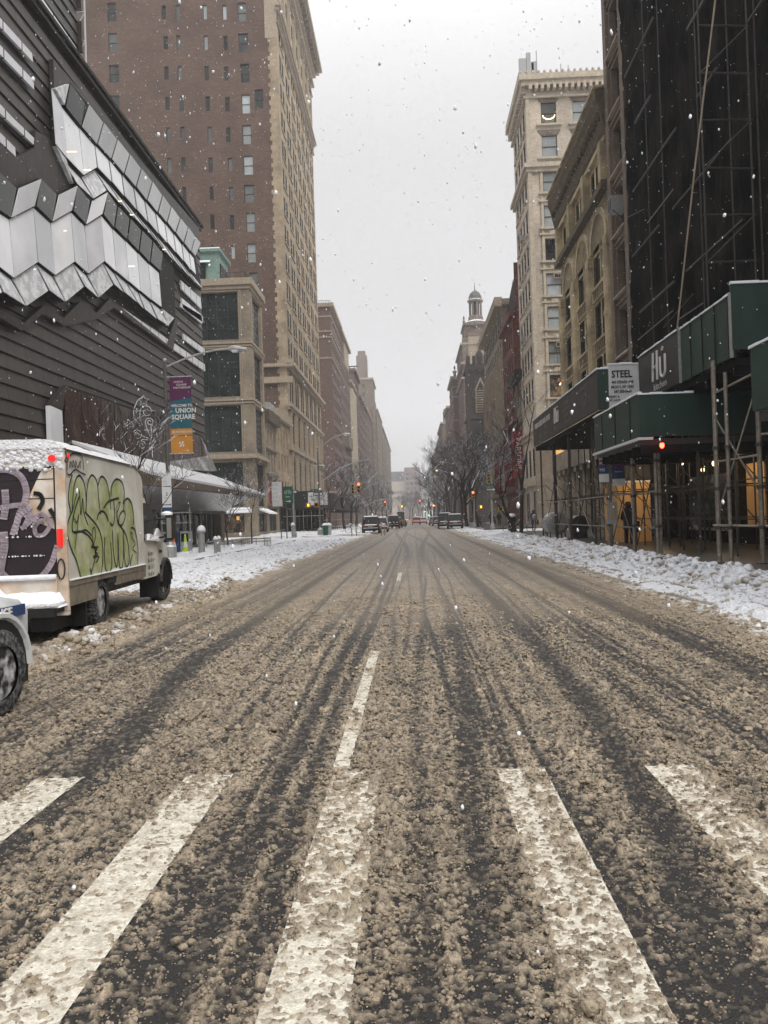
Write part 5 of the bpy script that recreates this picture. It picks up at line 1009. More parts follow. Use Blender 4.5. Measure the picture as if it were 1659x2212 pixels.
# ================================================================ TREES
def tree(name, label, x, y, h, seed, spread=.55, lean=(0,0), fork=.3, r0=.12, lv=5, group=None, kids=3, z0=.1, dens=1.):
    random.seed(seed); T = MB(); C = MB()
    def grow(p, d, L, r, lvl):
        n = 3; pts = [p]; rs = [r]; q = Vector(p); dd = Vector(d).normalized()
        for i in range(n):
            dd = (dd+Vector((random.uniform(-1,1),random.uniform(-1,1),random.uniform(-.35,.7)))*.16).normalized(); q = q+dd*L/n; pts.append(tuple(q)); rs.append(r*(1-.32*(i+1)/n))
        (T if lvl == 0 or (lvl == 1 and r > .05) else C).tube(pts, rs, M['bark'], 6 if lvl < 2 else (4 if lvl < 3 else 3), cap=False)
        if lvl >= lv: return
        k = kids+(1 if random.random() < .4*dens else 0)
        for i in range(k):
            f = random.uniform(.35,1) if i else 1.; j = min(int(f*n), n-1); base = Vector(pts[j]).lerp(Vector(pts[j+1]), f*n-j if f < 1 else 1)
            a = random.uniform(0, 2*math.pi); tilt = random.uniform(.35,.95)*spread*1.5
            s = Vector((math.cos(a), math.sin(a), 0)); nd = (dd*math.cos(tilt)+s*math.sin(tilt)+Vector((0,0,.12))).normalized()
            grow(tuple(base), nd, L*random.uniform(.58,.8), max(rs[-1]*random.uniform(.5,.75), .006), lvl+1)
    grow((0,0,0), (lean[0],lean[1],1), h*fork, r0, 0)
    zs = max(v[2] for v in T.v+C.v); k = h/zs
    for Bm in (T, C): Bm.v = [(a*(.6+.4*k), b_*(.6+.4*k), c*k) for a, b_, c in Bm.v]
    o = thing(name, label, 'tree', (x,y,z0), 0, group); T.build('trunk', o); C.build('crown', o); return o
tree('bare_tree','slender bare tree behind the truck beside the lamp post',-9.7,27.5,5.9,11,.75,fork=.3,r0=.07,lv=5,kids=3)
p = at(494,1186,46); tree('bare_tree','small young bare tree in a railed pit before the corner shop window',p[0],46,5.0,21,.62,fork=.42,r0=.06,lv=5)
p = at(544,1182,50); tree('bare_tree','small bare tree in front of the corner building entrance pier',p[0],50,5.6,33,.55,fork=.4,r0=.06,lv=5)
G_ = 'bare street trees along the far avenue'
t1 = tree('bare_tree','broad bare tree over the black shed past the traffic lights',-10.2,98,9.5,41,.7,fork=.25,r0=.16,lv=6,kids=3)
rt = tree('bare_tree','tall thin snow-dusted tree leaning left beside the red banners',8.2,62,15.5,52,.42,lean=(-.12,0),fork=.42,r0=.17,lv=5,kids=3)
rt2 = tree('bare_tree','crooked bare tree close to the left of the tall leaning tree',7.6,60,8.5,57,.6,lean=(-.25,0),fork=.35,r0=.15,lv=5)
t2 = tree('bare_tree','big spreading bare plane tree with snowy limbs right of the second crossing',7.9,101,12.5,63,.8,lean=(-.2,0),fork=.22,r0=.24,lv=6,kids=3)
t3 = tree('bare_tree','bare tree behind the parked cars on the right',7.6,122,12.5,71,.7,lean=(-.1,0),fork=.25,r0=.2,lv=6)
def put(src, x, y, s, rz, label):
    c = copy_tree(src); c.location = (x,y,.1); c.scale = (s,s,s); c.rotation_euler.z = rz; c['label'] = label; c['group'] = G_; return c
lab = 'bare street tree among the fading rows lining the far avenue'
for i, (y, s) in enumerate(((112,1.05),(128,1.15),(146,1.2),(168,1.2),(192,1.25),(220,1.3),(255,1.3),(300,1.4),(350,1.4))): put(t1 if i % 2 else t3, -9.6-(i % 3)*.4, y, s*(1 if i % 2 else .8), i*1.3, lab+' on its left side')
for i, (y, s) in enumerate(((112,.95),(131,1.0),(148,1.1),(163,1.15),(178,1.1),(200,1.15),(228,1.2),(262,1.2),(300,1.3),(345,1.3),(400,1.4))): put(t2 if i % 2 else t3, 7.4+(i % 2)*.5, y, s*1.2, i*2.1, lab+' on its right side')
for i, (x, y) in enumerate(((-6,520),(0,560),(6,540),(-3,640),(4,660),(9,600),(-10,600))): put(t3, x, y, 1.6, i, 'faint bare tree at the very end of the avenue')
# ================================================================ STREET FURNITURE
def lamp_post(name, label, x, y, h, armdir, armlen, arm_up=.9, group=None):
    o = thing(name, label, 'street lamp', (x,y,.15), 0, group)
    b = MB(); b.lathe((0,0,0),[(.26,0),(.26,.55),(.2,.62),(.13,.75)],M['steel'],8); b.build('base', o)
    b = MB(); b.tube([(0,0,.7),(0,0,h)], [.1,.065], M['poled'], 10); b.ball((0,0,h+.03),.09,M['steel'],5); b.build('pole', o)
    ax, ay = armdir; pts = [(0,0,h-.25)]+[(ax*armlen*t, ay*armlen*t, h-.25+arm_up*math.sin(t*1.5)) for t in (.2,.4,.6,.8,1)]
    b = MB(); b.tube(pts, .04, M['steel'], 6); b.build('arm', o)
    e = pts[-1]; b = MB(); b.tube([(e[0],e[1],e[2]),(e[0]+ax*.25,e[1]+ay*.25,e[2]+.02),(e[0]+ax*.75,e[1]+ay*.75,e[2]-.02)], [.06,.14,.1], M['steel'], 8); b.box(e[0]+ax*.3-.12,e[0]+ax*.3+.12,e[1]-.12,e[1]+.12,e[2]-.14,e[2]-.06,M['white']); b.build('lamp_head', o)
    return o
LP = lamp_post('street_lamp', 'tall street lamp carrying the purple and teal banner and star garland', -9.9, 32.4, 8.1, (.96,.28), 2.55, .8)
def bx3(name, pts_z, m, x0=.16, x1=1.05, y=0, nm='banner'):
    b = MB()
    for z0, z1, mm in pts_z: b.box(x0,x1,y-.012,y+.012,z0,z1,M[mm])
    return b.build(nm, LP)
bb = bx3('banner', [(6.75,7.42,'banpur'),(5.35,6.75,'banteal'),(5.08,5.33,'banor'),(4.35,5.03,'banor')], None)
b = MB(); b.prism([(.16,-.016,6.75),(1.05,-.016,7.0),(1.05,-.016,6.6),(.16,-.016,6.45)],(0,.003,0),M['banpur']); b.build('stripe', bb)
b = MB(); b.tube([(0,0,7.45),(1.1,0,7.45)],.02,M['steel'],5); b.tube([(0,0,4.32),(1.1,0,4.32)],.02,M['steel'],5); b.build('banner_bracket', LP)
def lt(s, sz, x, zz, al='LEFT', bo=0, sx=1): text(s, bb, M['letter'], sz, Matrix.Translation((x,-.02,zz)) @ Matrix.Rotation(R(90),4,'X'), 'lettering', al, bo, sx)
lt('UNION',.115,.34,7.2); lt('SQUARE',.115,.44,7.08); lt('PARTNERSHIP',.115,.32,6.96); lt('WELCOME TO',.15,.2,6.22,bo=.003,sx=.9); lt('UNION',.27,.38,5.98,bo=.006,sx=.95); lt('SQUARE',.27,.22,5.72,bo=.006,sx=.95); lt('@UNIONSQUARENY',.125,.22,5.16,sx=.8)
b = MB()      # white leaf mark on the orange flag
for k in range(4): a = k*math.pi/2+.6; b.prism([(.6,-.02,4.7),(.6+.14*math.cos(a),-.02,4.7+.14*math.sin(a)),(.6+.12*math.cos(a+.8),-.02,4.7+.12*math.sin(a+.8))],(0,.004,0),M['letter'])
b.build('leaf_mark', bb)
# star and swirl garland
GA = thing('light_garland', 'white wire garland of stars and swirls bracketed to the banner lamp post', 'decoration', (-9.9,32.4,.15))
gp = lambda x, y: (lambda q: (q[0]+9.9, 0, q[2]-.15))(at(*r2_(x, y), 32.4))
def star(cx, cy_, r, rot=0):
    b = MB(); P = []
    for k in range(11): a = rot+math.pi/2+k*math.pi/5; rr = r if k % 2 == 0 else r*.45; P.append(gp(cx+rr*math.cos(a), cy_-rr*math.sin(a)))
    b.tube(P, .012, M['white'], 5); b.build('star', GA)
star(1108,722,42); star(998,903,42,.3)
def curl(cx, cy_, r0_, turns, a0, tail):
    b = MB(); P = [gp(*q) for q in tail]
    for k in range(int(turns*14)+1): f = k/(turns*14); a = a0+f*turns*2*math.pi; rr = r0_*(1-f*.8); P.append(gp(cx+rr*math.cos(a), cy_+rr*math.sin(a)))
    b.tube(P, .013, M['white'], 5); b.build('swirl', GA)
curl(1130,805,52,1.6,math.pi*.9,[(1100,910),(1075,860)]); curl(1155,885,34,1.5,math.pi,[(1170,1020),(1130,930)]); curl(1060,985,42,1.5,math.pi*1.2,[(1165,1020),(1110,1000)][::-1]); curl(1095,1065,38,1.5,math.pi,[(1175,1025),(1100,1020),(1062,1040)])
b = MB(); b.tube([gp(1100,690),(gp(1060,720)),gp(1030,790),gp(1035,860),gp(1080,910)], .02, M['white'], 5); b.tube([gp(1165,900),gp(1175,1100),gp(1178,1160)], .02, M['white'], 5)
b.tube([gp(1040,800),gp(1200,800)],.012,M['steel'],4); b.tube([gp(1100,948),gp(1208,948)],.012,M['steel'],4); b.tube([gp(1200,790),gp(1208,950)],.02,M['steel'],4); b.build('wire_frame', GA)
PS = thing('parking_sign', 'narrow white parking sign with blue foot strapped to the banner lamp post', 'sign', (-9.9,32.4,.15))
b = MB(); b.box(-.22,.16,-.16,-.13,2.15,3.55,M['white']); b.box(-.22,.16,-.163,-.13,2.02,2.15,M['blue']); b.build('plate', PS)
RX = Matrix.Rotation(R(90),4,'X')
for k, (zz, m_, n_) in enumerate(((3.42,'ink',7),(3.3,'banred',6),(3.18,'ink',7),(3.08,'ink',6),(2.52,'ink',6),(2.36,'ink',7))): ticks(PS, M[m_], .07, n_, Matrix.Translation((.0,-.165,zz)) @ RX, k)
text('2', PS, M['ink'], .2, Matrix.Translation((-.03,-.17,2.62)) @ RX)
b = MB()
for zz in (2.98,2.24): b.box(-.16,.1,-.168,-.16,zz,zz+.03,M['ink']); b.prism([(.1,-.168,zz-.03),(.1,-.168,zz+.06),(.14,-.168,zz+.015)],(0,.006,0),M['ink'])
b.build('arrow', PS)
lamp_post('street_lamp','second street lamp with curved arm beyond the thirteenth street crossing on the left',-9.2,79,8.6,(.96,.1),2.6,1.5)
for i, y in enumerate((118,160,205)): lamp_post('street_lamp','distant street lamp arching over the right kerb, one of the fading row',7.4,y,8.6,(-.98,0),2.6,1.0,'distant lamps')
# traffic signals
def sig_head(par, x, y, zc_, lit=None, dx=1, back=False, nm='signal_head'):
    b = MB(); b.box(x-.17,x+.17,y-.15,y+.15,zc_-.5,zc_+.5,M['yellow'])
    for k, c in enumerate(('red','amber','grn')):
        zz = zc_+.33-k*.33
        for a in (0,): b.tube([(x,y-.15,zz),(x,y-.36,zz-.02)],[.125,.13],M['yellow'],10,cap=False)
        b.cyl((x,y-.17,zz),.11,.03,M['redhot'] if lit == k == 0 else (M['grn'] if lit == k else M['dark']),12,'y')
    if back: b.T = None
    return b.build(nm, par)
def traffic_pole(label, x, y, h, armx, armup, heads, oneway=None, ped=None, group=None, street=None):
    o = thing('traffic_signal', label, 'traffic light', (x,y,.15), 0, group)
    b = MB(); b.lathe((0,0,0),[(.24,0),(.24,.3),(.16,.5),(.11,.7)],M['steel'],10); b.build('base', o)
    b = MB(); b.tube([(0,0,.6),(0,0,h)],[.1,.08],M['steel'],8); b.build('pole', o)
    if armx: b = MB(); b.tube([(0,0,h-.6 if armup > 0 else h),(armx*.5,0,h-.6+armup*.6),(armx,0,h-.6+armup)],[.06,.05,.04],M['steel'],6); b.build('mast_arm', o)
    for hx, hz, lit in heads: sig_head(o, hx, -.05, hz, lit)
    if ped:
        for px, pz, on in ped:
            q = MB(); q.box(px-.24,px+.24,-.15,.1,pz-.22,pz+.22,M['yellow']); pb = q.build('pedestrian_signal', o)
            q = MB(); q.box(px-.17,px+.17,-.165,-.15,pz-.15,pz+.15,M['dark']); 
            if on: q.box(px-.07,px+.08,-.175,-.165,pz-.12,pz+.02,M['amber']); [q.box(px-.07+k*.045,px-.04+k*.045,-.175,-.165,pz+.02,pz+.12,M['amber']) for k in range(4)]
            q.build('screen', pb)
    if oneway:
        wz = oneway; q = MB(); q.box(-.55,.45,-.2,-.18,wz,wz+.32,M['ink']); s = q.build('one_way_sign', o)
        q = MB(); q.prism([(-.48,-.205,wz+.08),(.18,-.205,wz+.08),(.18,-.205,wz+.02),(.4,-.205,wz+.16),(.18,-.205,wz+.3),(.18,-.205,wz+.24),(-.48,-.205,wz+.24)],(0,.004,0),M['letter']); q.build('arrow', s)
        text('ONE WAY', s, M['ink'], .14, Matrix.Translation((-.12,-.212,wz+.105)) @ Matrix.Rotation(R(90),4,'X'), sx=.9)
    if street:
        q = MB(); q.box(-.8,.1,-.1,-.08,street[1],street[1]+.22,M['signg']); s = q.build('street_sign', o); ticks(s, M['letter'], .17, 7, Matrix.Translation((-.3,-.1,street[1]+.04)) @ Matrix.Rotation(R(90),4,'X'))
    return o
p = at(692,1155,80); tp_ = traffic_pole('tall left traffic pole with long mast arm, one way plate and lit red light',p[0],80,6.9,6.0,0,[],3.9,[(-1.1,3.0,True),(-.3,3.0,False)],street=('E 13 ST',4.35))
ar = [c for c in tp_.children if c.name.startswith('mast_arm')][0]; bpy.data.objects.remove(ar)
b = MB(); b.tube([(0,0,5.1),(2.2,0,6.6),(4.0,0,7.2),(5.3,0,7.35)],[.07,.06,.05,.04],M['steel'],6); b.tube([(-.5,0,6.9),(.7,0,6.9)],.04,M['steel'],5); b.build('mast_arm', tp_)
q = at(775,1050,80); sig_head(tp_, q[0]-p[0], -.05, q[2]-.3, 0); q = at(763,1053,80); sig_head(tp_, q[0]-p[0]-.05, .1, q[2]-.3, None)
p = at(636,1163,72); traffic_pole('shorter left pole with one way plate and a dark pedestrian box',p[0],72,4.6,0,0,[],3.9,[(-1.2,3.1,False)])
p = at(1026,1141,93); traffic_pole('right corner signal pole with red light and lit orange hand',p[0],93,3.6,0,0,[(-.1,3.75,0)],None,[(.75,2.4,True)])
p = at(1064,1143,84); traffic_pole('right signal pole with one way plate and amber pedestrian box',p[0],84,5.4,0,0,[(-.25,5.2,None)],3.9,[(.9,2.0,False)],street=('W 13 ST',4.4))
for (u, v, Y, ax_, lab_) in ((832,1086,150,3.5,'left mast arm signal showing red beyond the dark parked car'),(907,1083,190,-6.5,'right mast arm signal with small red light over the far crossing')):
    p = at(u, v, Y); s_ = -1 if ax_ > 0 else 1; X0 = -9 if ax_ > 0 else 7.6
    o = thing('traffic_signal', lab_, 'traffic light', (X0,Y,.15)); b = MB(); b.tube([(0,0,0),(0,0,p[2]+.3)],.09,M['steel'],6); b.build('pole', o); b = MB(); b.tube([(0,0,p[2]-.8),((p[0]-X0)*.5,0,p[2]+.3),(p[0]-X0,0,p[2]+.45)],.05,M['steel'],5); b.build('mast_arm', o); sig_head(o, p[0]-X0, 0, p[2]-.15-.33+.15, 0)
for (u, v, Y, c, lab_) in ((868,1094,230,'amber','far glowing amber light over the left lanes'),(937,1092,230,'amber','far glowing amber light over the right lanes'),(943,1016,150,'warm','lit street lamp glowing high on the right in the trees')):
    p = at(u, v, Y); o = thing('street_light', lab_, 'street lamp', (p[0],Y,.1)); b = MB(); b.ball((0,0,p[2]-.1),.2 if Y > 200 else .17,M[c],6); b.build('lamp_head', o); b = MB(); b.tube([(0,0,p[2]),(0,0,p[2]+.3),((3.5 if p[0] > 0 else -3.5),0,p[2]+.4),((3.6 if p[0] > 0 else -3.6),0,0)],.06,M['steel'],5); b.build('pole', o)
for i, (u, v, Y) in enumerate(((918,1105,330),(926,1113,330),(897,1112,420))):
    p = at(u, v, Y); o = thing('traffic_signal','tiny green signal light deep in the haze','traffic light',(p[0],Y,.1),0,'green lights in the haze'); sig_head(o,0,0,p[2]-.1+.3,2); b = MB(); b.tube([(0,0,0),(0,0,p[2])],.08,M['steel'],5); b.build('pole', o)
# signs on posts (left corner)
o = thing('parking_sign','large white parking sign on a post near the market banners','sign',(at(608,1160,66)[0],66,.15)); b = MB(); b.tube([(0,0,0),(0,0,3.9)],.045,M['poled'],6); b.build('post', o); b = MB(); b.box(-.65,.15,-.08,-.05,2.7,4.7,M['white']); b.build('plate', o)
for k in range(5): ticks(o, M['ink'], .17, 7, Matrix.Translation((-.2,-.085,4.4-k*.33)) @ RX, 50+k)
o = thing('bike_route_sign','green bicycle route sign with white arrow beside the big parking sign','sign',(at(620,1160,67)[0],67,.15)); b = MB(); b.tube([(0,0,0),(0,0,4.4)],.045,M['poled'],6); b.build('post', o); b = MB(); b.box(-.25,.62,-.08,-.05,2.9,4.35,M['signg']); b.build('plate', o)
b = MB()
for cx_ in (.02,.36):
    b.tube([(cx_+.12*math.cos(a*.628),-.09,3.85+.12*math.sin(a*.628)) for a in range(11)],.015,M['letter'],4)
b.tube([(.02,-.09,3.85),(.16,-.09,4.05),(.32,-.09,4.05),(.36,-.09,3.85)],.015,M['letter'],4); b.box(0,.36,-.09,-.085,3.45,3.5,M['letter']); b.box(0,.3,-.09,-.085,3.08,3.14,M['letter']); b.prism([(.28,-.09,3.0),(.28,-.09,3.22),(.45,-.09,3.11)],(0,.004,0),M['letter']); b.build('pictogram', o)
for i, y in enumerate((92.4,97.9)):
    o = thing('banner_sign', ('crimson MERCI MARKET banner nearest the corner building','crimson MERCI MARKET banner on the tan row house')[i], 'banner', (XL,y,0)); b = MB(); b.box(.02,.72,-.03,.03,3.6,6.3,M['banred']); b.tube([(0,0,6.32),(.8,0,6.32)],.03,M['black'],5); b.build('cloth', o)
    text('MERCI MARKET', o, M['letter'], .42, Matrix.Translation((.25,-.05,4.95)) @ Matrix.Rotation(R(90),4,'X') @ Matrix.Rotation(R(-90),4,'Z'), sx=.78)
for i, (x, y, s, l, z0_, z1_) in enumerate(((XR,95.6,'PARSONS','crimson PARSONS banner hanging beside the cream building',5.9,11.5),(XR,104,'THE NEW SCHOOL','crimson THE NEW SCHOOL banner in the middle of three',5.2,10.9),(XR,116,'THE NEW SCHOOL','crimson banner furthest along of the three beside the tan block',4.6,10.4))):
    o = thing('banner_sign', l, 'banner', (x,y,0)); b = MB(); b.box(-1.35,-.1,-.03,.03,z0_,z1_,M['banred']); b.tube([(0,0,z1_+.05),(-1.5,0,z1_+.05)],.04,M['black'],5); b.tube([(0,0,z0_-.05),(-1.5,0,z0_-.05)],.04,M['black'],5); b.build('cloth', o)
    text(s, o, M['letter'], .95 if i == 0 else .52, Matrix.Translation((-.75 if i else -.9,-.05,(z0_+z1_)/2)) @ Matrix.Rotation(R(90),4,'X') @ Matrix.Rotation(R(-90),4,'Z'), sx=.92)
# bus stop
p = at(1240,1180,27.5); BS = thing('bus_stop_sign','bus stop pole with round blue bus sign and purple M1 M2 M3 plates','sign',(7.3,at(1244,1180,30)[1],.15)); bx_ = BS.location
b = MB(); b.tube([(0,0,0),(0,0,4.05)],.04,M['poled'],8); b.build('pole', BS)
b = MB(); b.cyl((0,-.08,3.75),.3,.03,M['blue'],24,'y'); bs = b.build('round_sign', BS); b = MB(); b.box(-.13,.13,-.1,-.085,3.66,3.95,M['letter']); b.box(-.1,.1,-.106,-.1,3.78,3.9,M['blue']); b.box(-.1,-.05,-.106,-.1,3.69,3.73,M['ink']); b.box(.05,.1,-.106,-.1,3.69,3.73,M['ink']); b.box(-.12,.12,-.1,-.085,3.56,3.6,M['letter']); b.build('bus_pictogram', bs)
b = MB(); b.box(-.42,-.06,-.06,-.04,3.12,3.42,M['banpur']); b.box(-.42,-.06,-.06,-.04,2.82,3.11,M['blue']); b.box(-.42,-.06,-.06,-.04,2.5,2.8,M['white']); b.box(.06,.52,-.06,-.04,3.02,3.42,M['banpur']); b.box(.06,.52,-.06,-.04,2.62,3.01,M['blue']); b.box(.06,.52,-.06,-.04,2.35,2.6,M['white']); pl = b.build('route_plate', BS)
for s, x, zz in (('M1',-.3,3.29),('M2',-.3,3.14),('M3',-.3,2.9)): text(s, BS, M['letter'], .15, Matrix.Translation((x,-.07,zz)) @ Matrix.Rotation(R(90),4,'X'))
for s, x, zz in (('East Village',.29,3.3),('Park Row',.29,2.84)): text(s, BS, M['letter'], .09, Matrix.Translation((x,-.07,zz)) @ Matrix.Rotation(R(90),4,'X'), sx=.8)
b = MB(); b.box(-.16,.18,-.14,-.02,.95,1.75,M['steel']); b.box(-.1,.12,-.15,-.14,1.1,1.62,M['stonet']); b.build('timetable_case', BS)
# compressor drum under shed
o = thing('steel_drum','grey horizontal steel drum standing on legs under the shed by the bus stop','drum',(7.9,44.5,.15)); b = MB(); b.tube([(-.1,-.5,.85),(-.1,-.4,.85),(-.1,1.0,.85),(-.1,1.1,.85)],[.45,.62,.62,.45],M['steel'],18); b.build('tank', o); b = MB(); [b.box(x,x+.06,y,y+.06,0,.4,M['piped']) for x in (-.5,.3) for y in (-.3,.8)]; b.build('leg', o)
o = thing('steel_drum','second dark drum beside the grey one under the shed','drum',(9.2,44.8,.15)); b = MB(); b.tube([(0,0,.75),(0,1.4,.75)],.5,M['piped'],16); b.box(-.4,.4,.2,.3,0,.4,M['piped']); b.build('tank', o)
# hydrants, bollards, cones, racks
def bollard(x, y, h, r, label, cat='bollard', grp=None, z0=.12, nm='bollard'):
    o = thing(nm, label, cat, (x,y,z0), 0, grp); b = MB(); b.lathe((0,0,0),[(r*1.5,0),(r*1.5,.06),(r,.1),(r,h*.78),(r*1.35,h*.8),(r*1.35,h*.86),(r,h*.88),(r*.9,h*.95),(r*.3,h)],M['steel'],14); b.build('body', o)
    b = MB(); b.lathe((0,0,h*.86),[(r*1.3,0),(r*1.25,h*.08),(r*.7,h*.16),(.01,h*.19)],M['snow'],14); b.build('snow_cap', o); return o
y_ = 36.5; p = at(436,1190,y_); bollard(p[0],y_,1.35,.15,'stout capped metal standpipe beside the lime cone')
p = at(466,1190,37); bollard(p[0],37,.85,.08,'thin bollard immediately right of the stout standpipe'); p = at(489,1190,38); bollard(p[0]-.35,38,.85,.08,'thin bollard standing further right near the tree railings')
p = at(621,1163,70); bollard(p[0]+.5,70,1.3,.14,'dark round post box sized bollard by the crossing on the left'); 
p = at(641,1167,68); 
def cone(x, y, m, label, h=.72):
    o = thing('traffic_cone', label, 'cone', (x,y,.15)); b = MB(); b.box(-.19,.19,-.19,.19,0,.04,M['black']); b.build('base', o); b = MB(); b.lathe((0,0,.04),[(.15,0),(.09,h*.45),(.03,h)],M[m],14); b.build('body', o); b = MB(); b.lathe((0,0,.04),[(.107,h*.36),(.075,h*.6)],M['white'],14); b.build('reflective_band', o); return o
p = at(375,1170,37.5); cone(p[0],37.5,'conor','orange traffic cone in front of the newspaper racks',.95); p = at(398,1170,37.5); cone(p[0]+.05,37.5,'conlime','lime green cone right of the orange one',.95); p = at(343,1170,36); cone(p[0],36,'conlime','lime green cone half hidden by the truck mirror',.95)
o = thing('newspaper_racks','blue and grey newspaper boxes stacked behind the cones','news rack',(at(378,1150,39)[0],39,.15)); 
for k in range(3): b = MB(); b.box(-.75+k*.5,-.3+k*.5,0,.5,.1,1.1,M['blue'] if k % 2 else M['steel']); b.box(-.7+k*.5,-.35+k*.5,-.02,0,.6,1.0,M['glass']); b.build('box', o)
b = MB(); [b.tube([(x,.2,1.1),(x,.2,2.3)],.03,M['steel'],5) for x in (-.7,-.2,.7)]; b.box(-.75,.75,.1,.4,1.5,1.55,M['steel']); b.box(-.75,.75,.1,.4,2.0,2.05,M['steel']); b.build('rack_frame', o)
for i, (x, y) in enumerate(((at(494,1186,46)[0],46),(at(544,1182,50)[0],50))):
    o = thing('tree_guard', ('low snowy railing round the first small tree','low snowy railing round the tree by the entrance pier')[i], 'railing', (x,y,.12)); b = MB()
    for zz in (.28,.45): b.tube([(-1,-1.1,zz),(1,-1.1,zz),(1,1.1,zz),(-1,1.1,zz),(-1,-1.1,zz)],.022,M['pipe'],5)
    for q in range(5): b.tube([(-1+q*.5,-1.1,0),(-1+q*.5,-1.1,.5)],.022,M['pipe'],5); b.tube([(1,-1.1+q*.55,0),(1,-1.1+q*.55,.5)],.022,M['pipe'],5)
    b.build('rail', o)
for i, (u, Y, m_) in enumerate(((703,77,'signg'),(710,78,'carw'))):
    p = at(u,1150,Y); o = thing('litter_bin', ('green snow topped litter bin at the foot of the tall traffic pole','pale boxy bin right of the green one')[i], 'bin', (p[0],Y,.15)); b = MB(); b.lathe((0,0,0),[(.26,0),(.3,.9),(.33,.95)],M[m_],12); b.build('body', o); b = MB(); b.lathe((0,0,.95),[(.33,0),(.28,.12),(.05,.22)],M['snow'],12); b.build('snow_cap', o)
for i, u in enumerate((760,771,850/1.06,812)):
    Y = 70+i*1.6; p = at((760,770,824,831)[i],1150,Y); o = thing('delineator_post','thin flexible post standing in the snow just short of the dark parked car','post',(p[0],Y,0),0,'flexible posts before the parked car'); b = MB(); b.tube([(0,0,0),(0,0,1.05)],.045,M['stonet'],8); b.build('body', o); b = MB(); b.cyl((0,0,.85),.05,.12,M['white'],8); b.build('band', o)
# right pavement odds
p = at(1181,1148,61); o = thing('parking_meter','round headed parking meter on the right pavement','meter',(7.9,p[1]-8,.1)); b = MB(); b.tube([(0,0,0),(0,0,1.1)],.035,M['steel'],6); b.build('pole', o); b = MB(); b.ball((0,0,1.25),.16,M['steel'],7,(1,.6,1.2)); b.build('head', o)
p = at(1141,1150,66); o = thing('post_box','dark snow-capped utility box at the right kerb','utility box',(8.0,66,.1)); b = MB(); b.box(-.28,.28,-.25,.25,0,1.3,M['coat']); b.build('body', o); b = MB(); b.ball((0,0,1.35),.33,M['snow'],6,(1,1,.6)); b.build('snow_cap', o)
def bicycle(x, y, label, rz):
    o = thing('bicycle', label, 'bicycle', (x,y,.12), rz)
    for wx in (-.52,.52):
        b = MB(); b.tube([(wx+.33*math.cos(a*.3927),0,.34+.33*math.sin(a*.3927)) for a in range(17)],.022,M['rubber'],5,cap=False); w_ = b.build('wheel', o)
    b = MB(); [b.tube(q,.018,M['carw'],5) for q in ([(-.52,0,.34),(-.15,0,.36),(.42,0,.85),(-.25,0,.82),(-.15,0,.36)],[(.52,0,.34),(.38,0,1.0)],[(-.52,0,.34),(-.25,0,.82),(-.28,0,.95)])]; b.build('frame', o)
    b = MB(); b.box(-.42,-.15,-.07,.07,.94,1.02,M['snow']); b.build('saddle', o); b = MB(); b.tube([(.36,-.25,1.05),(.38,0,1.0),(.36,.25,1.05)],.02,M['black'],5); b.build('handlebar', o)
bicycle(7.9,64.5,'snow covered bicycle locked by the leaning tree on the right',.15); bicycle(8.9,65.5,'second bicycle with snowy saddle behind the first',-.2)
bicycle(at(760,1150,84)[0],86,'snowy bicycle on the left pavement by the black shed',.1)
# ================================================================ VEHICLES
def wheel(par, x, y, r, w, side, snow=True, nm='wheel', steer=0):
    o = bpy.data.objects.new(nm, None); COL.objects.link(o); o.parent = par; o.location = (x,y,r); o.rotation_euler.z = steer
    b = MB(); sg = side; prof = [(r*.62,0),(r*.66,.0),(r*.93,.0),(r,.03*1),(r,w-.03),(r*.93,w),(r*.62,w)]
    n = 40; vs = []; fs = []
    for k in range(n):
        a = 2*math.pi*k/n
        for (rr, ww) in prof: vs.append((sg*(-ww), rr*math.cos(a), rr*math.sin(a)))
    m_ = len(prof)
    for k in range(n):
        for j in range(m_-1): fs.append((k*m_+j, k*m_+j+1, ((k+1)%n)*m_+j+1, ((k+1)%n)*m_+j))
    b.add(vs, fs, M['rubbers'] if snow else M['rubber'])
    for k in range(n): a = 2*math.pi*k/n; q = (math.cos(a)*r, math.sin(a)*r); b.add([(-sg*.02,q[0]*.99,q[1]*.99),(-sg*(w-.02),q[0]*.99,q[1]*.99),(-sg*(w-.02),q[0]*1.025+q[1]*.03,q[1]*1.025-q[0]*.03),(-sg*.02,q[0]*1.025+q[1]*.03,q[1]*1.025-q[0]*.03)],[(0,1,2,3)],M['rubber'])
    t = b.build('tyre', o, True)
    b = MB(); b.T = Matrix.Rotation(R(90)*sg,4,'Y'); b.lathe((0,0,-.10),[(r*.64,.07),(r*.6,.0),(r*.5,-.05),(r*.28,.0),(r*.24,.06),(r*.1,.08)],M['rim'],20)
    b.T = None
    for k in range(8): a = k*math.pi/4; b.cyl((sg*-.085,r*.42*math.cos(a),r*.42*math.sin(a)),r*.07,sg*.02,M['dark'],8,'x')
    b.build('rim', o); return o
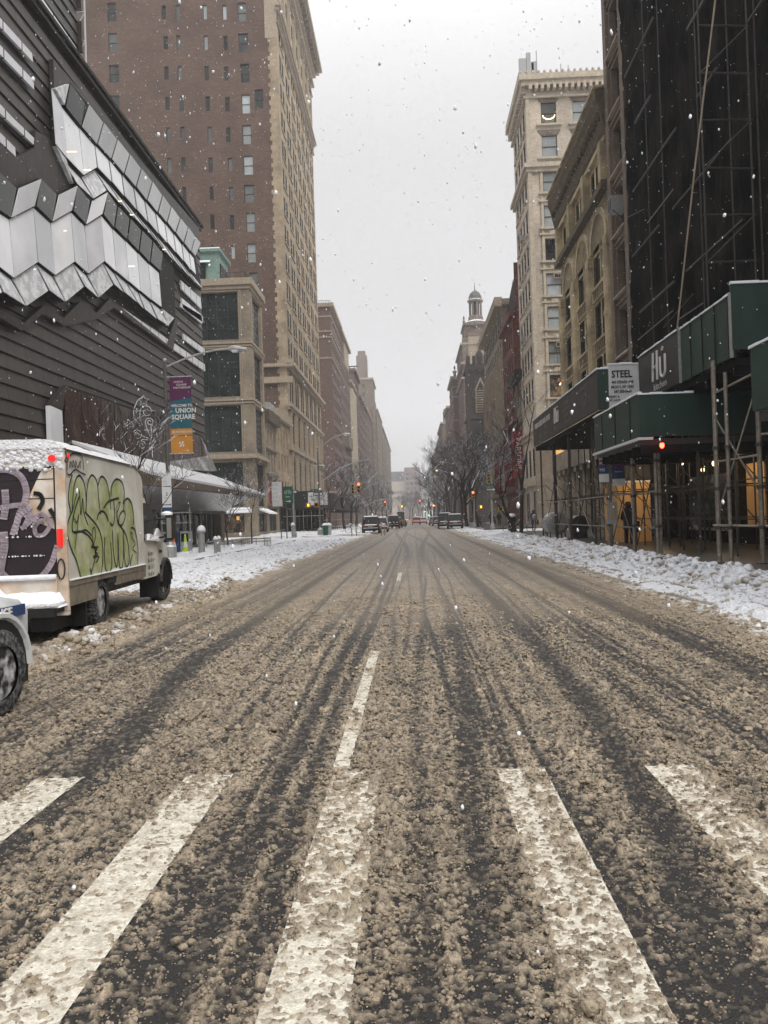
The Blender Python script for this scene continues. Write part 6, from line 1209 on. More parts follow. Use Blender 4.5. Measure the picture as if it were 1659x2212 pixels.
def car(name, label, x, y, rz=0, L=4.7, W=1.9, Hh=1.75, paint='cargrey', group=None, cat='car', snow=1, lit=True, spare=False, belt=.95):
    """rear at local y=0, nose towards +y"""
    o = thing(name, label, cat, (x,y,.02), rz, group); w = W/2
    sec = [(0,.42,belt-.12,w*.9),(.08,.35,belt,w*.97),(.5,.3,belt+.02,w),(L*.55,.28,belt,w),(L*.78,.3,belt-.03,w),(L-.35,.34,belt-.18,w*.94),(L-.05,.4,.62,w*.82),(L,.45,.55,w*.78)]
    b = MB(); vs = []; fs = []
    for (yy, zl, zh, hw) in sec: vs += [(-hw*.93,yy,zl),(-hw,yy,zl+.18),(-hw,yy,(zl+zh)/2+.05),(-hw*.94,yy,zh),(0,yy,zh+.04),(hw*.94,yy,zh),(hw,yy,(zl+zh)/2+.05),(hw,yy,zl+.18),(hw*.93,yy,zl)]
    for i in range(len(sec)-1):
        for j in range(8): fs.append((i*9+j, i*9+j+1, (i+1)*9+j+1, (i+1)*9+j))
        fs.append((i*9+8, i*9, (i+1)*9, (i+1)*9+8))
    fs += [tuple(range(9))[::-1], tuple(range((len(sec)-1)*9, len(sec)*9))]
    b.add(vs, fs, M[paint]); b.build('body', o, smooth=True)
    r0, r1 = .12, L*.62; tw = w*.76
    b = MB(); vs = [(-w*.92,r0,belt),(w*.92,r0,belt),(w*.92,r1+.55,belt),(-w*.92,r1+.55,belt),(-tw,r0+.28,Hh),(tw,r0+.28,Hh),(tw,r1-.3,Hh),(-tw,r1-.3,Hh)]
    b.add(vs, [(0,1,5,4),(1,2,6,5),(2,3,7,6),(3,0,4,7)], M['glass']); b.build('window', o)
    b = MB(); b.box(-tw-.03,tw+.03,r0+.24,r1-.25,Hh-.05,Hh+.03,M[paint])
    for sx in (-1,1):
        for (ya, yb) in ((r0,r0+.28),(L*.33,L*.33),(r1+.5,r1-.3)): b.tube([(sx*w*.93,ya,belt),(sx*tw,yb,Hh)],.05,M[paint],5)
    b.build('roof', o)
    b = MB(); b.add([(-tw,r0+.2,Hh+.03),(tw,r0+.2,Hh+.03),(tw,r1-.25,Hh+.03),(-tw,r1-.25,Hh+.03),(-tw*.9,r0+.3,Hh+.13),(tw*.9,r0+.3,Hh+.13),(tw*.9,r1-.35,Hh+.12),(-tw*.9,r1-.35,Hh+.12)],[(0,1,5,4),(1,2,6,5),(2,3,7,6),(3,0,4,7),(4,5,6,7)],M['snow']); b.box(-w*.8,w*.8,-.06,.1,.58,.63,M['snow']); b.build('snow_cap', o)
    for sx in (-1,1):
        for yy in (L*.19,L*.81): wheel(o, sx*w*.99, yy, .35, .22, sx)
        b = MB(); b.box(sx*w*.66,sx*w*.93,-.03,.1,belt-.2,belt+.02,M['red'] if lit else M['banred']); b.build('tail_light', o)
        b = MB(); b.ball((sx*(w+.1),r1+.15,belt+.08),.11,M[paint],5,(1,.7,.8)); b.build('wing_mirror', o)
    b = MB(); b.box(-.26,.26,-.045,-.02,.68,.82,M['stonet']); b.build('number_plate', o); b = MB(); b.box(-w*.85,w*.85,-.06,.1,.4,.56,M['black']); b.build('bumper', o)
    if spare: q = MB(); q.cyl((0,-.25,.95),.36,.22,M['rubber'],20,'y'); q.cyl((0,-.27,.95),.2,.03,M['rim'],14,'y'); q.build('spare_wheel', o)
    return o
p = at(801,1150,84); car('parked_car','dark suv parked with snowy roof behind the thin posts on the left',p[0],84,.02,4.7,1.95,1.75,'cargrey',lit=False)
p = at(823,1150,91); car('parked_car','light coloured car parked in front of the dark suv',p[0]-.1,92,.02,4.6,1.85,1.65,'carw',lit=False)
p = at(855,1146,118); car('parked_car','dark jeep with round spare wheel on its tailgate',p[0]-.3,119,.02,4.2,1.85,1.9,'cargrey',spare=True,lit=False)
p = at(869,1144,130); car('parked_car','dark snowy car parked just beyond the jeep',p[0]-.9,131,.0,4.5,1.85,1.6,'cargrey',lit=False)
p = at(900,1140,175); car('moving_car','orange red car with lit tail lights driving away',p[0],176,0,4.6,1.9,1.6,'carr')
p = at(913,1140,178); car('moving_car','small grey car driving right of the orange one',p[0]+.2,181,0,4.5,1.8,1.45,'carw')
p = at(984,1140,97); car('parked_car','black car heaped with snow parked at the right kerb, nearest of its row',p[0],97.5,-.03,4.9,2.0,1.75,'cargrey',lit=False)
p = at(964,1140,101); car('parked_car','dark van partly hidden left of the nearest snowy black car',p[0],104,-.03,4.9,1.95,1.95,'cargrey',lit=False)
p = at(947,1140,135); car('parked_car','snow covered light car parked far along the right kerb',p[0],137,0,4.6,1.85,1.55,'carw',lit=False)
p = at(939,1140,145); car('parked_car','last pale parked car in the right hand row',p[0],149,0,4.5,1.8,1.5,'carw',lit=False)
# snow tractor
p = at(866,1140,140); o = thing('snow_tractor','small tractor with glazed cab clearing snow on the left','tractor',(p[0],142,.05)); b = MB(); b.box(-.7,.7,0,2.6,.5,1.2,M['yellow']); b.build('body', o); b = MB(); b.box(-.65,.65,.2,1.4,1.2,2.6,M['glassg']); b.build('cab', o); b = MB(); b.box(-.8,.8,.05,1.6,2.6,2.75,M['snow']); b.build('roof', o)
for sx in (-1,1): wheel(o,sx*.9,.6,.6,.35,sx); wheel(o,sx*.85,2.3,.4,.25,sx)
b = MB(); b.box(-1.1,1.1,2.9,3.2,.1,.8,M['steel']); b.build('blade', o)
# ---- box truck with graffiti
TR = thing('box_truck','parked snowy box truck covered in green and purple graffiti','truck',(-4.78,10.95,.02),R(4.2))
# local: x=0 right side, -2.15 left; y forward from the rear
W_, Lb, zb, zt = 2.15, 4.05, .78, 2.72
b = MB()
prof = [(0,zb),(0,zt-.12),(-.05,zt-.03),(-.14,zt),(-W_+.14,zt),(-W_+.05,zt-.03),(-W_,zt-.12),(-W_,zb)]
secs = [(0,1),(Lb-.55,1),(Lb-.28,.975),(Lb-.08,.93),(Lb,.87)]; vs = []
for yy, k in secs:
    for (x, zz) in prof: vs.append((x, yy, zb+(zz-zb)*k))
fs = [(i*8+j, i*8+(j+1)%8, (i+1)*8+(j+1)%8, (i+1)*8+j) for i in range(4) for j in range(8)]+[tuple(range(8)), tuple(range(32,40))[::-1]]
b.add(vs, fs, M['truckw']); b.build('cargo_box', TR)
b = MB(); n = 26; vs = []; fs = []
for i in range(n+1):
    for j in range(13):
        yy = -.05+(Lb-.25)*i/n; x = .03-(W_+.06)*j/12; e = min(j,12-j)/2.; h = .10*min(1,e+.0)**.5*(.8+.35*rnd()); 
        if i > n-4: h *= max(.1,(n-i)/4)
        k = 1 if yy < Lb-.6 else 1-.06*((yy-Lb+.6)/.4)
        vs.append((x+.012*rnd(), yy+.012*rnd(), zb+(zt-zb)*k-.02+h-(.05 if j in (0,12) else 0)))
for i in range(n):
    for j in range(12): a = i*13+j; fs.append((a,a+13,a+14,a+1))
b.add(vs, fs, M['snowd']); b.add([vs[j] for j in range(13)]+[(v[0],v[1]-.01,zt-.06) for v in vs[:13]], [(j,j+1,j+14,j+13) for j in range(12)], M['snowd'])
for j in range(620): b.ball((-.02-(W_-.04)*rnd(),-.025,zt-.03-.33*rnd()**1.2), .012+.03*rnd()**1.5, M['snowd'], 4, (1.2,.8,1))
b.build('snow_cap', TR, smooth=True)
# rear face: frame posts, roll door, bumper
b = MB(); b.box(-.13,.012,-.035,-.0,zb-.35,zt-.08,M['truckr']); b.box(-W_-.012,-W_+.13,-.035,0,zb-.35,zt-.08,M['truckr']); b.box(-W_+.13,-.13,-.03,0,zt-.3,zt-.06,M['truckr']); b.box(-W_,-.13,-.06,.0,zb-.1,zb+.13,M['truckr']); b.box(-.16,.0,-.02,.06,zb-.42,zb-.02,M['truckr']); b.build('rear_frame', TR)
b = MB(); b.box(-W_+.13,-.13,-.012,0,zb+.13,zt-.3,M['plum'])
for k in range(1,6): b.box(-W_+.13,-.13,-.02,-.012,zb+.13+k*.265,zb+.142+k*.265,M['black'])
dr = b.build('roller_door', TR)
b = MB()
for k in (1,2):
    for j in range(60): b.ball((-W_+.3+1.55*rnd(),-.025,zb+.145+(k*.265 if k == 1 else .53)), .006+.012*rnd(), M['snowd'], 3)
b.prism([(-.62,-.015,1.75),(-.16,-.015,1.55),(-.16,-.015,2.38),(-.3,-.015,2.4)],(0,.004,0),M['truckr']); b.build('frost_pattern', dr)
def stroke(par, pts, r, m, nm='graffiti', x=None, close=False, flat=.25):
    """thin raised paint line; pts in the face plane"""
    Pn = []
    for i in range(len(pts)-1):
        p0 = pts[max(i-1,0)]; p1 = pts[i]; p2 = pts[i+1]; p3 = pts[min(i+2,len(pts)-1)]
        for k in range(5):
            t_ = k/5; f = [.5*((2*p1[c])+(-p0[c]+p2[c])*t_+(2*p0[c]-5*p1[c]+4*p2[c]-p3[c])*t_**2+(-p0[c]+3*p1[c]-3*p2[c]+p3[c])*t_**3) for c in (0,1)]; Pn.append(f)
    Pn.append(pts[-1]); b = MB()
    for i in range(len(Pn)-1):
        a, c = Pn[i], Pn[i+1]; dx, dy = c[0]-a[0], c[1]-a[1]; l = math.hypot(dx,dy) or 1e-6; nx, ny = -dy/l*r, dx/l*r; ex, ey = dx/l*r*.3, dy/l*r*.3
        q = [(a[0]+nx-ex,a[1]+ny-ey),(a[0]-nx-ex,a[1]-ny-ey),(c[0]-nx+ex,c[1]-ny+ey),(c[0]+nx+ex,c[1]+ny+ey)]
        b.add([x(*w_) for w_ in q], [(0,1,2,3)], M[m])
    return b.build(nm, par)
# side graffiti, surveyed on crop (x 455..1055, y 130..1215) -> local y,z
def sg(x, y):
    # side surface: map the photographed crop position to box coordinates
    u, v = x/2.329*.6636, (1400+y/2.329)*.6636; r = ray(u, v); th = R(4.2); nx_, ny_ = math.cos(th), math.sin(th)
    d = (-4.78*nx_+10.95*ny_); t_ = d/(r[0]*nx_+r[1]*ny_); px_, py_, pz_ = r[0]*t_+4.78, r[1]*t_-10.95, H+r[2]*t_
    return (-px_*math.sin(th)+py_*math.cos(th), pz_-.02)
cnt = [0]
def S(pts, r=.016, m='navy', par=None):
    cnt[0] += 1; off = .004+.0006*cnt[0]; return stroke(TR, [sg(*p) for p in pts], r, m, x=lambda a, c, o_=off: (o_, a, c))
b = MB(); blob = [(540,350),(580,345),(640,400),(660,370),(690,345),(730,370),(760,350),(800,380),(828,470),(840,420),(870,372),(920,395),(940,460),(950,530),(985,520),(1015,640),(1030,760),(1040,960),(1025,1070),(985,1010),(960,1030),(920,1040),(880,1030),(830,1070),(790,1060),(770,1120),(735,1150),(690,1100),(640,1205),(600,1100),(540,880),(510,760),(525,640),(530,500)]
q = [sg(*p) for p in blob]; cx_, cz_ = sum(a for a, _ in q)/len(q), sum(c for _, c in q)/len(q); b.add([(.003,cx_,cz_)]+[(.003,a,c) for a, c in q], [(0,i+1,(i+1)%len(q)+1) for i in range(len(q))], M['lime']); b.build('graffiti', TR)
S([(545,340),(525,420),(518,520),(530,600),(545,620),(580,480),(600,470),(610,640),(625,520),(632,620),(665,720)]); S([(545,600),(560,420),(595,345),(635,400),(650,520),(650,620),(655,480),(670,380),(700,342),(735,400),(745,520),(760,640)])
S([(740,420),(765,352),(805,390),(828,500),(838,600)]); S([(840,500),(845,420),(880,372),(925,400),(942,490),(930,560)]); S([(540,620),(505,740),(530,880),(580,1000),(640,1205),(690,1080),(720,940),(690,830),(620,770),(560,780)]); S([(600,500),(560,620),(545,760),(600,770),(650,760),(690,800)])
S([(640,620),(740,740),(775,880),(770,1050),(735,1150),(695,1100),(680,1050)]); S([(790,810),(790,960),(800,1060),(830,1075),(845,1000),(835,850)]); S([(850,760),(855,900),(870,1010),(885,1030),(895,900),(890,800)]); S([(890,780),(893,920),(905,1040),(925,1030),(935,900),(930,800)]); S([(930,760),(935,900),(950,1030),(975,1000),(970,880),(945,780),(900,720)])
S([(990,740),(1020,760),(1042,900),(1035,1060),(1010,1080),(985,1020),(1000,940)]); S([(935,600),(940,540),(965,518),(995,560),(1010,660),(1005,720)]); S([(730,680),(745,630),(775,615),(805,650),(815,690)]); S([(780,590),(820,540),(895,515)]); S([(855,520),(865,640),(850,720),(830,700)]); S([(880,620),(890,700),(920,720),(945,650),(930,610),(900,650),(895,720)])
S([(700,860),(695,760),(712,740),(718,800),(705,860),(690,880),(730,900),(715,920),(735,940),(700,960),(745,960),(720,1005)],.011,'ink'); S([(690,890),(740,885)],.011,'ink'); S([(545,650),(575,700),(590,640),(560,900)],.010,'ink'); S([(1000,790),(985,770),(1000,820),(1020,860),(1000,900),(1030,930)],.010,'ink'); S([(880,560),(882,620),(905,548),(890,555)],.010,'ink')
S([(482,165),(500,200),(480,230),(500,250),(498,320),(520,340),(560,300),(600,320),(640,340)],.012,'ink'); S([(500,300),(505,220),(545,178),(600,185),(622,240),(625,300)],.012,'ink'); S([(520,290),(525,240),(540,280),(545,230),(560,285),(565,235),(580,285),(600,235),(600,290)],.012,'ink')
b = MB(); q = [sg(*p) for p in [(820,1160),(830,1110),(860,1080),(930,1072),(948,1090),(945,1130),(890,1145)]]; b.add([(.004,a,c) for a, c in q], [tuple(range(7))], M['navy']); b.build('graffiti', TR)
# rear graffiti: pale lilac strokes on the door
def rgp(x, y):
    u, v = x/2.329*.6636, (1400+y/2.329)*.6636; r = ray(u, v); th = R(4.2); nx_, ny_ = -math.sin(th), math.cos(th); d = (-4.78*nx_+10.95*ny_); t_ = d/(r[0]*nx_+r[1]*ny_); px_, py_, pz_ = r[0]*t_+4.78, r[1]*t_-10.95, H+r[2]*t_
    return (px_*math.cos(th)+py_*math.sin(th), pz_-.02)
def Sr(pts, r, m='lilac'): cnt[0] += 1; off = -.022-.0006*cnt[0]*.5; return stroke(TR, [rgp(*p) for p in pts], r, m, x=lambda a, c, o_=off: (a, o_, c))
Sr([(-60,310),(60,300),(160,350),(205,450),(190,560),(150,650),(115,780)],.045); Sr([(45,460),(50,560),(35,670)],.05); Sr([(-40,600),(60,580),(150,570),(210,585),(225,650),(190,740)],.035); Sr([(100,790),(150,660),(240,580)],.035); Sr([(170,745),(230,700),(260,640)],.03); Sr([(260,740),(300,640),(360,660),(385,720),(340,790),(285,795),(270,740),(300,700),(345,690)],.03)
Sr([(35,780),(40,880),(20,1000),(15,1080),(90,1150)],.055); Sr([(240,1160),(330,1100),(400,1000),(440,880)],.04,'lilac'); Sr([(265,480),(310,490),(330,540),(300,600)],.03,'ink'); Sr([(385,600),(430,680),(440,760)],.03,'ink')
# lights, latch, bumper step, trims
for sx, nm in ((-.075,'r'),(-W_+.075,'l')):
    b = MB(); b.tube([(sx,-.06,1.31),(sx,-.06,1.55)],.04,M['red'],10); b.build('tail_light', TR); b = MB(); b.tube([(sx,-.04,1.08+.13*math.sin(a*.5236)*1.1) if False else (sx+.05*math.cos(a*.5236),-.05,1.0+.14*math.sin(a*.5236)) for a in range(13)],.01,M['black'],5); b.build('grab_loop', TR)
    b = MB(); b.cyl((sx-.08 if sx > -1 else sx+.08,-.07,zt-.2),.05,.04,M['red'],12,'y'); b.build('marker_light', TR)
b = MB(); b.ball((.012,.1,zt-.16),.04,M['red'],6,(.5,1,1)); b.build('marker_light', TR)
b = MB(); b.box(-1.25,-1.05,-.08,-.03,zb+.03,zb+.12,M['truckr']); b.tube([(-1.3,-.09,zb+.1),(-1.0,-.09,zb+.1)],.014,M['black'],5); b.build('latch', TR)
b = MB(); b.box(-W_+.1,-.05,-.38,-.03,.42,.5,M['black']); b.box(-W_+.1,-.05,-.40,-.36,.38,.5,M['black']); b.box(-W_+.2,-.3,-.05,.1,.5,.7,M['truckr']); b.build('bumper', TR)
b = MB(); n = 20
vs = [(-W_+.1+(W_-.1)*i/n+.0, -.4+.36*j/5, .5+ (0 if j == 0 or i in (0,n) else .07+.16*(j/5)+.05*rnd())*(1.1 if i < 12 else .75)) for i in range(n+1) for j in range(6)]
b.add(vs, [(i*6+j,i*6+j+1,(i+1)*6+j+1,(i+1)*6+j) for i in range(n) for j in range(5)], M['snow']); b.box(-W_+.1,-.02,-.41,-.04,.5,.56,M['snowd']); b.box(-W_+.13,-.14,-.10,-.03,zb+.08,zb+.15,M['snow']); b.build('snow_ledge', TR, smooth=True)
b = MB(); b.box(-.01,.03,.02,Lb-.02,zb-.03,zb+.05,M['salt']); b.box(-.03,.02,.05,1.2,zb-.3,zb-.03,M['salt']); b.box(-.03,.02,2.2,Lb,zb-.18,zb-.03,M['salt']); b.box(-.01,.045,Lb*.02,Lb,zb+.05,zb+.065,M['snow']); b.build('skirt', TR)
b = MB(); b.box(-1.9,-.25,.1,5.6,.45,.72,M['black']); b.box(-.5,-.2,-.05,.9,.15,.5,M['black']); b.build('chassis', TR)
# cab + hood
b = MB(); cs = [(Lb-.02,.55,1.15,2.15,.02),(Lb+.45,.55,1.2,2.2,.03),(Lb+.95,.55,1.2,2.1,.03),(Lb+1.5,.6,1.25,1.32,.03),(Lb+2.0,.62,1.15,1.2,.05),(Lb+2.3,.62,1.0,1.05,.1)]; vs = []
for yy, zl, zm, zh, ins in cs: vs += [(-.0-ins,yy,zl),(-.0-ins,yy,zm),(-.18-ins,yy,zh),(-W_+.35,yy,zh),(-W_+.12+ins,yy,zm),(-W_+.12+ins,yy,zl)]
b.add(vs, [(i*6+j,i*6+(j+1)%6,(i+1)*6+(j+1)%6,(i+1)*6+j) for i in range(5) for j in range(6)]+[tuple(range(6)),tuple(range(30,36))[::-1]], M['truckw']); cb_ = b.build('cab', TR)
b = MB(); b.prism([(-.03,Lb+.1,1.28),(-.03,Lb+1.25,1.28),(-.14,Lb+.95,2.0),(-.14,Lb+.1,2.0)],(.03,0,0),M['glass']); b.build('side_window', TR)
b = MB(); b.prism([(-.06,Lb+.2,1.28),(-.06,Lb+1.3,1.22),(-.06,Lb+1.5,1.3),(-.10,Lb+1.1,1.5),(-.1,Lb+.8,1.36),(-.06,Lb+.3,1.4)],(.11,0,0),M['snowd']); b.prism([(-.3,Lb+.95,2.1),(-.3,Lb+1.5,1.35),(-.3,Lb+1.6,1.4),(-.3,Lb+1.0,2.2)],(-1.3,0,0),M['snowd']); b.box(-1.6,-.2,Lb+1.6,Lb+2.1,1.2,1.3,M['snowd']); b.build('snow_cap', TR)
b = MB(); b.box(.22,.32,Lb+.95,Lb+1.2,1.28,1.72,M['black']); b.box(.2,.34,Lb+.9,Lb+.95,1.25,1.75,M['black']); b.box(.225,.315,Lb+.895,Lb+.9,1.3,1.7,M['sheetm']); b.tube([(0,Lb+1.0,1.7),(.24,Lb+1.0,1.66)],.02,M['black'],5); b.tube([(0,Lb+1.0,1.3),(.24,Lb+1.0,1.34)],.02,M['black'],5); b.ball((.2,Lb+1.05,1.78),.12,M['snow'],5,(1,1,.5)); b.build('wing_mirror', TR)
b = MB(); b.box(.0,.025,Lb+1.15,Lb+1.3,1.0,1.06,M['black']); b.build('door_handle', TR)
for k in range(4): ticks(TR, M['piped'], .13, 11, Matrix.Translation((.016,Lb+.62,.98-k*.13)) @ Matrix.Rotation(R(90),4,'Z') @ RX, 70+k)
b = MB(); b.tube([(-.02,Lb+1.72+.45*math.cos(a*.26),.40+.45*math.sin(a*.26)) for a in range(13)],.05,M['black'],6); b.box(-.3,.0,Lb+1.3,Lb+2.15,.3,.75,M['dark']); b.build('wheel_arch', TR)
b = MB(); b.box(-.5,-.02,.75,.8,.12,.62,M['black']); b.build('mud_flap', TR); b = MB(); b.box(-.4,-.02,Lb+1.1,Lb+1.15,.12,.6,M['black']); b.build('mud_flap', TR)
wheel(TR, -.03, 1.55, .39, .26, 1); wheel(TR, -.38, 1.55, .39, .26, 1); wheel(TR, -.04, Lb+1.72, .39, .26, 1, steer=-.12); wheel(TR, -W_+.1, 1.55, .39, .26, -1); wheel(TR, -W_+.1, Lb+1.72, .39, .26, -1)
# ---- police car (front quarter at the left edge)
PC = thing('police_car','white police car with blue POLICE stripe and snowy front wheel at the left edge','car',(-3.5,7.5,.02),R(-1))
# local: x=0 right side, negative left; y=0 nose, negative to the rear
b = MB(); cs = [(0,.32,.62,.70,.35),(-.12,.28,.72,.80,.14),(-.3,.26,.82,.95,.03),(-.8,.26,.86,1.02,.01),(-1.35,.26,.90,1.09,.0),(-1.9,.26,.94,1.12,.0),(-3.6,.26,.94,1.12,.0),(-4.7,.3,.9,1.06,.03),(-5.0,.4,.8,.9,.1)]; vs = []
for yy, zl, zm, zh, ins in cs: vs += [(-.05-ins,yy,zl),(-.0-ins,yy,zl+.15),(.01-ins,yy,zm),(-.07-ins,yy,zh-.03),(-.25-ins,yy,zh),(-1.72+ins,yy,zh),(-1.9+ins,yy,zm),(-1.92+ins,yy,zl)]
m_ = 8; b.add(vs, [(i*m_+j,i*m_+(j+1)%m_,(i+1)*m_+(j+1)%m_,(i+1)*m_+j) for i in range(len(cs)-1) for j in range(m_)]+[tuple(range(m_)),tuple(range((len(cs)-1)*m_,len(cs)*m_))[::-1]], M['police']); b.build('body', PC, smooth=True)
b = MB(); b.add([(-.12,-1.9,1.1),(-1.8,-1.9,1.1),(-1.8,-4.6,1.05),(-.12,-4.6,1.05),(-.35,-2.6,1.72),(-1.57,-2.6,1.72),(-1.57,-4.2,1.7),(-.35,-4.2,1.7)],[(0,1,5,4),(1,2,6,5),(2,3,7,6),(3,0,4,7)],M['glass']); b.build('window', PC)
b = MB(); b.box(-1.58,-.34,-4.25,-2.55,1.68,1.76,M['police']); b.build('roof', PC); b = MB(); b.box(-1.5,-.42,-3.4,-3.1,1.78,1.9,M['blue']); b.build('light_bar', PC)
b = MB(); b.tube([(.015,-.87+.50*math.cos(a*.2618),.36+.48*math.sin(a*.2618)) for a in range(13)],.035,M['police'],6); b.build('wheel_arch', PC); b = MB(); b.add([(.013,-.87,.36)]+[(.013,-.87+.49*math.cos(a*.2618),.36+.47*math.sin(a*.2618)) for a in range(13)]+[(.013,-1.35,.2),(.013,-.39,.2)],[(0,k+1,k+2) for k in range(12)]+[(0,13,14),(0,14,15),(0,15,1)],M['black']); b.build('wheel_well', PC)
b = MB(); b.box(.0,.02,-1.3,-.42,.80,.895,M['blue']); b.T = None; st_ = b.build('stripe', PC); o = text('POLICE', PC, M['letter'], .11, Matrix.Translation((.028,-.86,.812)) @ Matrix.Rotation(R(90),4,'Z') @ Matrix.Rotation(R(90),4,'X'), bold=.003, sx=1.1)
b = MB(); b.box(-.8,-.45,-.1,.0,.5,.64,M['glassl']); b.build('headlight', PC)
wheel(PC, .05, -.87, .36, .24, 1, steer=-.06); wheel(PC, .0, -4.0, .36, .24, 1); wheel(PC, -1.9, -.87, .36, .24, -1); wheel(PC, -1.9, -4.0, .36, .24, -1)
# ================================================================ PEOPLE
def person(label, x, y, h, rz, coat='coat', leg='jeans', pose='walk', z0=.15, bag=None, hood=True, lean=0.):
    s = h/1.75; o = thing('person', label, 'person', (x,y,z0), rz)
    st = .18 if pose == 'walk' else .05; f = lean
    J = [(0,0,.95),(0,.0+f*.3,1.2),(0,f*.6,1.42),(0,f*.8+.01,1.52),(0,f+.03,1.66),  # pelvis spine chest neck head
         (-.17,f*.6,1.4),(-.27,f*.5+(.08 if pose == 'walk' else .12),1.14),(-.24,f*.5+.28,1.0),(.17,f*.6,1.4),(.27,f*.5-(.08 if pose == 'walk' else -.12),1.14),(.25,f*.5+.12,.92),
         (-.09,0,.9),(-.10,st*.7,.5),(-.10,st*.4,.09),(-.11,st*.4+.16,.03),(.09,0,.9),(.10,-st*.3,.5),(.10,-st*1.3,.1),(.11,-st*1.3+.16,.03)]
    Rr = [.19,.18,.19,.075,.115,.10,.075,.05,.10,.075,.05,.12,.075,.055,.045,.12,.075,.055,.045]
    E_ = [(0,1),(1,2),(2,3),(3,4),(2,5),(5,6),(6,7),(2,8),(8,9),(9,10),(0,11),(11,12),(12,13),(13,14),(0,15),(15,16),(16,17),(17,18)]
    me = bpy.data.meshes.new('tmp'); me.from_pydata([(a*s,b_*s,c*s) for a,b_,c in J], E_, []); t_ = bpy.data.objects.new('tmp', me); COL.objects.link(t_)
    sk = t_.modifiers.new('s','SKIN'); sv = me.skin_vertices[0].data
    for i, r in enumerate(Rr): sv[i].radius = (r*s, r*s*(.75 if i in (0,1,2) else 1))
    sv[0].use_root = True; t_.modifiers.new('u','SUBSURF').levels = 2
    dg = bpy.context.evaluated_depsgraph_get(); ev = bpy.data.meshes.new_from_object(t_.evaluated_get(dg)); bpy.data.objects.remove(t_)
    ev.materials.clear()
    for m_ in (coat, leg, 'skin', 'black'): ev.materials.append(M[m_])
    for pl_ in ev.polygons:
        c = pl_.center/s; pl_.use_smooth = True; pl_.material_index = 3 if c[2] < .1 else (1 if c[2] < .78 else (2 if c[2] > 1.56 or (c[2] < 1.02 and abs(c[0]) > .2) else 0))
    ob = bpy.data.objects.new('body', ev); COL.objects.link(ob); ob.parent = o
    b = MB(); hp = (0,(f+.03)*s,1.66*s)
    b.lathe((hp[0],hp[1]-.015*s,hp[2]-.03*s),[(.13*s,-.02*s),(.128*s,.06*s),(.1*s,.12*s),(.03*s,.15*s)],M[coat],12)
    if hood: b.ball((hp[0],hp[1]-.05*s,hp[2]-.04*s),.135*s,M[coat],6,(1,.8,1.1))
    b.build('hat', o)
    b = MB(); b.lathe((0,0,.62*s),[(.235*s,0),(.215*s,.25*s),(.2*s,.5*s),(.19*s,.75*s)],M[coat],14); b.build('coat', o)
    if bag: b = MB(); b.box(.26*s,.42*s,-.1*s,.3*s,.5*s,.95*s,M[bag]); b.tube([(.3*s,.1*s,.95*s),(.15*s,.05*s,1.42*s)],.015,M['black'],5); b.build('bag', o)
    return o
p = at(1360,1188,34.5); person('person all in black with a hat walking past the plywood boarding under the shed',p[0],34.5,1.78,R(-20),'coat','coat','walk',bag='coat')
p = at(1037,1141,96); person('person in dark clothes stooping at the right corner crossing',p[0],96,1.62,R(60),'coatb','jeans','walk',.05,lean=.25)
p = at(1063,1141,88); person('person in black coat with raised hood walking away on the right pavement',p[0],88,1.8,R(10),'coat','coatb','walk',.1,bag='coatb')
p = at(1079,1140,108); person('person in dark coat seen small between the pole and the amber box',p[0],108,1.75,R(170),'coat','jeans','stand',.1)
p = at(1147,1141,71); person('bundled person with snowy backpack beside the utility box',p[0]+.25,71,1.78,R(-10),'coatb','coat','walk',.1,bag='coat')
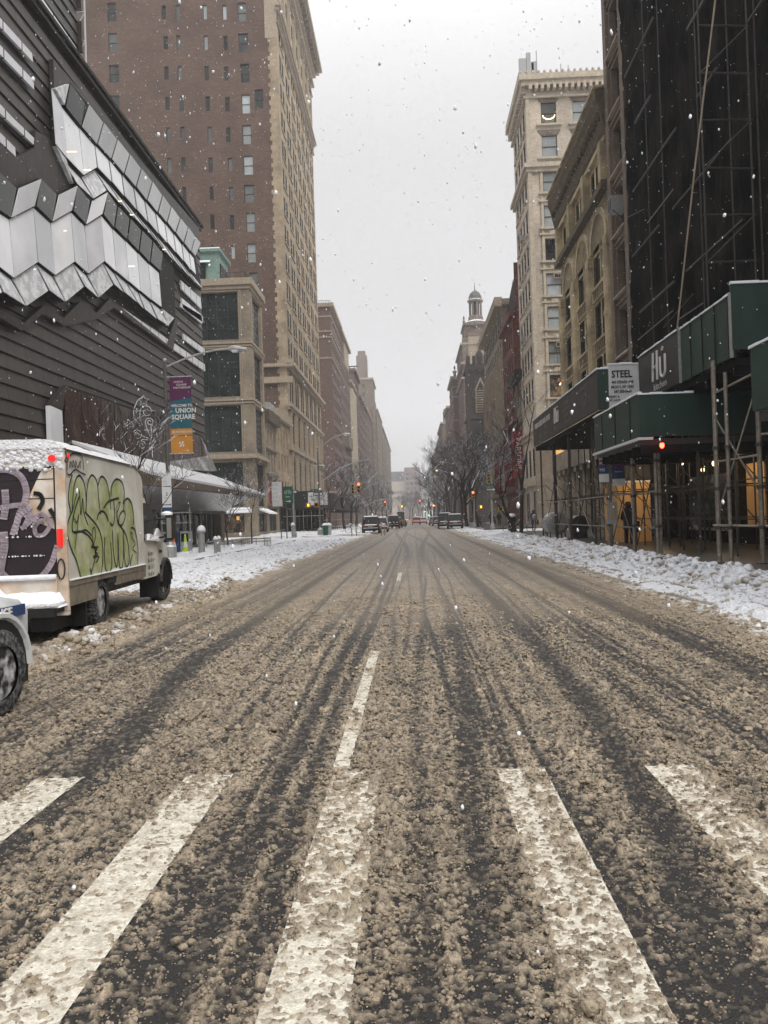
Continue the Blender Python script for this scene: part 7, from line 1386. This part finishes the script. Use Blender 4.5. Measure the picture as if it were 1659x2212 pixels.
# ================================================================ SNOWFALL + HAZE
rs = np.random.default_rng(11); n = 26000
px = rs.uniform(-24,20,n); py = 1.6+rs.random(n)**1.25*58; pz = rs.uniform(.15,34,n); rr = .0055+.017*rs.random(n)**3; rr = np.minimum(rr, .0019*py+.0015)
ico = np.array([(0,0,1),(.894,0,.447),(.276,.851,.447),(-.724,.526,.447),(-.724,-.526,.447),(.276,-.851,.447),(.724,.526,-.447),(-.276,.851,-.447),(-.894,0,-.447),(-.276,-.851,-.447),(.724,-.526,-.447),(0,0,-1)])
fi = np.array([(0,1,2),(0,2,3),(0,3,4),(0,4,5),(0,5,1),(1,6,2),(2,7,3),(3,8,4),(4,9,5),(5,10,1),(6,7,2),(7,8,3),(8,9,4),(9,10,5),(10,6,1),(11,7,6),(11,8,7),(11,9,8),(11,10,9),(11,6,10)])
c = np.stack([px,py,pz],1)[:,None,:]+ico[None]*rr[:,None,None]*rs.uniform(.6,1.3,(n,12,1))*np.array([1,1,1.6])
F_ = (fi[None]+12*np.arange(n)[:,None,None]).reshape(-1,3); me = bpy.data.meshes.new('falling_snow'); me.from_pydata(c.reshape(-1,3).tolist(), [], F_.tolist()); me.materials.append(M['snow']); me.polygons.foreach_set('use_smooth', [True]*len(F_))
o = bpy.data.objects.new('falling_snow', me); COL.objects.link(o); tag(o, 'snowflakes falling through the whole street', 'snow', kind='stuff')
for (u, v, Y, r) in ((712,582,4.5,.018),(1267,948,4,.022),(752,1095+0,7,.01)):
    pass
HAZE = .00062
b = MB(); b.box(-130,130,-20,1100,-1.2,150,M['snow']); o = b.build('haze'); tag(o, 'thin snowy air that fades the far blocks', 'haze', kind='stuff')
m = bpy.data.materials.new('haze'); m.use_nodes = True; t = m.node_tree; t.nodes.clear(); oo = N(t,'ShaderNodeOutputMaterial'); pv = N(t,'ShaderNodeVolumePrincipled'); pv.inputs['Color'].default_value = (.93,.94,.96,1); pv.inputs['Density'].default_value = HAZE; pv.inputs['Anisotropy'].default_value = .2
t.links.new(pv.outputs[0], oo.inputs['Volume']); o.data.materials.clear(); o.data.materials.append(m)
SC.cycles.use_denoising = True; SC.cycles.max_bounces = 5; SC.cycles.diffuse_bounces = 3; SC.cycles.glossy_bounces = 3; SC.cycles.volume_bounces = 1; SC.cycles.volume_max_steps = 64; SC.cycles.transparent_max_bounces = 4
SC.cycles.sample_clamp_indirect = 6
